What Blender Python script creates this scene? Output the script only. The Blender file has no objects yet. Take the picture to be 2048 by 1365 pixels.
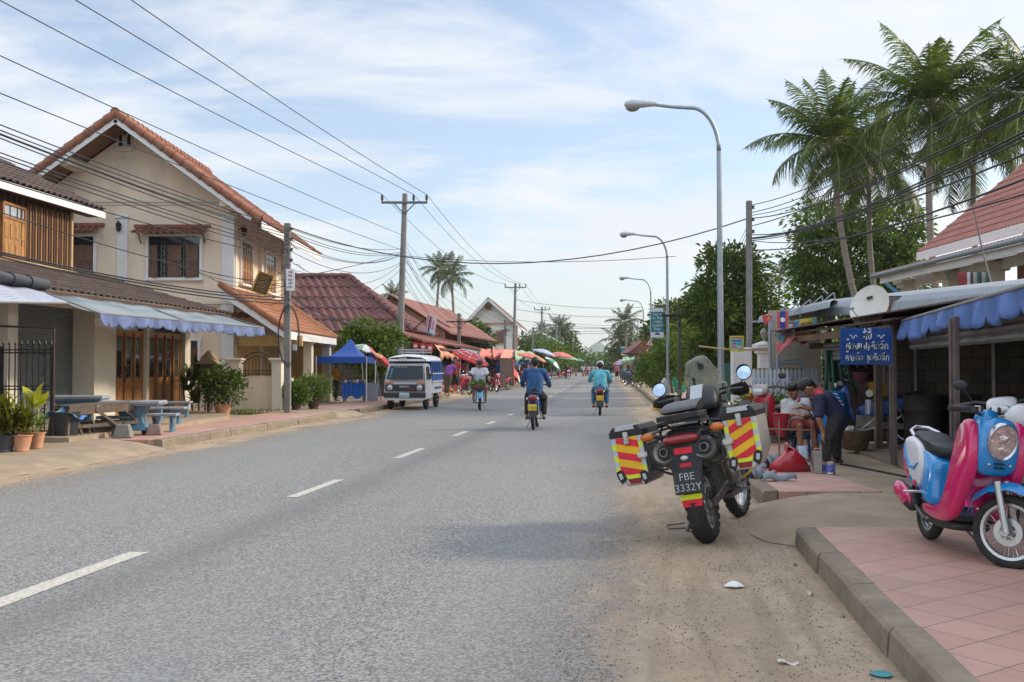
import bpy,bmesh,math,random
import numpy as np
from mathutils import Vector,Matrix,Euler
R=math.radians
random.seed(7);rng=np.random.default_rng(7)
S=bpy.context.scene
C=S.collection
# ---------------- camera
CAM_H,F,HOR=1.45,1991.0,733.0
PITCH=math.atan((HOR-682.5)/F)
cam=bpy.data.objects.new("camera",bpy.data.cameras.new("camera"))
C.objects.link(cam);cam.location=(0,0,CAM_H);cam.rotation_euler=(R(90)+PITCH,0,0)
cam.data.lens=35.0;cam.data.sensor_width=36.0;cam.data.clip_end=20000;cam.data.clip_start=.05
S.camera=cam
# ---------------- sky and sun
SUN_EL,SUN_AZ=R(30),R(76)          # azimuth clockwise from +Y
w=bpy.data.worlds.new("World");S.world=w;w.use_nodes=True
nt=w.node_tree;nt.nodes.clear()
def N(t,**k):
    n=nt.nodes.new(t)
    for a,b in k.items():setattr(n,a,b)
    return n
out=N('ShaderNodeOutputWorld');bg=N('ShaderNodeBackground');bg.inputs[1].default_value=.12
sky=N('ShaderNodeTexSky',sky_type='NISHITA');sky.sun_disc=False
sky.sun_elevation=SUN_EL;sky.sun_rotation=SUN_AZ;sky.air_density=1.0;sky.dust_density=1.2;sky.ozone_density=1.6
tc=N('ShaderNodeTexCoord');sep=N('ShaderNodeSeparateXYZ');nt.links.new(tc.outputs['Generated'],sep.inputs[0])
def MA(op,a,b=None,c=None,clamp=False):
    n=N('ShaderNodeMath',operation=op);n.use_clamp=clamp
    for i,v in enumerate((a,b,c)):
        if v is None:continue
        if isinstance(v,(int,float)):n.inputs[i].default_value=v
        else:nt.links.new(v,n.inputs[i])
    return n.outputs[0]
CLOUD_OFF=(1.3,4.4,0)
zz=MA('ADD',MA('MAXIMUM',sep.outputs[2],0.0),.16)
cx=MA('DIVIDE',sep.outputs[0],zz);cy=MA('DIVIDE',sep.outputs[1],zz)
comb=N('ShaderNodeCombineXYZ');nt.links.new(cx,comb.inputs[0]);nt.links.new(cy,comb.inputs[1])
def noise(vec,scale,detail,rough,dist=0.0,off=(0,0,0),sc=(1,1,1)):
    mp=N('ShaderNodeMapping');mp.inputs['Location'].default_value=off;mp.inputs['Scale'].default_value=sc
    nt.links.new(vec,mp.inputs[0])
    n=N('ShaderNodeTexNoise');n.inputs['Scale'].default_value=scale;n.inputs['Detail'].default_value=detail
    n.inputs['Roughness'].default_value=rough;n.inputs['Distortion'].default_value=dist
    nt.links.new(mp.outputs[0],n.inputs['Vector']);return n.outputs['Fac']
n1=noise(comb.outputs[0],.55,8,.55,.6,CLOUD_OFF,(.8,1.0,1))
n2=noise(comb.outputs[0],1.7,9,.66,.8,(8.0,4.0,2.0),(.55,1.2,1))
cl=MA('ADD',MA('MULTIPLY',n1,.68),MA('MULTIPLY',n2,.32))
rmp=N('ShaderNodeMapRange');rmp.inputs['From Min'].default_value=.385;rmp.inputs['From Max'].default_value=.54
rmp.interpolation_type = 'SMOOTHSTEP';nt.links.new(cl,rmp.inputs[0])
hz=MA('POWER',MA('SUBTRACT',1.0,MA('MAXIMUM',sep.outputs[2],0.0)),9.0)
cloud_f=MA('MAXIMUM',MA('MULTIPLY',rmp.outputs[0],.93),MA('MULTIPLY',hz,.62),clamp=True)
cloud_f=MA('MAXIMUM',cloud_f,.24)
n3=noise(comb.outputs[0],.9,6,.6,.2,(1.0,9.0,4.0))
rc=N('ShaderNodeValToRGB');rc.color_ramp.elements[0].position=.3;rc.color_ramp.elements[1].position=.7
rc.color_ramp.elements[0].color=(4.8,5.1,5.45,1);rc.color_ramp.elements[1].color=(6.1,6.1,6.1,1)
nt.links.new(n3,rc.inputs[0])
warm=N('ShaderNodeMixRGB');nt.links.new(hz,warm.inputs[0]);nt.links.new(rc.outputs[0],warm.inputs[1]);warm.inputs[2].default_value=(5.0,4.85,4.6,1)
tint=N('ShaderNodeMixRGB',blend_type='MULTIPLY');tint.inputs[0].default_value=1;nt.links.new(sky.outputs[0],tint.inputs[1]);tint.inputs[2].default_value=(1.08,1.12,1.16,1)
mx=N('ShaderNodeMixRGB');nt.links.new(cloud_f,mx.inputs[0]);nt.links.new(tint.outputs[0],mx.inputs[1]);nt.links.new(warm.outputs[0],mx.inputs[2])
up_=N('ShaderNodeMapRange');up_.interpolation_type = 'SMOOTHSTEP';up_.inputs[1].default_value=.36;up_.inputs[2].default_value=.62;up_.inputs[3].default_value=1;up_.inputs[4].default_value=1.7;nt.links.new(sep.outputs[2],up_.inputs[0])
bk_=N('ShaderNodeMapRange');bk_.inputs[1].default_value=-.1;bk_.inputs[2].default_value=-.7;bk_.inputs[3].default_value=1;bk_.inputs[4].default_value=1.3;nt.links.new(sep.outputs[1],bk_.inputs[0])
vm=N('ShaderNodeVectorMath',operation='SCALE');nt.links.new(mx.outputs[0],vm.inputs[0]);nt.links.new(MA('MULTIPLY',up_.outputs[0],bk_.outputs[0]),vm.inputs['Scale'])  # sky brightened overhead and behind the camera, out of view, as added fill
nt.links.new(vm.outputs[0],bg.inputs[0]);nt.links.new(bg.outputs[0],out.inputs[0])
sl=bpy.data.lights.new("sun",'SUN');sl.energy=2.8;sl.angle=R(9);sl.color=(1.0,.87,.70)
so=bpy.data.objects.new("sun",sl);C.objects.link(so)
sd=Vector((math.sin(SUN_AZ)*math.cos(SUN_EL),math.cos(SUN_AZ)*math.cos(SUN_EL),math.sin(SUN_EL)))
so.rotation_euler=(-sd).to_track_quat('-Z','Y').to_euler();so.location=(30,10,30)
S.view_settings.view_transform = 'Standard';S.view_settings.look = 'None';S.view_settings.gamma=1
S.view_settings.exposure=.58
S.render.engine = 'CYCLES'
S.cycles.max_bounces=6;S.cycles.diffuse_bounces=3;S.cycles.glossy_bounces=3;S.cycles.transmission_bounces=4;S.cycles.transparent_max_bounces=12
S.cycles.volume_bounces=0
# ---------------- measuring helpers: photo direction -> place in the world
def ray(px,py):
    xc=(px-1024)/F;yc=-(py-682.5)/F
    return Vector((xc,math.cos(PITCH)-yc*math.sin(PITCH),math.sin(PITCH)+yc*math.cos(PITCH)))
def W(px,py,D):
    d=ray(px,py);return Vector((d.x/d.y*D,D,CAM_H+d.z/d.y*D))
def G(px,py,z=0.0):
    d=ray(px,py);t=(z-CAM_H)/d.z;return Vector((d.x*t,d.y*t,z))
# ---------------- materials
_mats={}
def mat(name,col,rough=.7,metal=0.0,var=.12,nscale=6.0,bump=0.0,bscale=40.0,spec=.4,trans=0.0,alpha=1.0,coat=0.0,dirt=0.0,dirtcol=(.12,.09,.06),stretch=(1,1,1),emit=None,sub=0.0):
    if name in _mats:return _mats[name]
    m=bpy.data.materials.new(name);m.use_nodes=True;t=m.node_tree;b=t.nodes['Principled BSDF']
    b.inputs['Roughness'].default_value=rough;b.inputs['Metallic'].default_value=metal
    b.inputs['Specular IOR Level'].default_value=spec;b.inputs['Coat Weight'].default_value=coat
    b.inputs['Transmission Weight'].default_value=trans;b.inputs['Alpha'].default_value=alpha
    co=t.nodes.new('ShaderNodeTexCoord');mp=t.nodes.new('ShaderNodeMapping');mp.inputs['Scale'].default_value=stretch
    t.links.new(co.outputs['Object'],mp.inputs[0])
    n=t.nodes.new('ShaderNodeTexNoise');n.inputs['Scale'].default_value=nscale;n.inputs['Detail'].default_value=5;n.inputs['Roughness'].default_value=.6
    t.links.new(mp.outputs[0],n.inputs['Vector'])
    r=t.nodes.new('ShaderNodeValToRGB');r.color_ramp.elements[0].position=.3;r.color_ramp.elements[1].position=.7
    c=Vector(col[:3]);a=c*(1-var);d=c*(1+var)
    r.color_ramp.elements[0].color=(*[max(0,x) for x in a],1);r.color_ramp.elements[1].color=(*[min(1,x) for x in d],1)
    t.links.new(n.outputs['Fac'],r.inputs[0]);last=r.outputs[0]
    if dirt>0:
        n2=t.nodes.new('ShaderNodeTexNoise');n2.inputs['Scale'].default_value=nscale*.35;n2.inputs['Detail'].default_value=8;n2.inputs['Roughness'].default_value=.7
        mp2=t.nodes.new('ShaderNodeMapping');mp2.inputs['Location'].default_value=(5.3,2.1,7.7);mp2.inputs['Scale'].default_value=stretch
        t.links.new(co.outputs['Object'],mp2.inputs[0]);t.links.new(mp2.outputs[0],n2.inputs['Vector'])
        mr=t.nodes.new('ShaderNodeMapRange');mr.inputs['From Min'].default_value=.5;mr.inputs['From Max'].default_value=.75;mr.inputs['To Max'].default_value=dirt
        t.links.new(n2.outputs['Fac'],mr.inputs[0])
        x=t.nodes.new('ShaderNodeMixRGB');t.links.new(mr.outputs[0],x.inputs[0]);t.links.new(last,x.inputs[1]);x.inputs[2].default_value=(*dirtcol,1);last=x.outputs[0]
    t.links.new(last,b.inputs['Base Color'])
    if bump>0:
        n3=t.nodes.new('ShaderNodeTexNoise');n3.inputs['Scale'].default_value=bscale;n3.inputs['Detail'].default_value=4
        t.links.new(mp.outputs[0],n3.inputs['Vector'])
        bp=t.nodes.new('ShaderNodeBump');bp.inputs['Strength'].default_value=bump;bp.inputs['Distance'].default_value=.01
        t.links.new(n3.outputs['Fac'],bp.inputs['Height']);t.links.new(bp.outputs[0],b.inputs['Normal'])
    if emit:b.inputs['Emission Color'].default_value=(*emit[0],1);b.inputs['Emission Strength'].default_value=emit[1]
    _mats[name]=m;return m
def leafmat(name,col,var=.35,trans=.35,gloss=.5):
    if name in _mats:return _mats[name]
    m=bpy.data.materials.new(name);m.use_nodes=True;t=m.node_tree;b=t.nodes['Principled BSDF']
    g=t.nodes.new('ShaderNodeNewGeometry');r=t.nodes.new('ShaderNodeValToRGB')
    c=Vector(col);r.color_ramp.elements[0].color=(*(c*(1-var)),1);r.color_ramp.elements[1].color=(*(c*(1+var)),1)
    e=r.color_ramp.elements.new(.9);e.color=(c[0]*1.9,c[1]*1.5,c[2]*.8,1)
    t.links.new(g.outputs['Random Per Island'],r.inputs[0]);t.links.new(r.outputs[0],b.inputs['Base Color'])
    b.inputs['Roughness'].default_value=gloss;b.inputs['Specular IOR Level'].default_value=.35
    tr=t.nodes.new('ShaderNodeBsdfTranslucent');t.links.new(r.outputs[0],tr.inputs[0])
    ms=t.nodes.new('ShaderNodeMixShader');ms.inputs[0].default_value=trans
    t.links.new(b.outputs[0],ms.inputs[1]);t.links.new(tr.outputs[0],ms.inputs[2])
    t.links.new(ms.outputs[0],t.nodes['Material Output'].inputs[0]);_mats[name]=m;return m
def glassmat(name,col,rough=.05,alpha=.5):
    if name in _mats:return _mats[name]
    m=bpy.data.materials.new(name);m.use_nodes=True;t=m.node_tree;b=t.nodes['Principled BSDF']
    b.inputs['Base Color'].default_value=(*col,1);b.inputs['Roughness'].default_value=rough;b.inputs['Alpha'].default_value=alpha
    b.inputs['Specular IOR Level'].default_value=.8
    _mats[name]=m;return m
# ---------------- mesh builder
class MB:
    def __init__(s,M=None):s.V=[];s.Fc=[];s.mi=[];s.M=M or Matrix.Identity(4);s.m=0;s.uv=None
    def add(s,V,Fa):
        o=len(s.V);s.V+=[tuple(s.M@Vector(v)) for v in V];s.Fc+=[tuple(i+o for i in f) for f in Fa];s.mi+=[s.m]*len(Fa);return s
    def box(s,c,d,rz=0.0,rx=0.0,ry=0.0,top=1.0,topy=None):
        hx,hy,hz=d[0]/2,d[1]/2,d[2]/2;ty=top if topy is None else topy
        V=[Vector((x*hx*(top if z>0 else 1),y*hy*(ty if z>0 else 1),z*hz)) for z in (-1,1) for x,y in ((-1,-1),(1,-1),(1,1),(-1,1))]
        Q=Euler((rx,ry,rz)).to_matrix();c=Vector(c)
        return s.add([c+Q@v for v in V],[(3,2,1,0),(4,5,6,7),(0,1,5,4),(1,2,6,5),(2,3,7,6),(3,0,4,7)])
    def beam(s,a,b,wd,ht,up=(0,0,1)):
        a=Vector(a);b=Vector(b);d=(b-a).normalized();u=Vector(up);sd_=d.cross(u)
        if sd_.length<1e-4:sd_=d.cross(Vector((0,1,0)))
        sd_.normalize();u=sd_.cross(d).normalized()
        V=[p+sd_*x*wd/2+u*z*ht/2 for p in (a,b) for x,z in ((-1,-1),(1,-1),(1,1),(-1,1))]
        return s.add(V,[(3,2,1,0),(4,5,6,7),(0,1,5,4),(1,2,6,5),(2,3,7,6),(3,0,4,7)])
    def tube(s,pts,r,n=8,cap=True):
        pts=[Vector(p) for p in pts];k=len(pts);rs=[r]*k if isinstance(r,(int,float)) else list(r)
        V=[];Fa=[];prev=None
        for i,p in enumerate(pts):
            d=(pts[min(i+1,k-1)]-pts[max(i-1,0)])
            d=d.normalized() if d.length>1e-9 else Vector((0,0,1))
            if prev is None:
                u=Vector((0,0,1)) if abs(d.z)<.9 else Vector((0,1,0));u=(u-d*u.dot(d)).normalized()
            else:
                u=(prev-d*prev.dot(d));u=u.normalized() if u.length>1e-6 else d.orthogonal().normalized()
            prev=u;v=d.cross(u)
            V+=[p+(u*math.cos(a)+v*math.sin(a))*rs[i] for a in [2*math.pi*j/n for j in range(n)]]
        for i in range(k-1):
            for j in range(n):Fa.append((i*n+j,i*n+(j+1)%n,(i+1)*n+(j+1)%n,(i+1)*n+j))
        if cap:Fa.append(tuple(range(n-1,-1,-1)));Fa.append(tuple((k-1)*n+j for j in range(n)))
        return s.add(V,Fa)
    def lathe(s,prof,c=(0,0,0),n=16,axis='z',sc=(1,1,1),cap=True):
        V=[];Fa=[];k=len(prof);c=Vector(c)
        for r,z in prof:
            for j in range(n):
                a=2*math.pi*j/n;p=(r*math.cos(a),r*math.sin(a),z)
                if axis == 'x':p=(p[2],p[0],p[1])
                elif axis == 'y':p=(p[1],p[2],p[0])
                V.append(c+Vector((p[0]*sc[0],p[1]*sc[1],p[2]*sc[2])))
        for i in range(k-1):
            for j in range(n):Fa.append((i*n+j,i*n+(j+1)%n,(i+1)*n+(j+1)%n,(i+1)*n+j))
        if cap:
            if prof[0][0]>1e-5:Fa.append(tuple(range(n-1,-1,-1)))
            if prof[-1][0]>1e-5:Fa.append(tuple((k-1)*n+j for j in range(n)))
        return s.add(V,Fa)
    def ball(s,c,r,n=12,m=8):
        r=(r,r,r) if isinstance(r,(int,float)) else r
        return s.lathe([(math.sin(math.pi*i/m)*1.0+(1e-6),-math.cos(math.pi*i/m)) for i in range(m+1)],c,n,sc=r,cap=False)
    def torus(s,c,Rr,r,n=32,m=10,axis='x',sq=1.0):
        V=[];Fa=[];c=Vector(c)
        for i in range(n):
            a=2*math.pi*i/n
            for j in range(m):
                b_=2*math.pi*j/m;q=Rr+r*math.cos(b_);t_=r*math.sin(b_)*sq
                p=(t_,q*math.cos(a),q*math.sin(a)) if axis == 'x' else ((q*math.cos(a),t_,q*math.sin(a)) if axis == 'y' else (q*math.cos(a),q*math.sin(a),t_))
                V.append(c+Vector(p))
        for i in range(n):
            for j in range(m):Fa.append((i*m+j,((i+1)%n)*m+j,((i+1)%n)*m+(j+1)%m,i*m+(j+1)%m))
        return s.add(V,Fa)
    def loft(s,secs,cap=True,closed=True):
        k=len(secs);n=len(secs[0]);V=[v for q in secs for v in q];Fa=[]
        for i in range(k-1):
            for j in range(n if closed else n-1):Fa.append((i*n+j,i*n+(j+1)%n,(i+1)*n+(j+1)%n,(i+1)*n+j))
        if cap and closed:Fa.append(tuple(range(n-1,-1,-1)));Fa.append(tuple((k-1)*n+j for j in range(n)))
        return s.add(V,Fa)
    def prism(s,pts,off):
        n=len(pts);off=Vector(off);V=[Vector(p) for p in pts];V+=[p+off for p in V]
        Fa=[tuple(range(n)),tuple(range(2*n-1,n-1,-1))]+[(i,n+i,n+(i+1)%n,(i+1)%n) for i in range(n)]
        return s.add(V,Fa)
    def quad(s,*p):return s.add(p,[tuple(range(len(p)))])
    def grid(s,f,nu,nv):
        V=[f(i/nu,j/nv) for j in range(nv+1) for i in range(nu+1)]
        return s.add(V,[(j*(nu+1)+i,j*(nu+1)+i+1,(j+1)*(nu+1)+i+1,(j+1)*(nu+1)+i) for j in range(nv) for i in range(nu)])
    def mesh(s,name,off=None,fix=True):
        me=bpy.data.meshes.new(name)
        V=s.V if off is None else [(v[0]-off[0],v[1]-off[1],v[2]-off[2]) for v in s.V]
        me.from_pydata(V,[],s.Fc)
        if s.m or any(s.mi):me.polygons.foreach_set('material_index',s.mi)
        if fix and len(s.Fc)<60000:
            b=bmesh.new();b.from_mesh(me);bmesh.ops.recalc_face_normals(b,faces=b.faces);b.to_mesh(me);b.free()
        return me
    def build(s,name,mats,parent=None,local=False,smooth=None,bev=0.0,solid=0.0,fix=True,seg=1):
        off=None
        if parent is not None:
            r=parent
            while r.parent:r=r.parent
            if not local:off=r.location
        else:
            xs=[v[0] for v in s.V];ys=[v[1] for v in s.V];z0=min(v[2] for v in s.V)
            off=Vector(((min(xs)+max(xs))/2,(min(ys)+max(ys))/2,z0))
        me=s.mesh(name,off,fix)
        o=bpy.data.objects.new(name,me);C.objects.link(o)
        for m in (mats if isinstance(mats,(list,tuple)) else [mats]):me.materials.append(m)
        if parent is not None:o.parent=parent
        else:o.location=off
        if smooth is not None:
            me.polygons.foreach_set('use_smooth',[True]*len(me.polygons))
            if smooth<180:me.set_sharp_from_angle(angle=R(smooth))
        if solid:md=o.modifiers.new('solid','SOLIDIFY');md.thickness=solid;md.offset=0
        if bev:md=o.modifiers.new('bevel','BEVEL');md.width=bev;md.segments=seg;md.limit_method = 'ANGLE';md.angle_limit=R(40)
        return o
def thing(name,label,cat,loc=(0,0,0),rotz=0.0,group=None,rot=None,sc=1.0):
    o=bpy.data.objects.new(name,None);C.objects.link(o);o.empty_display_size=.2
    o.location=loc;o.rotation_euler=rot if rot else (0,0,rotz);o.scale=(sc,)*3
    o['label']=label;o['category']=cat
    if group:o['group']=group
    return o
def tag(o,label,cat,group=None):
    o['label']=label;o['category']=cat
    if group:o['group']=group
    return o
def struct(o):o['kind'] = 'structure';return o
def stuff(o,label=None,cat=None):
    o['kind'] = 'stuff'
    if label:o['label']=label;o['category']=cat
    return o
def dup(root,loc=None,rotz=None,label=None,group=None,mats=None):
    r=root.copy();C.objects.link(r)
    if loc is not None:r.location=loc
    if rotz is not None:r.rotation_euler=(0,0,rotz)
    if label:r['label']=label
    if group:r['group']=group
    def rec(a,b_):
        for ch in a.children:
            c=ch.copy();C.objects.link(c);c.parent=b_;rec(ch,c)
    rec(root,r);return r
def text_part(txt,size,m,parent,loc,rot,name='lettering',extrude=.002,local=True,align='CENTER',sx=1.0,bold=0.0):
    cu=bpy.data.curves.new(name,'FONT');cu.body=txt;cu.size=size;cu.extrude=extrude;cu.align_x=align;cu.align_y = 'CENTER';cu.offset=bold
    cu.resolution_u=3
    tmp=bpy.data.objects.new(name,cu);C.objects.link(tmp)
    dg=bpy.context.evaluated_depsgraph_get();me=bpy.data.meshes.new_from_object(tmp.evaluated_get(dg))
    bpy.data.objects.remove(tmp);me.materials.clear();me.materials.append(m)
    Mx=Matrix.Translation(Vector(loc))@Euler(rot).to_matrix().to_4x4()@Matrix.Diagonal((sx,1,1,1))
    if parent is not None and not local:
        r=parent
        while r.parent:r=r.parent
        Mx=Matrix.Translation(-r.location)@Mx
    me.transform(Mx);o=bpy.data.objects.new(name,me);C.objects.link(o)
    if parent is not None:o.parent=parent
    return o
# ---------------- the road and the ground
CL=[(-8,-5.0),(0,-3.95),(7,-3.02),(11.8,-2.33),(16.7,-1.69),(21.4,-1.12),(25.5,-.55),(29.6,-.06),(34.5,.45),(50,2.05),(63,3.3),(76,4.5),(92,6.0),(110,7.8),(137,10.6),(200,17),(320,29),(600,58),(1500,150)]
def cl(y):
    for (a,xa),(b_,xb) in zip(CL,CL[1:]):
        if y<=b_:return xa+(xb-xa)*(y-a)/(b_-a)
    return CL[-1][1]
def cdir(y):return (cl(y+2)-cl(y-2))/4
def RU(y,u,z=0.0):
    "a place beside the road: y along it, u metres to the right of its centre line"
    return Vector((cl(y)+u,y,z))
def kerbR(y):return 5.15 if y<10 else max(4.55,5.15-(y-10)*.05) if y<40 else 4.55+max(0,(y-60))*.004
def kerbL(y):return -4.62
def newmat(name):
    m=bpy.data.materials.new(name);m.use_nodes=True;t=m.node_tree
    return m,t,t.nodes['Principled BSDF']
class NT:
    def __init__(s,t):s.t=t
    def n(s,ty,**k):
        n=s.t.nodes.new(ty)
        for a,b in k.items():setattr(n,a,b)
        return n
    def L(s,v,inp):
        if isinstance(v,(int,float)):inp.default_value=v
        elif isinstance(v,tuple):inp.default_value=v if len(v)==4 or inp.type != 'RGBA' else (*v,1)
        else:s.t.links.new(v,inp)
    def m(s,op,a,b=None,clamp=False):
        n=s.n('ShaderNodeMath',operation=op);n.use_clamp=clamp;s.L(a,n.inputs[0])
        if b is not None:s.L(b,n.inputs[1])
        return n.outputs[0]
    def mix(s,f,a,b,mode='MIX'):
        n=s.n('ShaderNodeMixRGB',blend_type=mode);s.L(f,n.inputs[0]);s.L(a,n.inputs[1]);s.L(b,n.inputs[2]);return n.outputs[0]
    def noise(s,v,sc,det=5,ro=.6,scale=(1,1,1),off=(0,0,0),dist=0.0):
        mp=s.n('ShaderNodeMapping');mp.inputs['Scale'].default_value=scale;mp.inputs['Location'].default_value=off;s.L(v,mp.inputs[0])
        n=s.n('ShaderNodeTexNoise');n.inputs['Scale'].default_value=sc;n.inputs['Detail'].default_value=det;n.inputs['Roughness'].default_value=ro;n.inputs['Distortion'].default_value=dist
        s.L(mp.outputs[0],n.inputs['Vector']);return n.outputs['Fac']
    def rng(s,v,a,b,c=0.0,d=1.0,sm=True):
        n=s.n('ShaderNodeMapRange');n.inputs[1].default_value=a;n.inputs[2].default_value=b;n.inputs[3].default_value=c;n.inputs[4].default_value=d
        if sm:n.interpolation_type = 'SMOOTHSTEP'
        s.L(v,n.inputs[0]);return n.outputs[0]
    def vor(s,v,sc,out='Color',feat='F1',scale=(1,1,1)):
        mp=s.n('ShaderNodeMapping');mp.inputs['Scale'].default_value=scale;s.L(v,mp.inputs[0])
        n=s.n('ShaderNodeTexVoronoi',feature=feat);n.inputs['Scale'].default_value=sc;s.L(mp.outputs[0],n.inputs['Vector']);return n.outputs[out]
    def bump(s,h,st,dist,bsdf):
        b=s.n('ShaderNodeBump');b.inputs['Strength'].default_value=st;b.inputs['Distance'].default_value=dist;s.L(h,b.inputs['Height']);s.L(b.outputs[0],bsdf.inputs['Normal'])
def dirt_color(n,P):
    a=n.noise(P,1.3,8,.65);b=n.noise(P,14,6,.7);c=n.noise(P,90,3,.6)
    col=n.mix(n.rng(a,.35,.65),(.29,.218,.15),(.39,.30,.21))
    col=n.mix(n.rng(b,.42,.72,0,.55),col,(.19,.135,.088))
    col=n.mix(n.rng(c,.3,.75,0,.35),col,(.38,.30,.215))
    # loose dark chips of tarmac lying in drifts
    cl_=n.m('MULTIPLY',n.rng(n.noise(P,1.1,5,.6,off=(3,7,1)),.46,.62),n.rng(n.noise(P,5,4,.6),.38,.6))
    ch=n.vor(P,38,'Color');sp=n.n('ShaderNodeSeparateColor');n.L(ch,sp.inputs[0])
    d=n.vor(P,38,'Distance')
    chip=n.m('MULTIPLY',n.m('GREATER_THAN',sp.outputs[0],.58),n.m('LESS_THAN',d,.36))
    col=n.mix(n.m('MULTIPLY',n.m('MULTIPLY',chip,cl_),.8),col,(.07,.07,.075))
    return col,n.m('ADD',n.m('MULTIPLY',b,.6),n.m('ADD',n.m('MULTIPLY',c,.35),n.m('MULTIPLY',n.m('MULTIPLY',chip,cl_),.5)))
m_road,t,b=newmat('asphalt_road');n=NT(t)
uv=n.n('ShaderNodeUVMap');ge=n.n('ShaderNodeNewGeometry');P=ge.outputs['Position']
su=n.n('ShaderNodeSeparateXYZ');n.L(uv.outputs[0],su.inputs[0]);U,Vv=su.outputs[0],su.outputs[1]
v1=n.vor(P,74,'Color');sc_=n.n('ShaderNodeSeparateColor');n.L(v1,sc_.inputs[0])
fine=n.noise(P,160,3,.7)
base=n.mix(n.rng(sc_.outputs[0],0,1,0,1,False),(.10,.103,.103),(.30,.302,.29))
base=n.mix(n.m('MULTIPLY',n.m('GREATER_THAN',sc_.outputs[1],.86),.6),base,(.36,.31,.25))
base=n.mix(n.m('MULTIPLY',n.m('LESS_THAN',sc_.outputs[2],.2),.8),base,(.06,.062,.065))
big=n.noise(uv.outputs[0],.55,6,.6,(1,.35,1));patch=n.noise(P,3.2,5,.6)
base=n.mix(n.rng(big,.3,.7,0,.38),base,(.215,.222,.222))
base=n.mix(n.rng(patch,.55,.8,0,.3),base,(.13,.132,.135))
# polished and greyer wheel paths, darker rough strip beside the centre line
def band(c,wd):return n.m('POWER',2.718,n.m('MULTIPLY',-1.0,n.m('POWER',n.m('DIVIDE',n.m('SUBTRACT',U,c),wd),2.0)))
trk=n.m('ADD',n.m('ADD',band(-2.9,.5),band(-1.4,.45)),n.m('ADD',band(1.5,.5),band(2.9,.4)),clamp=True)
base=n.mix(n.m('MULTIPLY',trk,.26),base,(.205,.213,.215))
base=n.mix(n.m('MULTIPLY',band(.42,.28),.36),base,(.085,.087,.088))
# earth washed over both edges
au=n.m('ABSOLUTE',U)
wob=n.m('ADD',n.m('MULTIPLY',n.m('SUBTRACT',n.noise(uv.outputs[0],.8,6,.65,(1,.5,1)),.5),1.5),n.m('MULTIPLY',n.m('SUBTRACT',n.noise(P,9,5,.7),.5),.55))
rgt=n.rng(n.m('ADD',U,wob),3.2,4.15);lft=n.rng(n.m('ADD',n.m('MULTIPLY',U,-1.0),wob),3.55,4.1)
ed=n.m('MAXIMUM',rgt,lft)
dust=n.m('MULTIPLY',n.rng(n.m('ADD',au,n.m('MULTIPLY',wob,.8)),2.4,4.0),.3)
dc,dh=dirt_color(n,P)
tk=n.noise(uv.outputs[0],5.5,3,.6,(1,.10,1),dist=.3);dc=n.mix(n.rng(tk,.46,.66,0,.42),dc,(.17,.12,.078));tk2=n.noise(P,.7,4,.6,off=(9,2,0));dc=n.mix(n.rng(tk2,.5,.72,0,.4),dc,(.42,.325,.215))
base=n.mix(dust,base,(.21,.165,.12))
pick=n.m('MULTIPLY',n.m('GREATER_THAN',n.m('ADD',sc_.outputs[0],n.m('MULTIPLY',ed,1.6)),1.15),ed)
col=n.mix(n.m('MAXIMUM',pick,n.rng(ed,.55,.95)),base,dc)
far=n.rng(Vv,12,45)
n.L(col,b.inputs['Base Color']);b.inputs['Roughness'].default_value=.86;b.inputs['Specular IOR Level'].default_value=.3
n.bump(n.m('ADD',n.m('MULTIPLY',sc_.outputs[0],n.m('SUBTRACT',1.0,ed)),n.m('MULTIPLY',dh,ed)),.55,.008,b)
m_dirt,t,b=newmat('bare_earth');n=NT(t);ge=n.n('ShaderNodeNewGeometry')
dc,dh=dirt_color(n,ge.outputs['Position']);n.L(dc,b.inputs['Base Color']);b.inputs['Roughness'].default_value=.95;n.bump(dh,.4,.01,b)
def strip(name,m,ys,ul,ur,zf,nu=1,uvs=True):
    V=[];Fc=[];UVs=[]
    for j,y in enumerate(ys):
        for i in range(nu+1):
            u=ul(y)+(ur(y)-ul(y))*i/nu;p=RU(y,u);V.append((p.x,p.y,zf(y,u) if callable(zf) else zf));UVs.append((u,y))
    for j in range(len(ys)-1):
        for i in range(nu):Fc.append((j*(nu+1)+i,j*(nu+1)+i+1,(j+1)*(nu+1)+i+1,(j+1)*(nu+1)+i))
    me=bpy.data.meshes.new(name);me.from_pydata(V,[],Fc);me.materials.append(m)
    ul_=me.uv_layers.new(name='UVMap')
    for l in me.loops:ul_.data[l.index].uv=UVs[l.vertex_index]
    o=bpy.data.objects.new(name,me);C.objects.link(o);return o
def yr(a,b_,st):k=max(1,int(round((b_-a)/st)));return [a+(b_-a)*i/k for i in range(k+1)]
gm=MB();gm.grid(lambda u,v:(-7000+14000*u,-60+12000*v,-.03),20,20)
struct(gm.build('ground',mat('grassy_soil',(.10,.105,.05),.95,var=.35,nscale=.6,dirt=.6,dirtcol=(.22,.165,.11),bump=.3)))
yy=yr(-8,60,2)+yr(62,200,6)[0:]+[230,260,300]
def road_z(y,u):return .0+max(0,abs(u)-3.9)*-.012
struct(strip('road',m_road,yy,lambda y:-5.2,lambda y:5.6,0.0,4))
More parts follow.
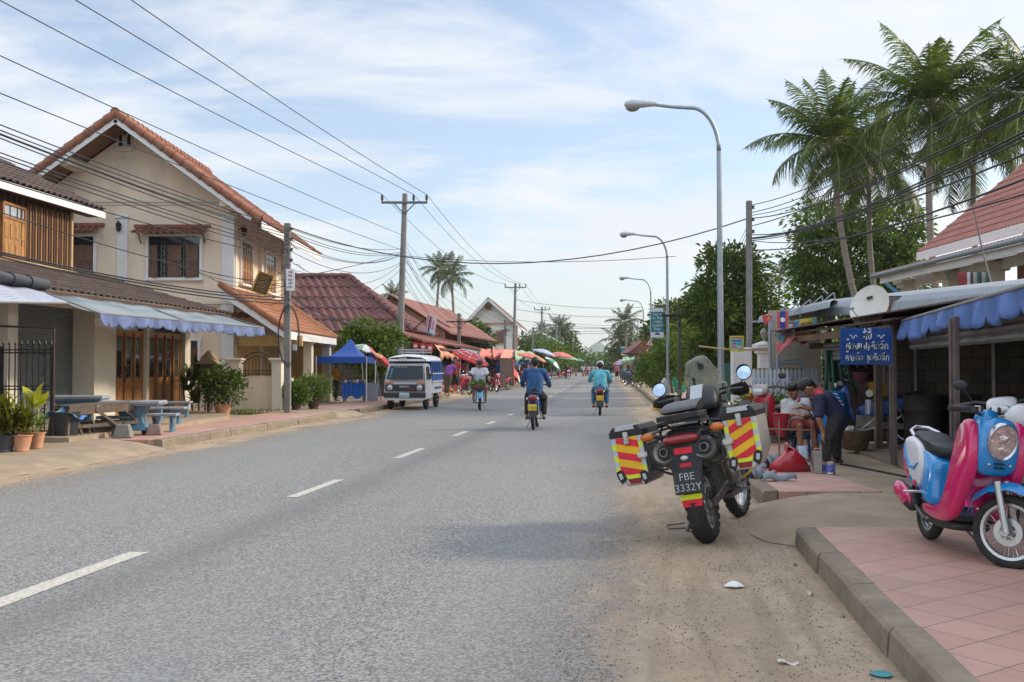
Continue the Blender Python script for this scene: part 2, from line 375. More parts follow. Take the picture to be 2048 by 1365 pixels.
# centre line dashes
m_line,t,b=newmat('worn_white_paint');n=NT(t);ge=n.n('ShaderNodeNewGeometry');P=ge.outputs['Position']
f=n.rng(n.noise(P,30,6,.75),.44,.66,0,.9);n.L(n.mix(f,(.47,.455,.40),(.20,.20,.19)),b.inputs['Base Color']);b.inputs['Roughness'].default_value=.8
n.bump(n.noise(P,60,3,.6),.5,.004,b)
dashes=[(4.6,7.8),(11.05,12.75),(15.75,17.6),(20.7,22.2),(25.0,26.2),(29.3,30.3),(34.0,35.2),(38.6,39.8),(43.3,44.4)]
y=48.0
while y<180:dashes.append((y,y+1.3));y+=4.7 if y<130 else 7
for k,(a,b_) in enumerate(dashes):
    mb=MB();w_=.065 if k else .078
    ns=6;L_=[];R_=[]
    for i in range(ns+1):
        yq=a+(b_-a)*i/ns;j1=random.uniform(-.006,.006);sl_=.05
        L_.append((cl(yq)-w_+j1,yq,.004));R_.append((cl(yq)+w_+random.uniform(-.006,.006),yq+(.0 if 0 else .0),.004))
    for i in range(ns):mb.quad(L_[i],R_[i],R_[i+1],L_[i+1])
    o=mb.build('lane_dash',m_line,fix=False);struct(o)
# kerbs and pavements
m_conc=mat('kerb_concrete',(.215,.175,.125),.9,var=.25,nscale=4,bump=1.0,bscale=22,dirt=.75,dirtcol=(.13,.105,.08))
m_apron=mat('apron_concrete',(.30,.235,.165),.92,var=.2,nscale=2.2,bump=.4,bscale=30,dirt=.7,dirtcol=(.24,.185,.125))
def tilemat(name,c1,c2,ang,size,grout):
    m,t,b=newmat(name);n=NT(t);ge=n.n('ShaderNodeNewGeometry');P=ge.outputs['Position']
    mp=n.n('ShaderNodeMapping');mp.inputs['Rotation'].default_value=(0,0,ang);n.L(P,mp.inputs[0])
    br=n.n('ShaderNodeTexBrick');br.offset=0;br.inputs['Scale'].default_value=1;br.inputs['Brick Width'].default_value=size;br.inputs['Row Height'].default_value=size
    br.inputs['Mortar Size'].default_value=.004;br.inputs['Mortar Smooth'].default_value=.2;br.inputs['Bias'].default_value=0
    br.inputs['Color1'].default_value=(*c1,1);br.inputs['Color2'].default_value=(*c2,1);br.inputs['Mortar'].default_value=(*grout,1);n.L(mp.outputs[0],br.inputs['Vector'])
    a=n.noise(P,.9,7,.65);col=n.mix(n.rng(a,.4,.75,0,.5),br.outputs[0],(.24,.175,.13))
    st=n.noise(P,7,6,.75);col=n.mix(n.rng(st,.52,.8,0,.5),col,(.20,.13,.095))
    sp=n.noise(P,42,3,.8);col=n.mix(n.rng(sp,.66,.74,0,.5),col,(.14,.10,.085))
    n.L(col,b.inputs['Base Color']);b.inputs['Roughness'].default_value=.62;b.inputs['Specular IOR Level'].default_value=.35
    n.bump(n.m('ADD',n.m('MULTIPLY',br.outputs['Fac'],-1.0),n.m('MULTIPLY',st,.5)),.5,.006,b);return m
m_tile=tilemat('terracotta_pavers',(.43,.245,.19),(.49,.295,.235),R(-34),.30,(.14,.11,.085))
def kerb(name,y0,y1,u_out,side,m=m_conc,ztop=.15,wd=.17,blocks=1.0):
    "kerb stones: real blocks with joints, front face towards the road"
    mb=MB();y=y0
    while y<y1-.05:
        L_=min(blocks,y1-y);a,c=y,y+L_-.014
        z0=ztop+random.uniform(-.004,.004);j=random.uniform(-.006,.006)
        def sec(yq):
            x=cl(yq)+u_out(yq)+j;s_=side
            return [Vector((x,yq,-.02)),Vector((x+.012*s_,yq,z0-.022)),Vector((x+.034*s_,yq,z0)),Vector((x+wd*s_,yq,z0+.003)),Vector((x+wd*s_,yq,-.02))]
        k=max(1,int(L_/1.0));mb.loft([sec(a+(c-a)*i/k) for i in range(k+1)]);y+=L_
    return struct(mb.build(name,m))
def slab(name,pts,z,m,th=.2):
    mb=MB();mb.prism([(p[0],p[1],z) for p in pts],(0,0,-th));return struct(mb.build(name,m))
def side_slab(name,y0,y1,ul,ur,z,m,st=2.0,th=.2):
    ys=yr(y0,y1,st);pts=[(cl(y)+ul(y),y) for y in ys]+[(cl(y)+ur(y),y) for y in reversed(ys)]
    mb=MB();n_=len(ys)
    for a,b_ in zip(ys,ys[1:]):
        q=[Vector((cl(a)+ul(a),a,z)),Vector((cl(a)+ur(a),a,z)),Vector((cl(b_)+ur(b_),b_,z)),Vector((cl(b_)+ul(b_),b_,z))]
        mb.quad(*q)
    a=ys[0];b_=ys[-1]
    mb.quad((cl(a)+ul(a),a,z),(cl(a)+ur(a),a,z),(cl(a)+ur(a),a,z-th),(cl(a)+ul(a),a,z-th))
    mb.quad((cl(b_)+ul(b_),b_,z),(cl(b_)+ur(b_),b_,z),(cl(b_)+ur(b_),b_,z-th),(cl(b_)+ul(b_),b_,z-th))
    return struct(mb.build(name,m,fix=False))

# loose chips of tarmac and grit lying on both shoulders
def grit(name,n_,y0,y1,u0,u1,r0,r1,m,z=.003,clump=.5):
    cs=[(rng.uniform(y0,y1),rng.uniform(u0,u1)) for _ in range(int(n_/28))];V=np.zeros((n_,6,3));O=np.array([(1,0,0),(0,1,0),(-1,0,0),(0,-1,0),(0,0,1),(0,0,-.3)],float)
    for i in range(n_):
        c=cs[int(rng.integers(len(cs)))];y,u=(c[0]+rng.normal()*.16,c[1]+rng.normal()*.07) if rng.uniform()<.82 else (rng.uniform(y0,y1),rng.uniform(u0,u1))
        u=min(max(u,u0),u1);r=rng.uniform(r0,r1)*rng.uniform(.5,1);p=RU(y,u,z);a=rng.uniform(0,6.28);q=O*np.array([r,r*rng.uniform(.5,1),r*.55])*rng.uniform(.75,1.25,(6,1));V[i]=np.stack([q[:,0]*math.cos(a)-q[:,1]*math.sin(a),q[:,0]*math.sin(a)+q[:,1]*math.cos(a),q[:,2]],1)+np.array(p)
    F_=[]
    for i in range(n_):o=6*i;F_+=[(o,o+1,o+4),(o+1,o+2,o+4),(o+2,o+3,o+4),(o+3,o,o+4)]
    me=bpy.data.meshes.new(name);me.from_pydata(V.reshape(-1,3).tolist(),[],F_);me.materials.append(m);o=bpy.data.objects.new(name,me);C.objects.link(o);return o
stuff(grit('tarmac_chips',6500,3.8,11,3.5,5.08,.0025,.008,mat('tarmac_chip',(.065,.06,.06),.8,var=.5)),'dark loose tarmac chips scattered on the right shoulder','gravel')
stuff(grit('pale_grit',2200,3.8,12,3.4,5.08,.003,.009,mat('pale_grit',(.36,.31,.25),.9,var=.3)),'pale grit scattered on the right shoulder','gravel')
stuff(grit('left_grit',3000,10,30,-4.6,-3.8,.005,.014,mat('brown_grit',(.16,.13,.10),.9,var=.4)),'brown grit along the left kerb','gravel')
# ---------------- growing things
def leafmesh(name,pts,dirs,ln,wd,m,parent=None,droop=.0,fold=.12,local=False):
    "one small folded leaf per point"
    n=len(pts);pts=np.asarray(pts,float);d=np.asarray(dirs,float);d/=np.linalg.norm(d,axis=1)[:,None]+1e-9
    r=rng.normal(size=(n,3));s=np.cross(d,r);s/=np.linalg.norm(s,axis=1)[:,None]+1e-9;u=np.cross(s,d)
    L=(np.asarray(ln)*rng.uniform(.7,1.3,n))[:,None];Wd=(np.asarray(wd)*rng.uniform(.8,1.2,n))[:,None]
    V=np.stack([pts,pts+d*L*.5+s*Wd*.5+u*L*fold,pts+d*L-np.array([0,0,1])*L*droop,pts+d*L*.5-s*Wd*.5+u*L*fold],1).reshape(-1,3)
    if parent is not None and not local:
        q=parent
        while q.parent:q=q.parent
        V=V-np.array(q.location)
    me=bpy.data.meshes.new(name);me.vertices.add(4*n);me.vertices.foreach_set('co',V.ravel())
    me.loops.add(4*n);me.loops.foreach_set('vertex_index',np.arange(4*n));me.polygons.add(n)
    me.polygons.foreach_set('loop_start',np.arange(0,4*n,4));me.polygons.foreach_set('loop_total',np.full(n,4));me.update(calc_edges=True);me.validate()
    me.materials.append(m);o=bpy.data.objects.new(name,me);C.objects.link(o)
    if parent is not None:o.parent=parent
    return o
def clumps(blobs,nclump,nleaf,spread):
    "points gathered in many small tufts spread through the given ellipsoids"
    P=[];Dn=[];vol=[b[1][0]*b[1][1]*b[1][2] for b in blobs];tv=sum(vol)
    for (c,r),v in zip(blobs,vol):
        k=max(1,int(nclump*v/tv));q=rng.normal(size=(k,3));q/=np.linalg.norm(q,axis=1)[:,None]
        rad=rng.uniform(.35,1.05,k)**.6;cc=q*rad[:,None]*np.array(r)+np.array(c)
        for a,dq in zip(cc,q):
            m_=max(2,int(nleaf*rng.uniform(.5,1.5)));s_=spread*rng.uniform(.6,1.4)
            e=rng.normal(size=(m_,3));P.append(a+e*s_*np.array([1,1,.6]));Dn.append(e+dq*.7+np.array([0,0,-.25]))
    return np.concatenate(P),np.concatenate(Dn)
m_bark=mat('tree_bark',(.13,.10,.075),.9,var=.4,nscale=9,bump=.8,bscale=18,stretch=(1,1,.3))
m_palmbark=mat('palm_bark',(.24,.20,.17),.9,var=.3,nscale=3,bump=.8,bscale=6,stretch=(.4,.4,6))
def limbs(mb,base,top,r0,kids,rk,seed):
    rd=random.Random(seed);base=Vector(base);top=Vector(top);mid=base.lerp(top,.5)+Vector((rd.uniform(-.1,.1),rd.uniform(-.1,.1),0))*(top-base).length
    mb.tube([base,base.lerp(mid,.5),mid,mid.lerp(top,.6),top],[r0*1.25,r0,r0*.85,r0*.7,r0*.5],9)
    for k in kids:
        k=Vector(k);s_=mid.lerp(top,rd.uniform(0,1));m_=s_.lerp(k,.5)+Vector((rd.uniform(-.08,.08),rd.uniform(-.08,.08),.12))*(k-s_).length
        mb.tube([s_,m_,k],[r0*.5,r0*.32,r0*.1],6)
        for _ in range(rk):
            e=k+Vector((rd.uniform(-1,1),rd.uniform(-1,1),rd.uniform(-.4,.9)))*(k-s_).length*.35;mb.tube([m_.lerp(k,.5),e],[r0*.16,r0*.05],4)
def tree(name,label,base,top,r0,blobs,nclump,nleaf,spread,ls,lm,cat='tree',group=None,seed=1):
    t=thing(name,label,cat,base,group=group);mb=MB();limbs(mb,base,top,r0,[b_[0] for b_ in blobs],3,seed)
    mb.build('trunk',m_bark,t,smooth=180);P,Dn=clumps(blobs,nclump,nleaf,spread)
    leafmesh('crown',P,Dn,ls,ls*.42,lm,t,droop=.15);return t
def palm(name,label,base,crown,r0,L,nf,lm,seed=1,cat='palm tree',group=None,droopy=1.0,nl=58,wid=.05,bias=None):
    rd=random.Random(seed);t=thing(name,label,cat,base,group=group);base=Vector(base);crown=Vector(crown)
    mb=MB();k=9;pts=[]
    for i in range(k+1):
        f=i/k;p=base.lerp(crown,f);b_=math.sin(f*math.pi)*.04*(crown-base).length;pts.append(p+Vector((-b_ if crown.x<base.x else b_,0,0)))
    mb.tube(pts,[r0*(1.5-.6*min(1,i/k*2.5)-.25*i/k) for i in range(k+1)],10);mb.build('trunk',m_palmbark,t,smooth=180)
    V=[];Fc=[];rb=MB();nuts=MB()
    for i in range(nf):
        az=i*2.39996+rd.uniform(-.2,.2);q=(i+.5)/nf;el=R(88-112*q**1.05)+rd.uniform(-.1,.1);ln=L*rd.uniform(.85,1.1)*(.85 if q<.12 else 1)
        h=Vector((math.cos(az),math.sin(az),0));pts=[];p=crown.copy();e=el;ns=14
        for j in range(ns+1):
            pts.append(p.copy());d=h*math.cos(e)+Vector((0,0,math.sin(e)));p=p+d*ln/ns;e-=droopy*(.075+.085*j/ns)*(1.2-.7*max(0,math.sin(el)))
        rb.tube(pts,[.035*(1-.85*j/ns)*L/4+.004 for j in range(ns+1)],4,cap=False)
        side=h.cross(Vector((0,0,1)))
        for j in range(nl):
            f=.12+.88*(j+.5)/nl;x=f*ns;a=min(int(x),ns-1);fr=x-a;p=pts[a].lerp(pts[a+1],fr);d=(pts[a+1]-pts[a]).normalized();up=side.cross(d).normalized()
            ll=L*.26*math.sin(math.pi*min(1,.18+.86*f))**.7*rd.uniform(.8,1.1)
            for s_ in (-1,1):
                tw=rd.uniform(.15,.75);o=(side*s_*(1.0)+d*(.55+.5*f)-up*tw).normalized();w_=d*wid*L/4
                tip=p+o*ll+Vector((0,0,-ll*rd.uniform(.15,.55)));m_=p+o*ll*.55+Vector((0,0,-ll*.03))
                b0=len(V);V+=[p-w_*.5,m_-w_*.5,tip,m_+w_*.5,p+w_*.5];Fc.append((b0,b0+1,b0+2,b0+3,b0+4))
    o_=MB();o_.V=[tuple(v) for v in V];o_.Fc=Fc;o_.mi=[0]*len(Fc)
    fr=o_.build('fronds',lm,t,fix=False);rb.build('frond_ribs',mat('frond_rib',(.20,.22,.07),.6),fr)
    for i in range(7):
        a=i*.9;nuts.ball(crown+Vector((math.cos(a)*.25,math.sin(a)*.25,-.32-.1*(i % 2))),(.12,.12,.15),8,6)
    nuts.build('coconuts',mat('coconut_husk',(.17,.15,.06),.7),t,smooth=180);return t
L_palm=leafmat('palm_leaf',(.07,.125,.028),.5,.45,.4)
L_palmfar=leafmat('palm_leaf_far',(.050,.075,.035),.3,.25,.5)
L_dark=leafmat('dark_leaf',(.065,.12,.025),.5,.4)
L_mid=leafmat('green_leaf',(.075,.145,.025),.45,.4)
L_light=leafmat('fresh_leaf',(.10,.17,.03),.4,.4)
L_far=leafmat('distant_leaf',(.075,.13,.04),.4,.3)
def grid_roof(mb,A,B,Cc,D,pitch=.2,amp=.03,courses=8,step=.02,per=4,rnd=False):
    "A-B is the eave, D-C the top edge; waves run up the slope and every course laps the next"
    A,B,Cc,D=map(Vector,(A,B,Cc,D));e=(B-A).normalized();nrm=(B-A).cross(D-A).normalized()
    if nrm.z<0:nrm=-nrm
    nu=max(2,int(max((B-A).length,(Cc-D).length)/pitch*per));rows=[]
    for c in range(courses):
        rows+=[(c/courses,step),((c+1)/courses-.0005,0.0)]
    V=[];
    for v,h in rows:
        for i in range(nu+1):
            u=i/nu;p=A.lerp(B,u).lerp(D.lerp(Cc,u),v);ph=(p-A).dot(e)/pitch*2*math.pi
            a=math.cos(ph);a=(abs(a)**.7)*(1 if a>0 else -1)
            V.append(p+nrm*(amp*a+h))
    Fc=[(j*(nu+1)+i,j*(nu+1)+i+1,(j+1)*(nu+1)+i+1,(j+1)*(nu+1)+i) for j in range(len(rows)-1) for i in range(nu)]
    return mb.add(V,Fc)
def ridge_caps(mb,a,b_,r=.11,seg=.36):
    a=Vector(a);b_=Vector(b_);n_=max(1,int((b_-a).length/seg))
    for i in range(n_):
        p=a.lerp(b_,i/n_);q=a.lerp(b_,(i+1.12)/n_);mb.tube([p,q],[r*1.12,r*.86],10)
m_tiles=mat('clay_roof_tile',(.22,.088,.055),.8,var=.22,nscale=3,dirt=.55,dirtcol=(.10,.065,.05),bump=.3)
m_tileo=mat('orange_roof_tile',(.33,.14,.07),.78,var=.18,nscale=2.5,dirt=.4,dirtcol=(.16,.09,.06),bump=.3)
m_tiled=mat('weathered_dark_tile',(.075,.052,.045),.85,var=.3,nscale=2.5,dirt=.4,dirtcol=(.03,.026,.025),bump=.3)
m_cream=mat('cream_render',(.76,.625,.48),.85,var=.07,nscale=2.2,stretch=(1,1,.22),dirt=.4,dirtcol=(.42,.33,.25),bump=.15,bscale=90)
m_white=mat('white_paint',(.70,.69,.68),.6,var=.05,nscale=3,dirt=.25,dirtcol=(.42,.39,.34))
m_trim=mat('cream_trim',(.66,.60,.49),.7,var=.05,nscale=3,dirt=.25,dirtcol=(.42,.36,.28))
m_wood=mat('varnished_wood',(.30,.135,.045),.45,var=.4,nscale=7,stretch=(4,4,.4),bump=.2,spec=.5)
m_woodd=mat('dark_stained_wood',(.075,.04,.03),.6,var=.4,nscale=7,stretch=(4,4,.4),bump=.3)
m_iron=mat('black_iron',(.018,.016,.017),.5,var=.3)
m_oldwood=mat('old_grey_wood',(.11,.085,.065),.85,var=.4,nscale=8,stretch=(3,3,.5),bump=.4)
m_glassd=mat('dark_window_glass',(.025,.03,.035),.06,var=.2,spec=.8)
m_blueconc=mat('blue_painted_concrete',(.075,.17,.24),.6,var=.2,nscale=6,dirt=.4,dirtcol=(.16,.19,.2),bump=.2)
m_greytop=mat('worn_grey_tabletop',(.27,.29,.31),.55,var=.2,nscale=6,dirt=.4,dirtcol=(.13,.14,.15))
# ---------------- left side of the road: pavement, kerbs, aprons
KL=lambda y:-4.62
def ulft(x_of):return lambda y:x_of(y)-cl(y)
Xshop=lambda y:-9.2-.1*(28.1-y)
yardx=lambda y:-9.6+.1*(y-28) if y<30 else -9.2
side_slab('yard',-2,90,lambda y:-24,lambda y:-6.5,.10,mat('yard_concrete',(.33,.27,.20),.92,var=.2,nscale=1.5,dirt=.5,dirtcol=(.2,.15,.1)),4)
for a,b_ in ((-4,12.6),(17.7,27.9),(30.3,47),(49.5,118)):kerb('kerb',a,b_,lambda y:KL(y),-1)
for a,b_ in ((-2,12.6),(17.7,27.9),(30.3,47),(49.5,118)):side_slab('pavement',a,b_,lambda y:-6.9 if y<20 else -6.6,lambda y:KL(y)-.165,.146,m_tile if a<40 else mat('far_pavement',(.40,.31,.22),.9,var=.2,nscale=1,dirt=.3))
def apron(name,y0,y1,x_in,flare=.45,z_in=.14,side=-1,kb=None):
    mb=MB();nu,nv=10,14;kb=kb or (lambda y:-4.62)
    def f(u,v):
        y=y0+(y1-y0)*v;e=flare*math.sin(math.pi*v)**.35 if 0<v<1 else 0
        uo=kb(y)+(-side)*e;ui=x_in;uu=uo+(ui-uo)*u
        zz_=.002+(z_in-.002)*min(1,u*6)**.7
        p=RU(y,uu,zz_+.006*math.sin(y*7+uu*5));return p
    mb.grid(f,nu,nv);return struct(mb.build(name,m_apron,fix=False))
apron('driveway',12.55,17.75,-9.4,.35,.152)
apron('driveway',27.85,30.35,-7.5,.3,.152)
apron('driveway',46.95,49.55,-7.5,.3,.152)
# raised terrace in front of the doors
slab('terrace',[(Xshop(17),17),(-7.55,17),(-7.15,21.1),(-6.95,24.6),(-8.0,27.2),(-9.0,28.6),(Xshop(28.6),28.6)],.235,m_apron,.2)
# ---------------- cream gable house
ap=W(232,236,30);ev=W(505,434,30);hx=ap.x;sl_=(ap.z-ev.z)/(ev.x-hx)
H=thing('plastered_house','two-storey cream house with a steep orange tiled gable and the raised date 2004','house',(hx,34.5,.1))
YW,YB=31.2,38.3;XR=W(461,600,YW).x;XL=2*hx-XR;zr=ap.z-.12;zwt=zr-(XR-hx)*sl_
mb=MB();mb.prism([(XL,YW,.05),(XR,YW,.05),(XR,YW,zwt),(hx,YW,zr),(XL,YW,zwt)],(0,YB-YW,0));mb.build('wall',m_cream,H)
mb=MB();EX=ev.x-hx
for s_ in (-1,1):
    A=Vector((hx+s_*EX,29.95,ap.z+.1-EX*sl_));B=Vector((hx+s_*EX,39.3,ap.z+.1-EX*sl_));Cc=Vector((hx,39.3,ap.z+.1));D=Vector((hx,29.95,ap.z+.1))
    A,B=(A-Vector((-s_*.3,0,sl_*.3)),B-Vector((-s_*.3,0,sl_*.3)))
    grid_roof(mb,A,B,Cc,D,.3,.035,16,.035)
rf=mb.build('roof',m_tiles,H,solid=.03,fix=False)
mb=MB()
for s_ in (-1,1):ridge_caps(mb,(hx+s_*(EX+.25),29.98,ap.z+.12-(EX+.25)*sl_),(hx,29.98,ap.z+.14),.13,.36)
ridge_caps(mb,(hx,29.9,ap.z+.16),(hx,39.3,ap.z+.16),.13,.4);mb.build('verge_tiles',mat('verge_tile',(.27,.115,.07),.8,var=.25,nscale=3,dirt=.4,dirtcol=(.14,.09,.06)),rf,smooth=50)
mb=MB()
for s_ in (-1,1):
    a=Vector((hx,29.98,ap.z-.03));b_=Vector((hx+s_*EX,29.98,ap.z-.03-EX*sl_));mb.beam(a,b_,.035,.24)
a=Vector((hx+EX+.28,29.98,ev.z-.25));mb.beam(a,a+Vector((0,9.3,0)),.03,.22);mb.build('fascia',m_white,H)
mb=MB()
for s_ in (-1,1):
    a0=hx+s_*.05;a1=hx+s_*(EX+.2)
    nb=34
    for i in range(nb):
        x0=a0+(a1-a0)*i/nb;x1=a0+(a1-a0)*(i+.93)/nb
        zf=lambda x:ap.z-.06-abs(x-hx)*sl_
        mb.prism([(x0,30.0,zf(x0)),(x1,30.0,zf(x1)),(x1,30.0,zf(x1)+.02),(x0,30.0,zf(x0)+.02)],(0,YW-30.0,0))
mb.prism([(XR,YW,zwt-.0),(hx+EX+.25,YW,ev.z-.2),(hx+EX+.25,YW,ev.z-.17),(XR,YW,zwt+.03)],(0,YB+1-YW,0))
mb.build('soffit',mat('brown_soffit_boards',(.20,.105,.06),.7,var=.3,nscale=5),rf)
mb=MB()
def purlin(px,py,wpx,hpx):
    mb=MB();a=W(px,py,30.12);mb.box((a.x,30.7,a.z),(wpx/1991*30,1.2,hpx/1991*30));mb.build('purlin',m_trim,H,bev=.01)
purlin(234,243,12,10);purlin(130,322,22,20);purlin(339,320,13,14);purlin(447,402,16,22)
def wbox(mb,x0,y0,x1,y1,D,th,ext=0.0):
    "a flat block on a wall facing the camera, given by its corners in the photo"
    a=W(x0,y0,D);b_=W(x1,y1,D);mb.box(((a.x+b_.x)/2,D-th/2-ext,(a.z+b_.z)/2),(abs(b_.x-a.x),th,abs(a.z-b_.z)))
mb=MB();wbox(mb,160,401,470,405,YW,.05);wbox(mb,160,408,470,410.5,YW,.04);wbox(mb,350,604,472,609,YW,.09);wbox(mb,350,610,468,613,YW,.05);mb.build('string_course',m_trim,H)
mb=MB();wbox(mb,236,437,255,602,YW,.06);wbox(mb,232,430,259,437,YW,.1);mb.build('pilaster',m_white,H)
mb=MB();wbox(mb,445,440,467,830,YW,.07);wbox(mb,441,433,471,441,YW,.12);wbox(mb,441,655,471,663,YW,.1);mb.build('pilaster',m_white,H)
def arch(mb,px,py,wpx,hpx,D,th):
    a=W(px,py,D);s_=D/1991;w_=wpx*s_/2;h_=hpx*s_;P_=[(a.x-w_,D-th,a.z),(a.x+w_,D-th,a.z)]
    for k in range(9):an=math.pi*k/8;P_.append((a.x+w_*math.cos(an),D-th,a.z+h_-w_+w_*math.sin(an)))
    mb.prism(P_,(0,th,0))
v_=MB();arch(v_,242,295,13,29,YW,.05);arch(v_,259,295,13,29,YW,.05);wbox(v_,229,296,269,300,YW,.12);wbox(v_,233,300,265,304,YW,.08);vw=v_.build('vent_window',m_trim,H)
v_=MB();arch(v_,242,293,7,23,YW,.06);arch(v_,259,293,7,23,YW,.06);v_.build('opening',m_glassd,vw)
a=W(249,317,YW);text_part('2004',.2,m_trim,H,(a.x,YW-.01,a.z),(R(90),0,0),'raised_date',.012,local=False,sx=1.7)
def wall_lamp(px,py,D,par=H):
    a=W(px,py,D);l=MB();l.box((a.x,D-.02,a.z+.05),(.06,.05,.2));l.tube([(a.x,D-.03,a.z-.02),(a.x,D-.14,a.z-.02)],.012,6)
    l.lathe([(.03,-.16),(.075,-.1),(.085,.06),(.10,.07),(.03,.15),(.008,.2)],(a.x,D-.16,a.z),8);return l.build('wall_lamp',m_iron,par)
wall_lamp(241,455,YW)
def tile_canopy(mb,x0,x1,z,y,out=.6,drop=.28):grid_roof(mb,(x0,y-out,z-drop),(x1,y-out,z-drop),(x1-.08,y-.02,z),(x0+.08,y-.02,z),.22,.03,3,.03);mb.box(((x0+x1)/2,y-.05,z+.04),(x1-x0+.05,.12,.1))
def shutter_window(px0,py0,px1,py1,D,leaves,par):
    a=W(px0,py0,D);b_=W(px1,py1,D);w_=b_.x-a.x;h_=a.z-b_.z;cx_=(a.x+b_.x)/2;cz=(a.z+b_.z)/2
    f=MB();t_=.09
    for x in (a.x-t_/2,b_.x+t_/2):f.box((x,D-.04,cz),(t_,.09,h_+2*t_))
    for z in (a.z+t_/2,b_.z-t_/2):f.box((cx_,D-.045,z),(w_+2*t_+.06,.1,t_))
    wn=f.build('window',m_white,par)
    g=MB();g.box((cx_,D-.01,cz),(w_,.02,h_));g.build('opening',m_glassd,wn)
    th=h_*.2;g=MB()
    for k in range(3):g.box((a.x+w_*(k+.5)/3,D-.05,a.z-th/2),(w_/3-.05,.03,th-.05))
    g.build('transom_pane',m_glassd,wn)
    g=MB();nb=3
    for k in (0.31,.69):
        x=a.x+w_*k;zt=a.z-th;
        for q in (-.13,0,.13):g.tube([(x+q*w_*.5,D-.05,zt),(x+q*w_*.5,D-.05,b_.z)],.009,5)
        for j in range(4):
            z=b_.z+(zt-b_.z)*(j+.5)/4;e=w_*.07;g.tube([(x-e,D-.055,z),(x,D-.055,z+.12),(x+e,D-.055,z),(x,D-.055,z-.12),(x-e,D-.055,z)],.008,4)
    g.build('window_grille',mat('grille_gold',(.24,.26,.2),.5),wn)
    for (x0,wd,ang) in leaves:
        s_=MB(Matrix.Translation((a.x+x0*w_,D-.06,0))@Matrix.Rotation(ang,4,'Z'));ww=wd*w_;zt=a.z-th-.01;hh=zt-b_.z
        s_.box((ww/2,0,b_.z+hh/2),(ww,.03,hh))
        for zc,hz_ in ((b_.z+hh*.25,hh*.4),(b_.z+hh*.73,hh*.42)):
            for dx in (-ww*.38,ww*.38):s_.box((ww/2+dx,-.02,zc),(.05,.02,hz_+.08))
            for dz in (-hz_/2,hz_/2):s_.box((ww/2,-.022,zc+dz),(ww*.8,.02,.05))
        s_.build('shutter',mat('faded_brown_shutter',(.135,.075,.05),.65,var=.35,nscale=6,stretch=(3,3,.5)),wn)
    return wn
wn=shutter_window(299,474,400,556,YW,[(0,.2,-.25),(.37,.26,.05),(.98,-.24,.2)],H)
mb=MB();a=W(272,456,YW);b_=W(420,456,YW);tile_canopy(mb,a.x,b_.x,a.z,YW,.55,.25);mb.build('window_canopy',m_tiles,H,fix=False)
mb=MB()
for px in (282,410):mb=MB();p=W(px,468,YW);mb.tube([(p.x,YW,p.z-.3),(p.x,YW-.2,p.z-.05),(p.x,YW-.5,p.z+.0)],.02,5);mb.build('canopy_bracket',m_iron,H)
wn=shutter_window(120,474,188,556,YW,[(0,.5,0),(.5,.5,0)],H)
mb=MB();a=W(105,453,YW);b_=W(208,453,YW);tile_canopy(mb,a.x,b_.x,a.z,YW,.5,.22);mb.build('window_canopy',m_tiles,H,fix=False)
shutter_window(376,682,396,760,YW,[(0,.5,0),(.5,.5,0)],H)
# road-side face of the house
mb=MB()
for yy_ in (31.4,34.7,38.2):mb.box((XR+.05,yy_,3.2),(.16,.25,zwt*2-6.4 if 0 else 6.0));mb.box((XR+.06,yy_,zwt-.35),(.24,.35,.12))
mb.build('pilaster',m_trim,H)
for k,(d0,d1,yt,yb) in enumerate(((32.25,33.7,484,572),(35.5,37.0,508,588))):
    zt=W(490 if k==0 else 540,yt,(d0+d1)/2).z;zb=W(490 if k==0 else 540,yb,(d0+d1)/2).z;x=XR
    f=MB()
    for yy_ in (d0,d1):f.box((x+.03,yy_,(zt+zb)/2),(.08,.1,zt-zb+.1))
    f.box((x+.03,(d0+d1)/2,zt),(.09,d1-d0+.2,.1));f.box((x+.06,(d0+d1)/2,zb),(.16,d1-d0+.3,.08));wn=f.build('window',m_white,H)
    g=MB();g.box((x+.01,(d0+d1)/2,zt-.22),(.02,d1-d0-.1,.4));g.build('transom_pane',m_glassd,wn)
    g=MB()
    for j in range(7):g.tube([(x+.05,d0+.1+(d1-d0-.2)*j/6,zt-.05),(x+.05,d0+.1+(d1-d0-.2)*j/6,zt-.42)],.01,4)
    g.tube([(x+.05,d0,zt-.24),(x+.05,d1,zt-.24)],.012,4);g.build('window_grille',m_white,wn)
    g=MB();n_=4
    for j in range(n_):
        yc=d0+.05+(d1-d0-.1)*(j+.5)/n_;ww=(d1-d0-.1)/n_-.02;g.box((x+.03,yc,(zt-.45+zb)/2),(.035,ww,zt-.45-zb))
        for zc in (zb+(zt-.45-zb)*.25,zb+(zt-.45-zb)*.72):g.box((x+.055,yc,zc),(.02,ww*.6,(zt-.45-zb)*.36))
    g.build('shutter',m_wood,wn)
wall_l=MB();wall_l.lathe([(.03,-.16),(.08,-.1),(.09,.06),(.11,.07),(.03,.15)],(XR+.2,32.0,W(470,462,32).z),8);wall_l.tube([(XR,32.0,W(470,462,32).z),(XR+.2,32.0,W(470,462,32).z+.17)],.015,5);wall_l.build('wall_lamp',m_iron,H)
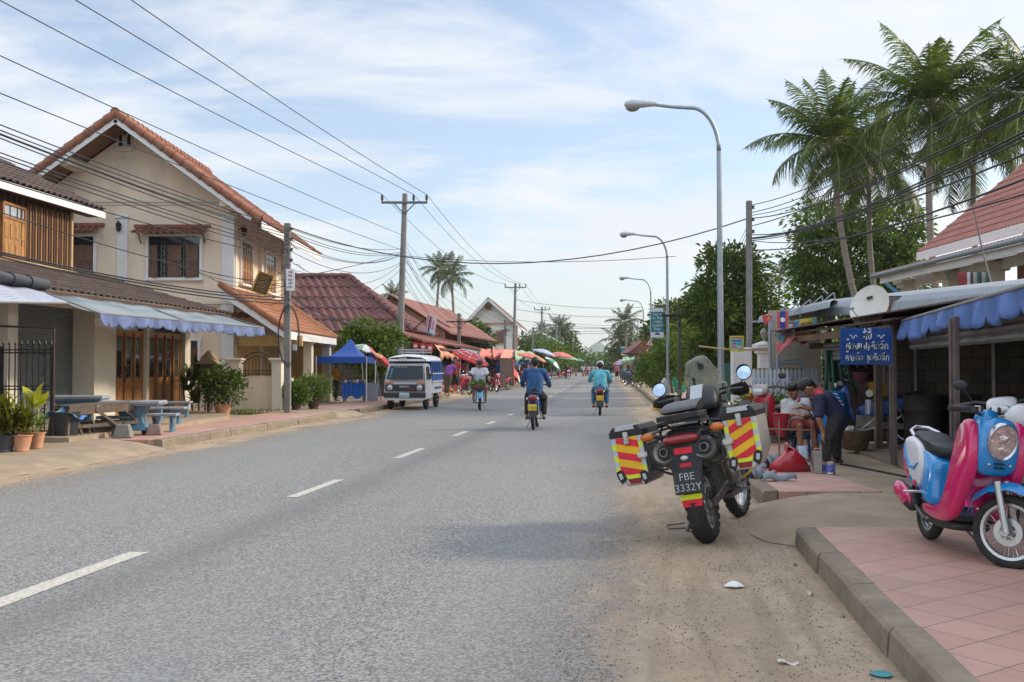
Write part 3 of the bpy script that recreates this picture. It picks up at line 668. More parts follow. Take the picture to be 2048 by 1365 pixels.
# lean-to porch on the road side
pa=W(452,571,30);pe=W(585,668,30);pe.x=-6.75
mb=MB();grid_roof(mb,(pe.x,30,pe.z+.1),(pe.x,38.3,pe.z+.1),(XR+.05,38.3,pa.z),(XR+.05,30,pa.z),.3,.035,9,.035)
pr=mb.build('porch_roof',m_tileo,H,solid=.03,fix=False)
mb=MB();ridge_caps(mb,(pe.x,29.98,pe.z+.12),(XR+.05,29.98,pa.z+.03),.12,.36);mb.build('verge_tiles',m_tileo,pr,smooth=50);mb=MB();ridge_caps(mb,(pe.x,38.3,pe.z+.12),(XR+.05,38.3,pa.z+.03),.1,.36);mb.build('verge_tiles',m_tileo,pr,smooth=50)
mb=MB();mb.beam((pe.x-.02,29.97,pe.z-.07),(XR,29.97,pa.z-.16),.03,.2);mb.beam((pe.x-.02,29.97,pe.z-.04),(pe.x-.02,38.3,pe.z-.04),.03,.24);mb.build('fascia',m_white,pr)
mb=MB();mb.box((XR+.04,34.8,1.3),(.06,6.9,2.4));mb.box((-8.0,38.1,1.3),(1.9,.1,2.5));mb.box((-7.6,31.35,2.25),(2.0,.12,.34));mb.build('porch_wall',mat('ochre_render',(.50,.33,.13),.85,var=.1,nscale=2,dirt=.2),H)
mb=MB()
for x,y in ((-7.15,31.4),(-7.1,34.7),(-7.1,38.1)):mb=MB();mb.box((x,y,1.2),(.3,.3,2.4));mb.box((x,y,2.3),(.42,.42,.12));mb.box((x,y,1.02),(.46,.46,.14));mb.box((x,y,.55),(.38,.38,.85));mb.build('porch_column',m_trim,H,bev=.012)
mb=MB();a=W(454,625,31.1);b_=W(523,640,31.1);grid_roof(mb,(a.x,30.5,b_.z),(b_.x,30.5,b_.z),(b_.x,31.2,a.z),(a.x,31.2,a.z),.22,.03,3,.03);mb.build('side_canopy',m_tiles,H,fix=False)
# a framed board left leaning on the porch roof
sg=thing('leaning_signboard','brown signboard with yellow frame and script leaning on the porch roof tiles','signboard',W(524,588,33.5))
mb=MB();c_=W(526,568,33.3);mb.box((c_.x,c_.y,c_.z),(.52,.03,.68),rx=-.25,ry=.32);mb.build('board',mat('brown_board',(.10,.065,.035),.6),sg)
mb=MB()
for a_,b__ in (((-.27,.36),(.27,.36)),((.27,.36),(.27,-.36)),((.27,-.36),(-.27,-.36)),((-.27,-.36),(-.27,.36))):
    Q=Matrix.Translation(c_)@Euler((-.25,.32,0)).to_matrix().to_4x4();mb.beam(Q@Vector((a_[0],-.02,a_[1])),Q@Vector((b__[0],-.02,b__[1])),.04,.05)
for j in range(6):
    z_=.22-.09*j;mb.tube([Q@Vector((-.18+.06*k,-.02,z_+.02*math.sin(k*2.3+j))) for k in range(6)],.01,4)
mb.build('frame',mat('yellow_frame',(.45,.33,.06),.5),sg)
# fence wall with two gate pillars and an arched iron panel
fw=thing('garden_wall','low cream garden wall with two capped pillars and an arched iron panel beside the potted shrubs','wall',W(514,829,29.6))
mb=MB();D=29.6
def gp(px,py):return W(px,py,D)
a=gp(480,753);b_=gp(548,831);mb.box(((a.x+b_.x)/2,D+.1,(a.z+b_.z)/2),(b_.x-a.x,.16,a.z-b_.z));mb.build('panel_wall',m_cream,fw)
for (x0,x1) in ((458,482),(546,565)):
    mb=MB();a=gp(x0,717);b_=gp(x1,830);cx_=(a.x+b_.x)/2;w_=b_.x-a.x;mb.box((cx_,D,(a.z+b_.z)/2),(w_,.36,a.z-b_.z))
    mb.box((cx_,D,a.z-.03),(w_+.16,.5,.07));mb.box((cx_,D,a.z-.1),(w_+.08,.42,.06));mb.build('pillar',m_trim,fw,bev=.01)
mb=MB();a=gp(484,750);b_=gp(546,750);n_=9
def archz(t):return .25+.42*math.sin(math.pi*(.12+.76*t))**.8
mb.tube([(a.x+(b_.x-a.x)*k/16,D,a.z+archz(k/16)) for k in range(17)],.016,6);mb.tube([(a.x+(b_.x-a.x)*k/16,D,a.z+archz(k/16)-.12) for k in range(17)],.012,6);mb.tube([a,b_],.014,6);mb.tube([a+Vector((0,0,.13)),b_+Vector((0,0,.13))],.01,6)
for k in range(n_+1):x=a.x+(b_.x-a.x)*k/n_;mb.tube([(x,D,a.z),(x,D,a.z+archz(k/n_)-.1)],.009,5);mb.torus((x+.06,D,a.z+.06),.035,.007,10,5,'y')
for k in range(5):mb.lathe([(.012,0),(.02,.03),(.002,.09)],(a.x+(b_.x-a.x)*(k+1)/6,D,a.z+archz((k+1)/6)),5)
mb.build('iron_panel',m_iron,fw)
# ---------------- dark timber shophouse on the left
B1=thing('timber_shophouse','dark timber upper storey over a shop with folding wooden doors and a grey roller shutter','building',(Xshop(24),24,.1))
EV=lambda y:-8.1-.1*(28.6-y)
mb=MB();grid_roof(mb,(EV(11),11,2.96),(EV(28.7),28.7,2.95),(EV(28.7)-4.9,28.7,4.36),(EV(11)-4.9,11,4.36),.26,.032,11,.03)
lr=mb.build('lower_roof',m_tiled,B1,solid=.025,fix=False)
mb=MB();mb.beam((EV(11)-.02,11,2.88),(EV(28.7)-.02,28.7,2.87),.03,.12);mb.build('fascia',m_woodd,lr)
mb=MB();a=Vector((EV(12)-.05,12,3.08));b_=Vector((EV(19.2),19.2,3.03));ridge_caps(mb,a,b_,.12,.55);mb.build('edge_tiles',mat('charcoal_ridge_tile',(.05,.055,.065),.6),lr,smooth=50)
Xu=lambda y:-11.8-.1*(26.5-y)
mb=MB();mb.prism([(Xu(12),12,3.6),(Xu(26.5),26.5,3.6),(Xu(26.5)-6,26.5,3.6),(Xu(12)-6,12,3.6)],(0,0,2.25));mb.prism([(Xu(26.5),26.5,5.85),(Xu(26.5)-6,26.5,5.85),(Xu(26.5)-3.4,26.5,7.4)],(0,-.2,0));mb.build('upper_wall',m_woodd,B1)
mb=MB();y=12.0
while y<26.45:mb.box((Xu(y)+.03,y,4.95),(.05,.06,1.9));y+=.24
mb.build('battens',mat('red_brown_battens',(.085,.04,.028),.6,var=.35,nscale=6,stretch=(3,3,.5)),B1)
mb=MB();y=24.6
while y<26.45:mb.box((Xu(y)+.022,y+.1,4.75),(.03,.15,1.45));y+=.24
mb.build('lower_boards',mat('honey_boards',(.30,.165,.07),.6,var=.3,nscale=6,stretch=(3,3,.4)),B1)
mb=MB();mb.beam((Xu(12)+.1,12,3.97),(Xu(26.5)+.1,26.5,3.95),.2,.1);mb.box((Xu(26.4)+.03,26.47,4.9),(.12,.1,2.0));mb.build('sill_beam',mat('straw_wood',(.42,.30,.15),.7,var=.2),B1)
f=MB();y0,y1=23.35,24.42;z0,z1=4.02,5.32;xx=Xu(23.9)
for y in (y0,y1):f.box((xx+.06,y,(z0+z1)/2),(.08,.08,z1-z0))
for z in (z0,z1-.33,z1):f.box((xx+.06,(y0+y1)/2,z),(.085,y1-y0,.06))
wn=f.build('window',m_wood,B1)
g=MB()
for k in range(3):g.box((xx+.05,y0+(y1-y0)*(k+.5)/3,z1-.16),(.03,(y1-y0)/3-.07,.26))
g.build('transom_pane',mat('milky_pane',(.38,.44,.48),.3),wn)
g=MB()
for k in range(4):
    yc=y0+(y1-y0)*(k+.5)/4;g.box((xx+.07,yc,4.5),(.03,(y1-y0)/4-.015,.94))
    for zc in (4.2,4.68):g.box((xx+.09,yc,zc),(.02,(y1-y0)/4*.55,.34))
g.build('shutter',mat('honey_shutter',(.36,.19,.07),.5,var=.3,nscale=6,stretch=(3,3,.4)),wn)
f=MB();
for y in (20.5,18):f.box((Xu(y)+.06,y,4.7),(.06,1.2,1.3))
f.build('window',mat('honey_shutter',(.36,.19,.07)),B1)
EU=lambda y:Xu(y)+.42
mb=MB();grid_roof(mb,(EU(11),11,5.78),(EU(27.5),27.5,5.78),(EU(27.5)-3.8,27.5,7.62),(EU(11)-3.8,11,7.62),.26,.03,9,.03);grid_roof(mb,(EU(27.5)-7.6,27.5,5.78),(EU(11)-7.6,11,5.78),(EU(11)-3.8,11,7.62),(EU(27.5)-3.8,27.5,7.62),.5,.03,4,.03)
ur=mb.build('upper_roof',m_tiled,B1,solid=.025,fix=False)
mb=MB();mb.beam((EU(11),11,5.64),(EU(27.5),27.5,5.64),.03,.2);mb.beam((EU(27.5),27.47,5.66),(EU(27.5)-3.8,27.47,7.5),.03,.18);mb.build('fascia',m_white,ur)
mb=MB();mb.prism([(EU(11),11,5.56),(EU(27.4),27.4,5.56),(Xu(27.4),27.4,5.56),(Xu(11),11,5.56)],(0,0,.02));mb.build('soffit',m_woodd,ur)
# shop front
m_col=mat('pale_column_paint',(.62,.57,.47),.75,var=.06,nscale=2,dirt=.4,dirtcol=(.36,.30,.22))
def yat(px,off=0.0):
    "where the shop-front line crosses this direction"
    k=(px-1024)/1991;return (-9.2-2.81+off)/(k-.1)
YD=[yat(p) for p in (28,168,207,288,294,363,377)]
mb=MB();mb.box((Xshop(YD[1]+.3)-.05,(YD[1]+YD[2])/2+.2,1.6),(.5,YD[2]-YD[1]+.35,2.9));mb.build('column',m_col,B1)
mb=MB();mb.box((Xshop(YD[0])-.1,YD[0]-.2,1.6),(.35,.4,2.9));mb.build('column',m_col,B1)
mb=MB();mb.box((Xshop(YD[3])-.05,(YD[3]+YD[4])/2,1.6),(.25,YD[4]-YD[3],2.9));mb.build('column',m_col,B1)
mb=MB();mb.box((Xshop(YD[6])-.12,YD[6]-.15,1.6),(.3,YD[6]-YD[5],2.9));mb.build('column',m_col,B1)
mb=MB();mb.prism([(Xshop(11)-.9,11,.1),(Xshop(28.3)-.9,28.3,.1),(Xshop(28.3)-1.0,28.3,.1),(Xshop(11)-1.0,11,.1)],(0,0,2.9));mb.prism([(Xshop(28.3),28.35,.1),(Xshop(28.3)-5,28.35,.1),(Xshop(28.3)-5,28.25,.1),(Xshop(28.3),28.25,.1)],(0,0,3.0));mb.prism([(Xshop(11),11,2.75),(Xshop(28.3),28.3,2.75),(Xshop(28.3)-.2,28.3,2.75),(Xshop(11)-.2,11,2.75)],(0,0,.3));mb.build('ground_floor_wall',m_cream,B1)
def shutter_mesh(y0,y1,off,z0,z1):
    mb=MB();nz=int((z1-z0)/.045)
    rows=[]
    for k in range(nz*3+1):z=z0+(z1-z0)*k/(nz*3);rows.append((z,.012*math.cos(k*2*math.pi/3)))
    V=[(Xshop(y)+off+o,y,z) for z,o in rows for y in (y0,y1)]
    mb.add(V,[(2*i,2*i+1,2*i+3,2*i+2) for i in range(len(rows)-1)]);return mb
shutter_mesh(YD[0]-.1,YD[1]+.35,-.28,.22,2.75).build('roller_shutter',mat('grey_roller_shutter',(.20,.225,.23),.5,metal=.3,var=.08,nscale=3),B1,fix=False)
shutter_mesh(13,YD[0]-.4,-.28,.22,2.75).build('roller_shutter',mat('grey_roller_shutter',(.2,.2,.2)),B1,fix=False)
def folding(y0,y1,z0=.24,z1=2.28):
    f=MB()
    for y in (y0,y1):f.box((Xshop(y)-.06,y,(z0+z1+.35)/2),(.1,.07,z1-z0+.35))
    for z in (z1+.03,z1+.36):f.box((Xshop((y0+y1)/2)-.06,(y0+y1)/2,z),(.1,y1-y0,.07),rz=-.1)
    d=f.build('folding_door',m_wood,B1);n_=4;L_=(y1-y0-.08)/n_;g=MB();gl=MB();tr=MB();hd=MB()
    for k in range(n_):
        ya=y0+.04+L_*k;yc=ya+L_/2;x=Xshop(yc)-.03;zc=(z0+z1)/2;hh=z1-z0
        for y in (ya+.045,ya+L_-.045):g.box((x,y,zc),(.045,.085,hh),rz=-.1)
        for z,h_ in ((z0+.06,.12),(z0+hh*.42,.14),(z1-.05,.1)):g.box((x,yc,z),(.044,L_-.17,h_),rz=-.1)
        g.box((x-.012,yc,z0+hh*.22),(.02,L_-.17,hh*.36),rz=-.1)
        g.prism([(x+.002,yc-L_*.2,z0+.16),(x+.002,yc+L_*.2,z0+.16),(x+.002,yc+L_*.2,z0+hh*.30),(x+.002,yc,z0+hh*.355),(x+.002,yc-L_*.2,z0+hh*.30)],(.012,0,0))
        for s_ in (-1,1):gl.box((x-.004,yc,z0+hh*.7),(.012,L_-.17,hh*.46),rz=-.1) if s_>0 else None
        tr.box((Xshop(yc)-.06,yc,z1+.195),(.012,L_-.03,.26),rz=-.1)
        if k:g.box((x+.026,ya,zc),(.008,.03,hh),rz=-.1)
    g.build('door_leaf',m_wood,d,bev=.004);gl.build('glass_pane',m_glassd,d);tr.build('transom_pane',m_glassd,d)
    for zc in (z0+hh*.5,):
        ym=y0+.04+L_*2;x=Xshop(ym)+.02;hd.tube([(x,ym-.03,zc-.2),(x+.04,ym-.06,zc-.1),(x+.045,ym-.03,zc),(x+.04,ym-.06,zc+.1),(x,ym-.03,zc+.2)],.012,6);hd.tube([(x,ym+.05,zc-.12),(x+.04,ym+.05,zc-.08),(x+.04,ym+.05,zc+.08),(x,ym+.05,zc+.12)],.011,6)
    hd.build('handle',m_iron,d)
folding(YD[2]+.02,YD[3]-.02);folding(YD[4]+.02,YD[5]-.02)
# awnings are cloth on their own poles: stretched from the eave
def cloth_mat(name,c1,c2,scale,axis=1,thick=.5,rough=.8):
    m,t,b=newmat(name);n=NT(t);co=n.n('ShaderNodeTexCoord');s_=n.n('ShaderNodeSeparateXYZ');n.L(co.outputs['Object'],s_.inputs[0])
    f=n.m('FRACT',n.m('MULTIPLY',s_.outputs[axis],scale));st=n.m('GREATER_THAN',f,thick)
    col=n.mix(st,c1,c2);d=n.noise(co.outputs['Object'],2.5,6,.65);col=n.mix(n.rng(d,.45,.75,0,.35),col,(.22,.24,.25));n.L(col,b.inputs['Base Color']);b.inputs['Roughness'].default_value=rough
    n.bump(n.noise(co.outputs['Object'],3,4,.6),.4,.03,b);return m
def awning(name,label,A,B,Cc,D,m,sag=.06,nu=24,nv=8,fringe=None,fm=None,group=None,flen=.28,scw=.32):
    "A-B inner edge along the eave, D-C outer edge; fringe hangs from D-C in scallops"
    A,B,Cc,D=map(Vector,(A,B,Cc,D));t=thing(name,label,'awning',A.lerp(Cc,.5)-Vector((0,0,1)),group=group)
    def f(u,v):
        p=A.lerp(B,u).lerp(D.lerp(Cc,u),v);return p-Vector((0,0,sag*math.sin(math.pi*v)*(1+.5*math.sin(u*25))+.015*math.sin(u*40+v*3)))
    mb=MB();mb.grid(f,nu,nv);sh=mb.build('awning_cloth',m,t,smooth=180,solid=.006,fix=False)
    mb=MB();mb.tube([D,Cc],.018,6);mb.tube([A,D],.018,6);mb.tube([B,Cc],.018,6);mb.tube([A.lerp(B,.45),D.lerp(Cc,.45)],.016,6);mb.build('awning_frame',mat('frame_steel',(.25,.24,.23),.5,metal=.6),t)
    if fringe:
        L_=(Cc-D).length;n_=int(L_/scw*8);d=(Cc-D).normalized();s_=d.cross(Vector((0,0,1)));mb=MB();V=[];nr=5
        for i in range(n_+1):
            u=i/n_;ph=i/8*math.pi;ln=flen*(.62+.38*abs(math.sin(ph))**.6)*(1+.12*math.sin(u*17))
            for j in range(nr+1):
                q=j/nr;p=D.lerp(Cc,u)+s_*(.05*math.sin(u*L_*8+1)*q+.02*math.sin(u*L_*21)*q)-Vector((0,0,ln*q));V.append(p)
        mb.add(V,[(i*(nr+1)+j,i*(nr+1)+j+1,(i+1)*(nr+1)+j+1,(i+1)*(nr+1)+j) for i in range(n_) for j in range(nr)])
        mb.build('scalloped_valance',fm,t,smooth=180,solid=.004,fix=False)
    return t
m_aw_grey=cloth_mat('faded_grey_blue_canvas',(.17,.21,.235),(.21,.255,.28),.55,1)
m_val=mat('blue_violet_valance',(.11,.15,.29),.8,var=.2,nscale=5,dirt=.4,dirtcol=(.30,.33,.40))
a1=Vector((EV(19.3)+.02,19.3,2.86));a2=Vector((EV(28.5)+.02,28.5,2.86));d1=W(199,627,19.6);d2=W(528,656,26.6)
awning('canvas_awning','long faded grey-blue canvas awning with scalloped violet valance over the wooden doors',a1,a2,d2,d1,m_aw_grey,.05,36,8,True,m_val,flen=.26)
m_stripe=cloth_mat('blue_white_stripe',(.42,.44,.47),(.05,.10,.28),5.5,1,.72)
awning('striped_awning','blue and white striped corrugated awning over the grey roller shutter',(EV(13)+.05,13,2.93),(EV(19.1)+.05,19.1,2.9),W(137,607,16.6),W(-160,603,12.5),m_stripe,.02,30,6)
# ---------------- things on the left pavement
def conc_bench(label,loc,rz,w_=.95,d=.3,h=.42,group='blue concrete benches on the terrace',cat='bench',name='concrete_bench'):
    t=thing(name,label,cat,loc,rz,group=group);mb=MB();mb.box((0,0,h-.025),(w_,d,.05));mb.build('seat' if cat == 'bench' else 'tabletop',m_greytop,t,local=True,bev=.01)
    for s_ in (-1,1):
        P_=[];k=8
        for i in range(k+1):q=i/k;P_.append((d*.5*(.92-.42*math.sin(math.pi*q)),0,(h-.05)*q))
        P2=[(-p[0],0,p[2]) for p in reversed(P_)];lg=MB(Matrix.Translation((s_*w_*.3,0,0))@Matrix.Rotation(math.pi/2,4,'Z'));lg.prism([(p[0],-.03,p[2]) for p in P_+P2],(0,.06,0));lg.build('leg',m_blueconc,t,local=True)
    return t
def conc_table(label,loc,rz,w_=1.05,d=.62,h=.7):
    t=thing('concrete_table',label,'table',loc,rz,group='blue concrete tables in front of the shop');mb=MB();mb.box((0,0,h-.03),(w_,d,.06));mb.box((0,0,h-.075),(w_*.94,d*.9,.03));mb.build('tabletop',m_greytop,t,local=True,bev=.01)
    mb=MB();mb.loft([[Vector((x*a_,y*b__,z)) for x,y in ((-1,-1),(1,-1),(1,1),(-1,1))] for a_,b__,z in ((.3,.2,0),(.24,.16,.12),(.2,.13,.25),(.3,.2,.48),(.4,.24,h-.09))]);mb.build('pedestal',m_blueconc,t,local=True,bev=.01);return t
conc_table('blue concrete table nearest the roller shutter, farthest left of the tables',W(165,0,18.9).to_2d().to_3d()+Vector((0,0,.235)),.12,1.05,.6,.66)
conc_table('blue concrete table in front of the wooden folding doors',Vector((-7.22,19.0,.235)),.1,1.12,.62,.56)
conc_bench('small blue concrete bench on the terrace nearest the potted bushes',Vector((W(366,0,23.8).x,23.8,.235)),.1,.56,.3,.38)
conc_bench('blue concrete bench at the terrace edge beside the squat reddish block',Vector((-6.95,19.9,.15)),.1,.56,.32,.36)
conc_bench('long blue concrete bench between the second table and the doors',Vector((-7.25,21.0,.235)),.1,.75,.3,.36)
conc_bench('blue concrete bench close to the doors behind the second table',Vector((W(312,0,22.2).x,22.2,.235)),.1,.6,.3,.42)
conc_bench('blue concrete bench half hidden behind the old wooden table',Vector((W(238,0,18.9).x,18.9,.15)),.1,.62,.3,.36)
t=thing('wooden_table','weathered grey wooden work table standing askew on the pavement edge','table',(-7.3,18.1,.15),0)
mb=MB();q=[Vector((-7.75,17.45,.72)),Vector((-7.05,18.95,.76)),Vector((-7.42,19.15,.76)),Vector((-8.1,17.6,.72))];mb.prism(q,(0,0,.04));mb.beam(q[0]+Vector((0,0,-.07)),q[1]+Vector((0,0,-.07)),.03,.13);mb.beam(q[0]+Vector((0,0,-.07)),q[3]+Vector((0,0,-.07)),.03,.12);mb.build('tabletop',m_oldwood,t)
for k,p in enumerate(q):
    mb=MB();c_=(q[0]+q[2])/2;d_=(p-c_)*.08;f_=Vector((p.x+d_.x,p.y+d_.y,.15));mb.beam(f_,p-Vector((0,0,.02)),.06,.06);mb.build('leg',m_oldwood,t)
mb=MB();mb.beam(q[0]+Vector((0,0,-.34)),q[1]+Vector((0,0,-.36)),.03,.06);mb.beam(q[0]+Vector((.1,.3,-.5)),q[0]+Vector((.05,.1,-.05)),.03,.05);mb.beam(q[1]+Vector((0,0,-.4)),q[1]+Vector((-.22,-.45,-.04)),.03,.05);mb.beam(q[0]+Vector((.6,1.1,-.5)),q[0]+Vector((.25,.5,-.04)),.03,.05);mb.build('brace',m_oldwood,t)
def block(label,px,py,z,sx,sy,sz,m,pipe=False):
    g=G(px,py,z);t=thing('umbrella_base',label,'umbrella base',g);mb=MB();mb.box(g+Vector((0,sy/2,sz/2)),(sx,sy,sz),top=.62,rz=.15);mb.build('block',m,t,bev=.015)
    if pipe:mb=MB();mb.tube([g+Vector((-.0,sy/2,sz-.02)),g+Vector((0,sy/2,sz+.1))],.02,8);mb.lathe([(.045,0),(.05,.02),(.02,.06)],g+Vector((0,sy/2,sz+.08)),8);mb.build('pipe',m_iron,t)
block('squat tapered grey concrete umbrella base by the wooden table leg',240,877,.15,.34,.3,.24,mat('mossy_concrete',(.19,.19,.165),.9,var=.3,bump=.4))
block('squat reddish concrete umbrella base with a short pipe on top',305,871,.15,.3,.26,.2,mat('red_concrete',(.25,.17,.15),.9,var=.3,bump=.4),True)
m_crate=mat('crate_wood',(.085,.065,.05),.85,var=.4,nscale=8,bump=.3)
def crate(label,c,s_,rz=0.0,m=m_crate,group='wooden crates under the table'):
    t=thing('wooden_crate',label,'crate',(c[0],c[1],c[2]),rz,group=group);mb=MB()
    for k in range(4):
        z=s_[2]*(k+.5)/4
        for y in (-1,1):mb.box((0,y*s_[1]/2,z),(s_[0],.015,s_[2]/4-.02))
        for x in (-1,1):mb.box((x*s_[0]/2,0,z),(.015,s_[1],s_[2]/4-.02))
    mb.box((0,0,.01),(s_[0],s_[1],.02));mb.build('slats',m,t,local=True);mb=MB()
    for x in (-1,1):
        for y in (-1,1):mb.box((x*(s_[0]/2-.02),y*(s_[1]/2-.02),s_[2]/2),(.035,.035,s_[2]+.01))
    mb.build('corner_posts',m,t,local=True);return t
crate('slatted wooden crate under the right end of the old table',(-7.5,18.6,.15),(.5,.35,.3),.4)
crate('slatted wooden crate just behind the front legs of the old table',(-7.95,18.3,.15),(.42,.35,.28),.2)
bt=thing('plastic_tub','dark washing tub with blue and green plastic sheeting beside the iron gate','tub',(W(140,0,17.6).x,17.6,.15))
mb=MB();c_=bt.location;mb.lathe([(.2,.02),(.24,.3),(.26,.5),(.23,.5)],c_,14);mb.build('tub',mat('black_plastic',(.03,.03,.035),.5),bt,smooth=40)
mb=MB();mb.grid(lambda u,v:c_+Vector(((u-.5)*.6,(v-.5)*.5,.56+.06*math.sin(u*9)*math.cos(v*7)-abs(u-.5)*.35)),10,8);mb.build('plastic_sheet',cloth_mat('blue_green_plastic',(.06,.16,.42),(.28,.5,.28),4.5,0,.7,.4),bt,smooth=180,solid=.004,fix=False)
# iron gate, open, with its pipe frame
gt=thing('iron_gate','black wrought iron gate leaf with spear tips standing open by the potted plants','gate',(W(60,0,17.4).x,17.4,.15))
Dg=17.4;X=lambda px:W(px,700,Dg).x;Z=lambda py:W(0,py,Dg).z
mb=MB();mb.tube([(X(-40),Dg,Z(651)),(X(108),Dg,Z(657)),(X(108),Dg,.15)],.022,8);mb.build('pipe_frame',mat('rusty_pipe',(.06,.035,.03),.7,var=.3),gt)
mb=MB()
for py in (700,706,773,779,868):mb.box(((X(2)+X(102))/2,Dg+.03,Z(py)),(X(102)-X(2),.025,.022))
for k in range(9):
    x=X(5+k*12);mb.tube([(x,Dg+.03,.2),(x,Dg+.03,Z(690))],.013,5,True);mb.lathe([(.02,0),(.024,.02),(.001,.09)],(x,Dg+.03,Z(690)),6)
for px in (1,103):mb.box((X(px),Dg+.03,(.18+Z(693))/2),(.045,.045,Z(693)-.18))
for k in range(5):x=X(78+k*.2);mb.torus((X(86),Dg+.02,.35+k*.33),.035,.009,10,5,'y')
mb.build('bars',m_iron,gt)
# pots and plants
def pot(name,label,c,r,h,m,group=None):
    t=thing(name,label,'plant pot',c,group=group);mb=MB();mb.lathe([(r*.7,0),(r*.78,.02),(r*.72,.04),(r*.92,h*.6),(r,h*.9),(r*1.1,h*.92),(r*1.1,h),(r*.95,h),(r*.9,h*.9),(1e-5,h*.88)],c,20);mb.build('pot',m,t,smooth=40);return t
m_terra=mat('terracotta',(.48,.235,.135),.8,var=.12,nscale=6,dirt=.3,dirtcol=(.3,.2,.13));m_blackpot=mat('black_pot',(.045,.045,.055),.6,var=.2)
def shoots(t,base,n,ln,wd,m,up=.7,name='leaves',bend=.3,seed=3,rise=.0,spread=.1):
    rd=random.Random(seed);mb=MB()
    for i in range(n):
        az=rd.uniform(0,6.283);el=rd.uniform(R(15),R(88))*up+R(5);L_=ln*rd.uniform(.6,1.15);p=Vector(base)+Vector((rd.uniform(-1,1)*spread,rd.uniform(-1,1)*spread,rise*rd.random()));h=Vector((math.cos(az),math.sin(az),0));sd_=Vector((-h.y,h.x,0));k=5;a_=[];b__=[]
        for j in range(k+1):
            q=j/k;w_=wd*L_*math.sin(math.pi*(.12+.86*q))*.5;a_.append(p-sd_*w_);b__.append(p+sd_*w_);e=el-bend*j*.6;p=p+(h*math.cos(e)+Vector((0,0,math.sin(e))))*L_/k
        o=len(mb.V);mb.V+=[tuple(v) for v in a_+b__];mb.Fc+=[(o+j,o+j+1,o+k+2+j,o+k+1+j) for j in range(k)];mb.mi+=[0]*k
    return mb.build(name,m,t,smooth=180,fix=False)
L_crot=leafmat('croton_leaf',(.13,.17,.02),.6,.3);L_yel=leafmat('yellow_green_leaf',(.30,.36,.03),.25,.45,.35);L_red=leafmat('dracaena_leaf',(.07,.09,.03),.6,.3)
p1=G(8,905,.15);p2=G(44,904,.15);p3=G(66,899,.15)+Vector((0,.12,0))
t=pot('potted_plant','black pot with a dense spiky dark and yellow croton at the left frame edge',p1,.165,.26,m_blackpot);shoots(t,p1+Vector((0,0,.26)),150,.34,.14,L_crot,.95,bend=.22,seed=1,rise=.4,spread=.12);shoots(t,p1+Vector((0,0,.24)),60,.4,.10,L_red,.8,seed=2,rise=.2,name='lower_leaves')
t=pot('potted_plant','terracotta pot of bushy yellow-tipped croton between the black pot and the narrow pot',p2,.14,.26,m_terra);shoots(t,p2+Vector((0,0,.26)),130,.36,.13,L_crot,.95,bend=.25,seed=4,rise=.25,spread=.1)
t=pot('potted_plant','right-hand terracotta pot with tall broad yellow-green leaves',p3,.12,.26,m_terra)
mb=MB();mb.tube([p3+Vector((0,0,.26)),p3+Vector((.02,0,.6)),p3+Vector((-.02,0,.8))],[.018,.015,.012],6);mb.build('stem',mat('green_stem',(.3,.36,.1),.5),t)
shoots(t,p3+Vector((-.02,0,.62)),10,.36,.62,L_yel,.98,bend=.16,seed=11,rise=.12,spread=.04);shoots(t,p3+Vector((0,0,.26)),40,.3,.1,L_light,.8,seed=12,name='lower_leaves',rise=.15)
# bushes by the garden wall
t=thing('dracaena','tall dark bush of long strap leaves beside the last shop column','shrub',(W(402,0,27).x,27,.1))
c_=t.location.copy();mb=MB()
for k in range(5):mb.tube([c_+Vector((.15*(k-2),.05*k,0)),c_+Vector((.22*(k-2),0,1.0+.15*k))],.025,5)
mb.build('stems',m_bark,t)
for k,(dx,dz) in enumerate(((-.22,.7),(.05,1.15),(.28,.6),(-.1,.35),(.12,.85),(-.3,.95),(.3,1.2))):shoots(t,c_+Vector((dx,.1*k-.2,dz)),45,.62,.12,L_dark if k % 2 else L_mid,.95,seed=20+k,bend=.38)
c_=Vector((W(452,0,26.2).x,26.2,.15))
t=pot('potted_shrub','glossy dark green leafy shrub in a terracotta pot in front of the garden wall',c_,.22,.3,m_terra)
P_,Dn=clumps([((c_.x-.05,c_.y,.95),(.45,.4,.5)),((c_.x+.28,c_.y,.9),(.3,.3,.4)),((c_.x-.2,c_.y,1.15),(.3,.3,.3))],130,14,.09);leafmesh('crown',P_,Dn,.11,.05,L_dark,t)
limbs_=MB();limbs(limbs_,c_+Vector((0,0,.28)),c_+Vector((0,0,.8)),.03,[c_+Vector((.2,0,1)),c_+Vector((-.25,0,1.1))],2,3);limbs_.build('trunk',m_bark,t)
t=thing('spirit_house','tiny wooden spirit house half buried in the bushes by the garden wall','spirit house',(W(424,0,26.6).x,26.6,.15));c_=t.location.copy()
mb=MB();mb.box(c_+Vector((0,0,.55)),(.08,.08,1.1));mb.box(c_+Vector((0,0,1.12)),(.42,.36,.04));mb.box(c_+Vector((0,0,1.25)),(.26,.24,.24))
for x in (-.18,.18):
    for y in (-.15,.15):mb.box(c_+Vector((x,y,1.25)),(.02,.02,.25))
mb.build('shrine_body',m_oldwood,t)
mb=MB();mb.prism([c_+Vector((-.3,-.22,1.36)),c_+Vector((.3,-.22,1.36)),c_+Vector((0,-.22,1.62))],(0,.44,0));mb.prism([c_+Vector((-.2,-.16,1.5)),c_+Vector((.2,-.16,1.5)),c_+Vector((0,-.16,1.72))],(0,.32,0));mb.build('roof',mat('thatch',(.30,.22,.14),.9),t)
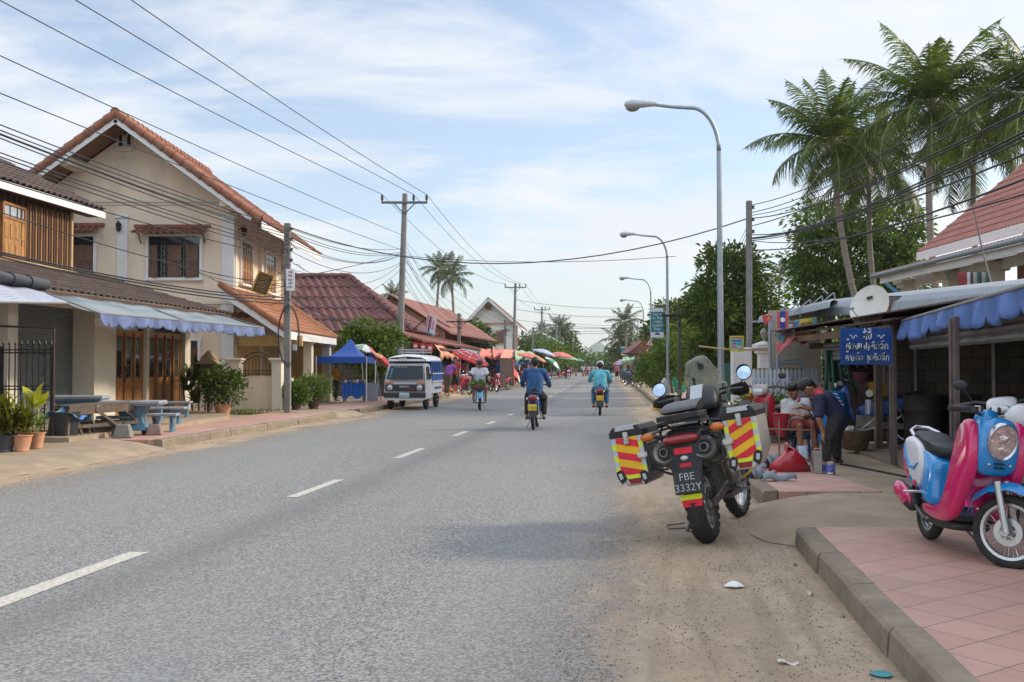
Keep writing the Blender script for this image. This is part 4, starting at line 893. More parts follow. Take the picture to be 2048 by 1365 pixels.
for k,(px,py,s_,lb) in enumerate(((592,820,.85,'round green shrub in a brown pot right beside the leaning utility pole'),(627,818,1.05,'larger round green shrub in a brown pot in front of the ochre porch'))):
    c_=G(px,py,.15);t=pot('potted_shrub',lb,c_,.19*s_,.24*s_,mat('brown_glaze',(.08,.045,.03),.5),group='round shrubs in brown pots')
    P_,Dn=clumps([((c_.x,c_.y,.15+.62*s_),(.42*s_,.36*s_,.36*s_))],90,14,.08);leafmesh('crown',P_,Dn,.1,.05,L_mid,t);mb=MB();mb.tube([c_+Vector((0,0,.2)),c_+Vector((0,0,.6))],.02,5);mb.build('stem',m_bark,t)
P_=[];Dn=[]
for k in range(700):
    q=rng.uniform();y=27.5+rng.uniform(0,2.0);x=-9.0+rng.uniform(0,2.2);P_.append((x,y,.1));Dn.append((rng.normal()*.6,rng.normal()*.6,1))
stuff(leafmesh('weeds',P_,Dn,.1,.03,L_light),'small weeds growing at the foot of the garden wall','weeds')
# ---------------- right side: kerbs, pavers, concrete
UR=lambda y:kerbR(y)
for a,b_ in ((-4,8.1),(10.4,23),(28.2,35),(38.6,150)):kerb('kerb',a,b_,UR,1)
KI=lambda y:kerbR(y)+.165
side_slab('pavement',-4,8.1,KI,lambda y:13,.147,m_tile)
side_slab('pavement',10.4,23,KI,lambda y:(3.85-cl(y)) if y<14 else kerbR(y)+1.9,.147,m_tile)
side_slab('pavement',28.2,35,KI,lambda y:kerbR(y)+2.6,.147,m_tile)
side_slab('pavement',38.6,150,KI,lambda y:kerbR(y)+2.6,.147,mat('far_pavement',(.40,.31,.22)))
apron('driveway',8.05,10.45,9,.35,.135,1,UR);apron('driveway',22.95,28.25,9,.4,.14,1,UR);apron('driveway',34.95,38.65,8,.3,.14,1,UR)
slab('forecourt',[(3.86,10.4),(16,8.0),(16,24),(4.4+.3,24),(3.87,14)],.140,m_apron,.2)
slab('shop_floor',[(4.95,12.6),(4.0,8.7),(14,8.7),(14,19),(5.6,19)],.19,mat('oily_concrete',(.22,.18,.145),.85,var=.3,nscale=1.5,dirt=.7,dirtcol=(.08,.065,.05),bump=.3),.2)
mb=MB();mb.grid(lambda u,v:RU(39+70*v,7.0+9*u+.3*math.sin(v*40),.10+.06*math.sin(u*9)*math.sin(v*30)),8,40);struct(mb.build('verge',mat('verge_soil',(.16,.14,.08),.95,var=.3),fix=False))
P_=[];Dn=[]
for k in range(9000):
    y=39+rng.uniform()**1.6*60;u=7.0+rng.uniform(0,7);p=RU(y,u,.13);P_.append(tuple(p));Dn.append((rng.normal()*.5,rng.normal()*.5,1))
stuff(leafmesh('verge_grass',P_,Dn,.3,.06,leafmat('grass_blade',(.10,.15,.03),.4)),'grass growing on the verge behind the right pavement','grass')
# ---------------- street lamps
m_galv=mat('galvanised_steel',(.30,.345,.38),.45,metal=.55,var=.12,nscale=5,dirt=.2,dirtcol=(.2,.22,.23))
def lamp(loc,label):
    t=thing('street_lamp',label,'street lamp',loc,-.12,group='curved street lamps along the right pavement');mb=MB()
    mb.tube([(0,0,0),(0,0,.9),(-.02,0,6.1)],[.085,.075,.052],12);mb.box((0,0,.01),(.32,.32,.03));mb.lathe([(.11,0),(.11,.05),(.09,.07)],(0,0,.9),12);mb.build('pole',m_galv,t,local=True,smooth=40)
    pts=[(-.02,0,6.1)]+[(-.02-.62*(1-math.cos(a)),0,6.1+1.0*math.sin(a)) for a in [R(10*k) for k in range(1,9)]]+[(-1.05,0,7.13),(-1.52,0,7.2)]
    mb=MB();mb.tube(pts,[.052]+[.045]*8+[.038,.034],10);mb.build('arm',m_galv,t,local=True,smooth=180)
    mb=MB();secs=[]
    for x,w_,h0,h1 in ((-1.40,.05,-.04,.05),(-1.5,.07,-.05,.08),(-1.75,.125,-.07,.115),(-1.95,.15,-.075,.13),(-2.08,.11,-.05,.09),(-2.12,.03,-.01,.03)):secs.append([Vector((x,w_*math.cos(a),7.2+(h1 if math.sin(a)>0 else -h0)*math.sin(a)*1.0)) for a in [2*math.pi*j/14 for j in range(14)]])
    mb.loft(secs);hd=mb.build('lamp_head',mat('lamp_housing',(.42,.46,.49),.4),t,local=True,smooth=50);mb=MB();mb.ball((-1.93,0,7.145),(.16,.11,.1),14,8);mb.build('lens',mat('lamp_lens',(.22,.2,.17),.1,spec=.7),hd,local=True,smooth=180);return t
L0=lamp(Vector((W(1438,0,22.1).x,22.1,.147)),'nearest and tallest-looking curved street lamp, beside the parked touring motorcycle')
ords=['second street lamp, carrying the large teal banner','third street lamp, just behind the round speed sign','fourth street lamp along the right pavement','fifth street lamp along the right pavement','sixth street lamp, carrying the small distant teal banner','seventh street lamp beyond the market umbrellas','eighth street lamp beyond the market umbrellas','ninth, farthest street lamp']
for k,px in enumerate((1333,1300,1285,1274,1265,1257,1251,1246)):D=22.1*(k+2);dup(L0,Vector((W(px,0,D).x,D,.147)),-.1,ords[k])
# ---------------- Lao lettering drawn as strokes (unit box per letter)
def arcp(cx_,cy_,r,a0,a1,n_=7,ry=None):return [(cx_+r*math.cos(R(a0+(a1-a0)*k/n_)),cy_+(ry or r)*math.sin(R(a0+(a1-a0)*k/n_))) for k in range(n_+1)]
LAO={
 't':[arcp(.16,.16,.12,90,450),[(.28,.16),(.28,.62)],arcp(.50,.62,.22,180,0),[(.72,.62),(.72,0)]],
 'n':[arcp(.14,.84,.12,0,360),[(.26,.84),(.26,.1)],[(.26,.12),(.62,.12),(.74,.3),(.74,1)]],
 's':[arcp(.2,.2,.13,0,360),[(.08,.25),(.12,.8),(.4,.95),(.68,.8),(.72,.0)],[(.35,.5),(.72,.5)],[(.6,.85),(.8,1.15)]],
 'o':[arcp(.36,.42,.34,200,-90,12,.48),arcp(.3,.1,.1,0,360),[(.36,-.05),(.1,.1)]],
 'm':[arcp(.14,.84,.12,0,360),[(.26,.84),(.26,.1)],arcp(.16,.12,.1,0,360),[(.3,.05),(.72,.05),(.72,1)]],
 'ae':[[(.1,1),(.1,.2)]+arcp(.2,.14,.1,180,450),[(.5,1),(.5,.2)]+arcp(.6,.14,.1,180,450)],
 'p':[arcp(.14,.84,.12,0,360),[(.26,.84),(.26,.05),(.7,.05),(.7,1.2)]],
 'ng':[arcp(.2,.82,.12,0,360),[(.3,.82),(.5,.6),(.4,.1),(.15,-.2)],[(.45,.3),(.1,.35)]],
 'l':[arcp(.18,.18,.13,0,360),[(.08,.3),(.1,.75),(.35,.95),(.62,.78),(.66,0)],[(.3,.5),(.5,.55),(.64,.4)]],
 'd':[arcp(.36,.5,.34,240,-60,12,.48),arcp(.42,.16,.1,0,360)],
 'ch':[[(.1,.85),(.35,1),(.6,.85),(.66,.5),(.5,.05),(.2,.02),(.1,.25),(.3,.4),(.5,.3)]],
 'k':[[(.1,.0),(.1,.6),(.3,.95),(.6,.9),(.7,.6),(.7,0)],[(.1,.55),(.3,.6)]],
 'aa':[[(.1,.85),(.3,.98),(.45,.8),(.45,.0)]],
 'sh':[arcp(.18,.2,.12,0,360),[(.28,.2),(.4,.55),(.2,.75),(.4,.98),(.65,.8),(.66,0)]],
 '^i':[[(.05,1.2),(.35,1.42),(.65,1.2),(.05,1.2)]],'^ii':[[(.05,1.2),(.35,1.42),(.65,1.2),(.05,1.2)],[(.65,1.2),(.68,1.5)]],
 '^a':[[(.05,1.2),(.3,1.35),(.7,1.5)],arcp(.15,1.3,.1,0,360)],'^1':[[(.4,1.55),(.4,1.85)]],'^2':[[(.2,1.75),(.35,1.9),(.45,1.65),(.65,1.85)]],'^o':[[(.1,1.2),(.3,1.45),(.5,1.25),(.7,1.45)]],'_u':[[(.45,-.15),(.45,-.5)],arcp(.35,-.2,.08,0,360)]}
def lao_line(mb,words,org,ex,ez,h,adv=.88,th=.09,nrm=None):
    x=0.0
    for g_ in words:
        if g_ == ' ':x+=.55;continue
        marks=g_.split('+');wd=.9 if marks[0] != 'aa' else .6
        for mk in marks:
            for st in LAO[mk]:
                for (p,q) in zip(st,st[1:]):
                    A=org+ex*(x+p[0])*h*adv+ez*p[1]*h;B=org+ex*(x+q[0])*h*adv+ez*q[1]*h;d=(B-A)
                    if d.length<1e-6:continue
                    nr=ex.cross(ez).normalized();sd_=nr.cross(d.normalized())*th*h/2;e_=d.normalized()*th*h*.4
                    mb.quad(A-sd_-e_,B-sd_+e_,B+sd_+e_,A+sd_-e_)
        x+=wd
    return x*h*adv
def lao_text(lines,center,ex,ez,h,gap,m,parent,name='lettering',th=.1):
    "rows of strokes, each centred"
    mb=MB();nr=ez.cross(ex).normalized()
    for k,wds in enumerate(lines):
        wd=sum(.55 if g_ == ' ' else (.6 if g_.startswith('aa') else .9) for g_ in wds)*h*.88;o=center+ez*(gap*(len(lines)-1)/2-gap*k-h/2)-ex*wd/2
        lao_line(mb,wds,o,ex,ez,h,th=th)
    return mb.build(name,m,parent,fix=False)
m_wtext=mat('white_lettering',(.78,.78,.76),.6,var=.02)
# teal banners on the lamp posts
L1=['k','d','l',' ','m'],['n','ch',' ','sh+^i','n','s'],['t','aa','n','ch','n'],['l','o','m','p','aa','n'],['k+^a','n','aa','l']
def banner(label,px0,py0,px1,py1,D,txt=True):
    a=W(px0,py0,D);b_=W(px1,py1,D);t=thing('banner',label,'banner',(b_.x,D,b_.z),group='teal banners on the street lamps');cx_=(a.x+b_.x)/2;h=a.z-b_.z;w_=b_.x-a.x
    mb=MB();mb.box((cx_,D,a.z-h*.465),(w_,.02,h*.69));mb.build('cloth',mat('teal_vinyl',(.018,.17,.21),.55,var=.08),t)
    mb=MB();mb.box((cx_,D,a.z-h*.06),(w_,.02,h*.12));mb.box((cx_,D,a.z-h*.9),(w_,.02,h*.18));mb.build('white_panels',mat('banner_white',(.55,.56,.60),.6,var=.05),t)
    mb=MB();mb.tube([(a.x,D,a.z+.02),(b_.x+.12,D,a.z+.02)],.012,5);mb.tube([(a.x,D,b_.z-.02),(b_.x+.12,D,b_.z-.02)],.012,5);mb.build('bracket',m_galv,t)
    if txt:
        lao_text(L1,Vector((cx_,D-.014,a.z-h*.46)),Vector((1,0,0)),Vector((0,0,1)),h*.075,h*.125,m_wtext,t,th=.13);mb=MB()
        mb.prism([(cx_+.12*math.cos(R(a_)),D-.016,a.z-h*.9+.10*math.sin(R(a_))) for a_ in range(0,181,20)],(0,.004,0));mb.build('emblem',mat('navy_print',(.03,.05,.22),.6),t)
banner('large teal banner with white script on the second street lamp',1302,617,1327,676,43.9)
banner('small distant teal banner on the far street lamp',1242,694,1250,711,132,False)
# road signs
sx=W(1297,0,63).x;t=thing('road_sign','red-rimmed triangle warning sign above a round 30 speed limit sign on a grey post','road sign',(sx,63,.147));D=63;zc=W(0,703,D).z;zt=W(0,684,D).z
mb=MB();mb.tube([(sx,D+.05,.147),(sx,D+.05,zt+.1)],.035,8);mb.build('post',m_galv,t)
mb=MB();mb.lathe([(1e-5,-.02),(.27,-.02),(.27,.01)],(sx,D,zc),28,'y');mb.build('round_plate',mat('sign_red',(.5,.03,.02),.5,var=.04),t)
mb=MB();mb.lathe([(1e-5,-.03),(.205,-.03),(.205,-.021)],(sx,D,zc),28,'y');mb.build('white_disc',m_white,t)
text_part('30',.29,mat('sign_black',(.01,.01,.01),.5),t,(sx,D-.034,zc),(R(90),0,0),local=False,sx=1.0,bold=.012)
mb=MB();mb.prism([(sx-.27,D,zt-.24),(sx+.27,D,zt-.24),(sx,D,zt+.22)],(0,.02,0));mb.build('triangle_plate',mat('sign_red',(.5,.03,.02)),t)
mb=MB();mb.prism([(sx-.19,D-.01,zt-.195),(sx+.19,D-.01,zt-.195),(sx,D-.01,zt+.13)],(0,.008,0));mb.build('triangle_face',m_white,t)
mb=MB();mb.box((sx,D-.02,zt-.07),(.035,.012,.2));mb.box((sx,D-.02,zt-.09),(.13,.012,.03));mb.prism([(sx-.03,D-.02,zt+.02),(sx+.03,D-.02,zt+.02),(sx,D-.02,zt+.07)],(0,.006,0));mb.build('crossing_symbol',mat('sign_black',(.01,.01,.01)),t)
# ---------------- poles and cables
m_pole=mat('weathered_concrete_pole',(.21,.20,.19),.9,var=.2,nscale=4,dirt=.5,dirtcol=(.09,.08,.07),bump=.3)
m_ins=mat('insulator',(.06,.045,.04),.35);m_cable=mat('black_cable',(.02,.021,.024),.6,var=.1)
def insul(mb,p,s_=1.0):mb.lathe([(.03*s_,0),(.03*s_,.05*s_),(.07*s_,.07*s_),(.05*s_,.12*s_),(.07*s_,.15*s_),(.05*s_,.2*s_),(.06*s_,.24*s_),(.03*s_,.3*s_)],p,8)
def hv_pole(label,px,pyt,D,arm,basepx=None,yoff=.4):
    top=W(px,pyt,D);bx=W(basepx or px,700,D).x;base=Vector((bx,D,.1));t=thing('utility_pole',label,'utility pole',base,group='tall poles with crossarms along the left pavement')
    mb=MB();mb.tube([base,top],[.17,.11],4 if 0 else 8);mb.build('pole',m_pole,t,smooth=40);dx=(top-base)*((top.z-yoff-base.z)/(top.z-base.z));c_=base+dx
    mb=MB();mb.box(c_+Vector((arm*.0,-.12,0)),(arm,.1,.1));mb.build('crossarm',mat('grey_steel_arm',(.12,.13,.14),.6),t,bev=.008)
    mb=MB();mb.beam(c_+Vector((-arm*.22,-.12,-.05)),c_+Vector((0,-.1,-.5)),.03,.04);mb.beam(c_+Vector((arm*.22,-.12,-.05)),c_+Vector((0,-.1,-.5)),.03,.04);mb.build('brace',m_iron,t)
    mb=MB();P_=[]
    for f in (-.48,.2,.48):p=c_+Vector((arm*f,-.12,.05));insul(mb,p,1.0);P_.append(p+Vector((0,0,.3)))
    mb.build('insulators',m_ins,t,smooth=40);return P_,c_
hv=[hv_pole('nearest tall utility pole with crossarm, behind the white taxi truck',810,388,43,2.0,797),hv_pole('second crossarm pole, beside the pale far house',1031,567,93,2.0,1026),hv_pole('third crossarm pole beyond the pale house',1084,614,128,2.0,1082),hv_pole('fourth crossarm pole in front of the blue house',1113,634,155,2.0,1113),hv_pole('fifth, farthest crossarm pole over the left trees',1152,665,215,2.0,1151)]
def cable(a,b_,sag,r=.011,label='overhead power cable sagging between the roadside poles',group='overhead cables',name='overhead_cable'):
    a=Vector(a);b_=Vector(b_);n_=18;mb=MB();mb.tube([a.lerp(b_,k/n_)-Vector((0,0,sag*4*(k/n_)*(1-k/n_))) for k in range(n_+1)],r,4,cap=False)
    return tag(mb.build(name,m_cable,fix=False),label,'cable',group)
# three high wires running back over the camera
for k,(px,p) in enumerate(zip((38,186,293),hv[0][0])):
    q=W(px,0,20.3);e=p+(q-p)*1.5;cable(p,e,.25,.013,['left one of the three high wires ending at the nearest crossarm','middle one of the three high wires ending at the nearest crossarm','right one of the three high wires ending at the nearest crossarm'][k],'three high wires above the left houses')
for j in range(4):
    for k in range(3):cable(hv[j][0][k],hv[j+1][0][k],.9 if j==0 else .6,.013,'high wire between crossarm poles number %s and %s' % (('one','two','three','four')[j],('two','three','four','five')[j]),'high wires between crossarm poles')
def small_pole(label,px,pyt,pyb,D,r=.12,arm=0,armpy=None,z0=.147,m=m_pole,racks=5):
    top=W(px,pyt,D);base=Vector((W(px,pyb,D).x,D,z0));t=thing('utility_pole',label,'utility pole',base);mb=MB();mb.beam(base,top,r*1.5,r*1.3,up=(0,1,0));mb.build('pole',m,t,bev=.015)
    mb=MB()
    for k in range(racks):p=base.lerp(top,.97-.055*k);mb.lathe([(.025,-.04),(.05,-.03),(.03,0),(.05,.03),(.025,.04)],p+Vector((r*1.0,-.02,0)),8);mb.tube([p,p+Vector((r*1.1,0,0))],.01,4)
    mb.build('insulators',m_ins,t)
    if arm:z=W(px,armpy,D).z;mb=MB();mb.box((top.x,D-.1,z),(arm,.08,.08));mb.beam((top.x-arm*.3,D-.1,z),(top.x,D-.1,z-.4),.03,.03);mb.beam((top.x+arm*.3,D-.1,z),(top.x,D-.1,z-.4),.03,.03);mb.build('crossarm',m_iron,t)
    return t,top
PL,tl=small_pole('weathered leaning utility pole with tangled cables in front of the cream house',575,447,829,28.4)
mb=MB();c_=W(578,640,28.3)
for k in range(9):
    a=k*.55;mb.tube([c_+Vector((.28*math.sin(q)*(1+.1*math.sin(a)),-.06+.01*k,-.05+1.05*math.cos(q)*(.75+.03*k)-.4)) for q in [2*math.pi*j/18 for j in range(19)]],.008,4) if k<4 else None
mb.build('cable_coil',m_cable,PL)
mb=MB();c_=W(590,696,28.25);mb.box(c_,(.12,.1,.16));mb.build('meter_box',mat('meter_grey',(.35,.36,.37),.5),PL,bev=.01)
mb=MB()
for k in range(26):
    a=random.random()*6.28;p=W(574+random.uniform(-12,14),470+random.uniform(0,120),28.3);q=p+Vector((random.uniform(-.25,.3),random.uniform(-.1,.1),random.uniform(-.25,.2)));mb.tube([p,p.lerp(q,.5)+Vector((0,0,.08)),q],.007,4)
mb.build('loose_wires',m_cable,PL)
t=thing('pole_sign','small white sign with red and blue writing fixed to the leaning pole','sign',W(581,585,28.15));mb=MB();c_=W(581,560,28.15);mb.box(c_,(.24,.02,.62));mb.build('plate',m_white,t)
lao_text([['t','n','l'],['s','o','d']],c_+Vector((0,-.014,.17)),Vector((1,0,0)),Vector((0,0,1)),.05,.1,mat('red_ink',(.5,.05,.04),.6),t,th=.18);lao_text([['l','m','d'],['k','p','n'],['ch','n','t']],c_+Vector((0,-.014,-.1)),Vector((1,0,0)),Vector((0,0,1)),.05,.1,mat('navy_print',(.03,.05,.22)),t,name='blue_lettering',th=.18)
PR,tr_=small_pole('plain grey utility pole on the right behind the picket fence',1498,402,745,23.2,.085)
small_pole('small wooden pole with crossarm beside the striped pink signboard',918,627,690,56,.12,1.4,644)
small_pole('short cable pole in front of the pale far house',1010,640,705,82,.13,.8,661)
small_pole('pale post beyond the pale far house',1066,655,705,105,.14,.0,racks=2)
small_pole('slim far pole left of the mountain',1137,690,735,170,.15,racks=1);small_pole('paler slim far pole left of the mountain',1146,694,738,165,.15,racks=1)
small_pole('old brown timber pole standing in the grass on the right',1359,596,765,40,.09,m=m_oldwood,z0=.1,arm=1.5,armpy=632,racks=2)
small_pole('dark slim pole behind the teal banner',1288,655,740,100,.13,m=m_oldwood,racks=1)
# cables: left edge of the view -> leaning pole -> crossarm pole
lft_=[(238,458),(247,463),(252,470),(258,476),(263,482),(290,490),(302,500),(309,506),(345,515),(100,452),(173,560)]
for k,(y0,y1) in enumerate(lft_):
    a=W(577,y1,28.3) if k<9 else W(803,470 if k==9 else 500,42.9);e=W(0,y0,15.5);e2=e+(e-a)*.35;cable(a,e2,.12+.02*(k % 3),.011 if k<9 else .010,'black service cable running from the leaning pole out over the left houses' if k<9 else ('single thin wire crossing above the gable roof' if k==9 else 'thin wire crossing in front of the gable wall'),'service cables over the left houses' if k<9 else None)
for k,(y0,y1) in enumerate(((484,596),(488,602),(494,608),(404,575))):
    a=W(577,y1,28.2);e=W(0,y0,17);cable(a,e+(e-a)*.3,.25,.016 if k<3 else .01,'thick low cable passing in front of the timber upper storey','thick low cables on the left')
for k in range(7):
    a=W(577,560+k*6,28.2);e=W(300+40*k,500+18*k,29.8);cable(a,e,.3,.007,'thin service drop from the leaning pole to the cream house','service drops to the cream house')
for k,(y0,y1,sg_) in enumerate(((456,498,.25),(462,505,.3),(468,508,.3),(478,510,.5),(486,512,.45),(500,526,.55),(520,528,.8),(575,560,.9),(590,540,.6),(600,575,1.0))):
    cable(W(577,y0,28.3),W(801,y1,42.9),sg_,.010,'cable sagging between the leaning pole and the tall crossarm pole','cables between the leaning pole and crossarm pole')
cable(W(590,556,28.2),W(801,508,42.9),.05,.012,'taut pale stay wire above the brown roof');cable(W(583,594,28.2),W(797,642,43),.5,.02,'thick pale cable sagging in front of the brown roof')
for k,(y0,px,py,D) in enumerate(((480,918,632,56),(500,918,636,56),(505,918,640,56),(512,925,645,56),(530,918,650,56),(545,912,655,56),(560,918,668,56),(498,1010,650,82),(520,1010,655,82),(480,1010,644,82))):
    cable(W(806,y0,42.9),W(px,py,D),.5+.1*(k % 3),.010,'cable from the tall crossarm pole down to the small market pole' if D==56 else 'cable from the tall crossarm pole to the short far pole','cables over the market stalls')
for k in range(5):cable(W(1010,648+4*k,82),W(1066,662+4*k,105),.6,.012,'cable slung between the far market poles','far market cables');cable(W(918,636+5*k,56),W(1010,650+5*k,82),.8,.012,'cable slung between the small market poles','small market pole cables')
cable(W(580,455,28.3),W(1497,437,23.2),1.05,.014,'long black cable crossing the whole street between the two near poles');cable(W(807,512,43),W(1352,513,40),.25,.011,'faint second cable crossing the street')
for k,(x0,y0,x1,y1,D) in enumerate(((1031,600,1284,615,93),(1033,619,1284,632,93),(1035,640,1288,655,100),(1066,650,1288,652,105),(1066,656,1288,657,105),(1066,662,1284,661,105),(1084,640,1280,650,128))):
    cable(W(x0,y0,D),W(x1,y1,D),.35,.018,'far cable crossing the street towards the right-hand lamps','far cables crossing the street')
for k,(y1,yr_,r) in enumerate(((410,85,.009),(425,95,.009),(431,130,.008),(437,168,.011),(452,188,.011),(476,205,.012),(478,213,.012),(481,222,.009),(470,250,.011),(482,330,.009),(500,300,.012))):
    a=W(1505,y1,23.2);e=W(2048,yr_,9.0);d=(e-a);cable(a,e+d*.35,.35 if k!=4 else .2,r,'power cable sweeping from the right pole up past the palm crowns','cables past the palm crowns')
for k in range(5):cable(W(1500,440+8*k,23.2),W(1440+6*k,520+8*k,38),.3,.007,'thin wire dropping from the right pole into the mango tree','thin wires at the right pole')
cable(W(1945,408,25),W(1988,588,14),.1,.014,'black cable hanging from the red roof down to the metal roof')
# ---------------- right side buildings
m_redtile=mat('red_roof_tile',(.32,.135,.105),.7,var=.10,nscale=2,dirt=.25,dirtcol=(.18,.08,.065))
m_corr=mat('pale_corrugated_metal',(.25,.28,.31),.5,metal=.3,var=.1,nscale=1.5,dirt=.45,dirtcol=(.19,.17,.15))
m_rust=mat('rusty_corrugated_metal',(.115,.075,.055),.8,var=.4,nscale=4,dirt=.5,dirtcol=(.05,.035,.03))
m_colw=mat('ivory_column',(.58,.53,.44),.75,var=.05,dirt=.2,dirtcol=(.4,.35,.28))
RH=thing('verandah_house','two-storey house with red tiled roof, ivory verandah columns and laundry behind','house',(13,27,.1))
xg=12.4;D0=xg*1991/735.0;g0=Vector((xg,D0,W(1759,549,D0).z));D1=xg*1991/1024;g1=Vector((xg,D1-3,g0.z+.0));zg=g0.z
mb=MB();grid_roof(mb,(xg-.1,D1-4,zg),(xg-.1,D0+.2,zg),(xg+2.6,D0-1.6,zg+.62),(xg+2.6,D1-4,zg+.62),.2,.02,7,.03);mb.build('skirt_roof',m_redtile,RH,solid=.03,fix=False)
u0=W(1835,506,D0-1.2);xr2=u0.x;zt=u0.z;apx=W(2048,322,27.5)
mb=MB();grid_roof(mb,(xr2,D1-4,zt),(xr2,u0.y,zt),(xr2+7.0,u0.y-2.0,zt+7.0*.9),(xr2+7.0,D1-4,zt+7.0*.9),.2,.02,24,.03);mb.build('roof',m_redtile,RH,solid=.03,fix=False)
mb=MB();mb.beam((xr2-.02,D1-4,zt-.13),(xr2-.02,u0.y,zt-.13),.03,.26);mb.beam((xr2,u0.y+.02,zt-.02),(xr2+7,u0.y-2,zt+6.28),.03,.08);mb.build('fascia',m_white,RH)
mb=MB();mb.tube([(xg-.15,D1-4,zg-.06),(xg-.15,D0+.2,zg-.06)],.08,8);mb.build('gutter',mat('grey_gutter',(.24,.27,.29),.5,metal=.4),RH,smooth=180)
mb=MB();mb.beam((xg+.05,D1-4,zg-.22),(xg+.05,D0-.1,zg-.22),.1,.22);mb.beam((xg+1.0,D1-4,zg-.3),(xg+1.0,D0-.4,zg-.3),.12,.3);mb.build('verandah_beam',m_white,RH)
for px in (1820,1905,1990):
    x=xg+.9;D=x*1991/(px-1024.0);zb=3.2;mb=MB();mb.box((x,D,zb/2+zg/2-.1),(.42,.42,zg-zb-.2));mb.box((x,D,zg-.42),(.62,.62,.14));mb.box((x,D,zg-.3),(.8,.8,.12));mb.build('column',m_colw,RH,bev=.015)
mb=MB();mb.box((xg+1.2,(D0+D1)/2-1.5,3.25),(.2,D0-D1+5,.5));mb.build('balcony_edge',m_white,RH);mb=MB();mb.box((xg+3.2,(D0+D1)/2-3.6,2.6),(.2,D0-D1+1,5.2));mb.build('brick_wall',mat('brown_brick',(.15,.075,.05),.85,var=.25,nscale=10),RH);mb=MB();mb.box((xg+2.7,25.0,4.35),(.1,1.4,1.9));mb.build('shuttered_window',mat('grey_shutter',(.28,.32,.38),.6),RH)
mb=MB();mb.tube([W(1764,552,D0),W(1764,562,D0),W(1800,588,D0-1)],.06,8);mb.build('downpipe',mat('blue_pvc',(.07,.30,.50),.4),RH,smooth=40)
for k,(cc,lb) in enumerate((((.25,.04,.05),'dark red shirt'),((.45,.46,.48),'pale grey shirt'),((.05,.04,.08),'navy shirt'),((.30,.30,.24),'olive shirt'),((.06,.12,.10),'dark green shirt'))):
    c_=W(1930+k*9,545,24.8);mb=MB();mb.grid(lambda u,v:c_+Vector(((u-.5)*.34,.03*math.sin(u*9+k),-v*.85*(1-.12*math.sin(k+u*3)))),6,6);tag(mb.build('hanging_shirt',mat('cloth_%d' % k,cc,.9),smooth=180,solid=.01,fix=False),lb+' hanging on the upstairs verandah line','laundry','laundry on the verandah')
# pale curved metal canopy roofs between the house and the workshop
MR=thing('curved_metal_canopy','long pale corrugated metal roof with a curled front edge below the verandah house','canopy',(8,16,.1))
a=W(1664,601,19.2);b_=W(2090,556,13.2)
def curl(mb,a,b_,out_,prof,waves,amp):
    a=Vector(a);b_=Vector(b_);nu=int((b_-a).length/waves*4)
    V=[];
    for (o_,dz) in prof:
        for i in range(nu+1):u=i/nu;p=a.lerp(b_,u)+Vector(out_)*o_+Vector((0,0,dz));p+=(Vector(out_)*.3+Vector((0,0,1)))*amp*math.cos(i*math.pi/2);V.append(p)
    mb.add(V,[(j*(nu+1)+i,j*(nu+1)+i+1,(j+1)*(nu+1)+i+1,(j+1)*(nu+1)+i) for j in range(len(prof)-1) for i in range(nu)])
OD=(-.86,-.5,0);mb=MB();curl(mb,a,b_,OD,[(-1.3,.1),(-.4,.05),(0,0),(.25,-.07),(.42,-.18),(.5,-.34)],.09,.012);mb.build('roof_sheet',m_corr,MR,fix=False)
mb=MB()
for k in range(7):p=a.lerp(b_,k/6)+Vector(OD)*.1;mb.tube([p+Vector((0,0,-.1)),Vector((p.x,p.y,.14))],.03,6);mb.tube([p+Vector((0,0,-.12)),p+Vector((2.5,1.4,.3))],.025,6)
mb.build('steel_posts',mat('frame_steel',(.25,.24,.23)),MR)
mb=MB();
for k in range(26):p=a.lerp(b_,.02+k*.02)+Vector(OD)*-.1;mb.tube([(p.x,p.y,1.75),(p.x,p.y,2.35)],.012,4)
p=a.lerp(b_,.02);q=a.lerp(b_,.54);mb.tube([(p.x+.1,p.y,2.3),(q.x+.1,q.y,2.3)],.02,5);mb.tube([(p.x+.1,p.y,1.85),(q.x+.1,q.y,1.85)],.02,5);mb.build('railing',m_iron,MR)
ST=thing('banner_shop','small shop with a pale scalloped metal canopy, flags and yellow banner','shop',(6.2,20,.14))
a=W(1516,640,19.5);b_=W(1600,612,19.0);mb=MB();curl(mb,W(1520,634,21.5),W(1662,601,17.5),(-.4,-.9,0),[(-3.2,.1),(-.5,.05),(0,0),(.16,-.05),(.24,-.14)],.09,.012);mb.build('canopy',m_corr,ST,fix=False)
mb=MB();D=19.0;A=W(1553,636,D);B=W(1660,700,D);mb.box(((A.x+B.x)/2,D+.6,1.7),(B.x-A.x,.06,1.7));mb.build('slat_wall',mat('beige_slats',(.35,.31,.24),.7,var=.1,nscale=3,stretch=(.2,.2,12)),ST)
mb=MB()
for px in (1535,1550,1655):p=W(px,0,D-.2);mb.tube([(p.x,D-.2,.14),(p.x,D-.2,2.45)],.03,6)
for k in range(5):p=W(1540+k*24,640-k*7,D-.2);mb.tube([p,p+Vector((.3,0,.25))],.012,4);mb.tube([p+Vector((.3,0,.25)),p+Vector((.35,0,-.02))],.012,4)
mb.box((W(1540,0,D).x+.3,D-.1,2.3),(1.4,.03,.03));mb.build('steel_frame',mat('bluish_steel',(.28,.31,.36),.5),ST)
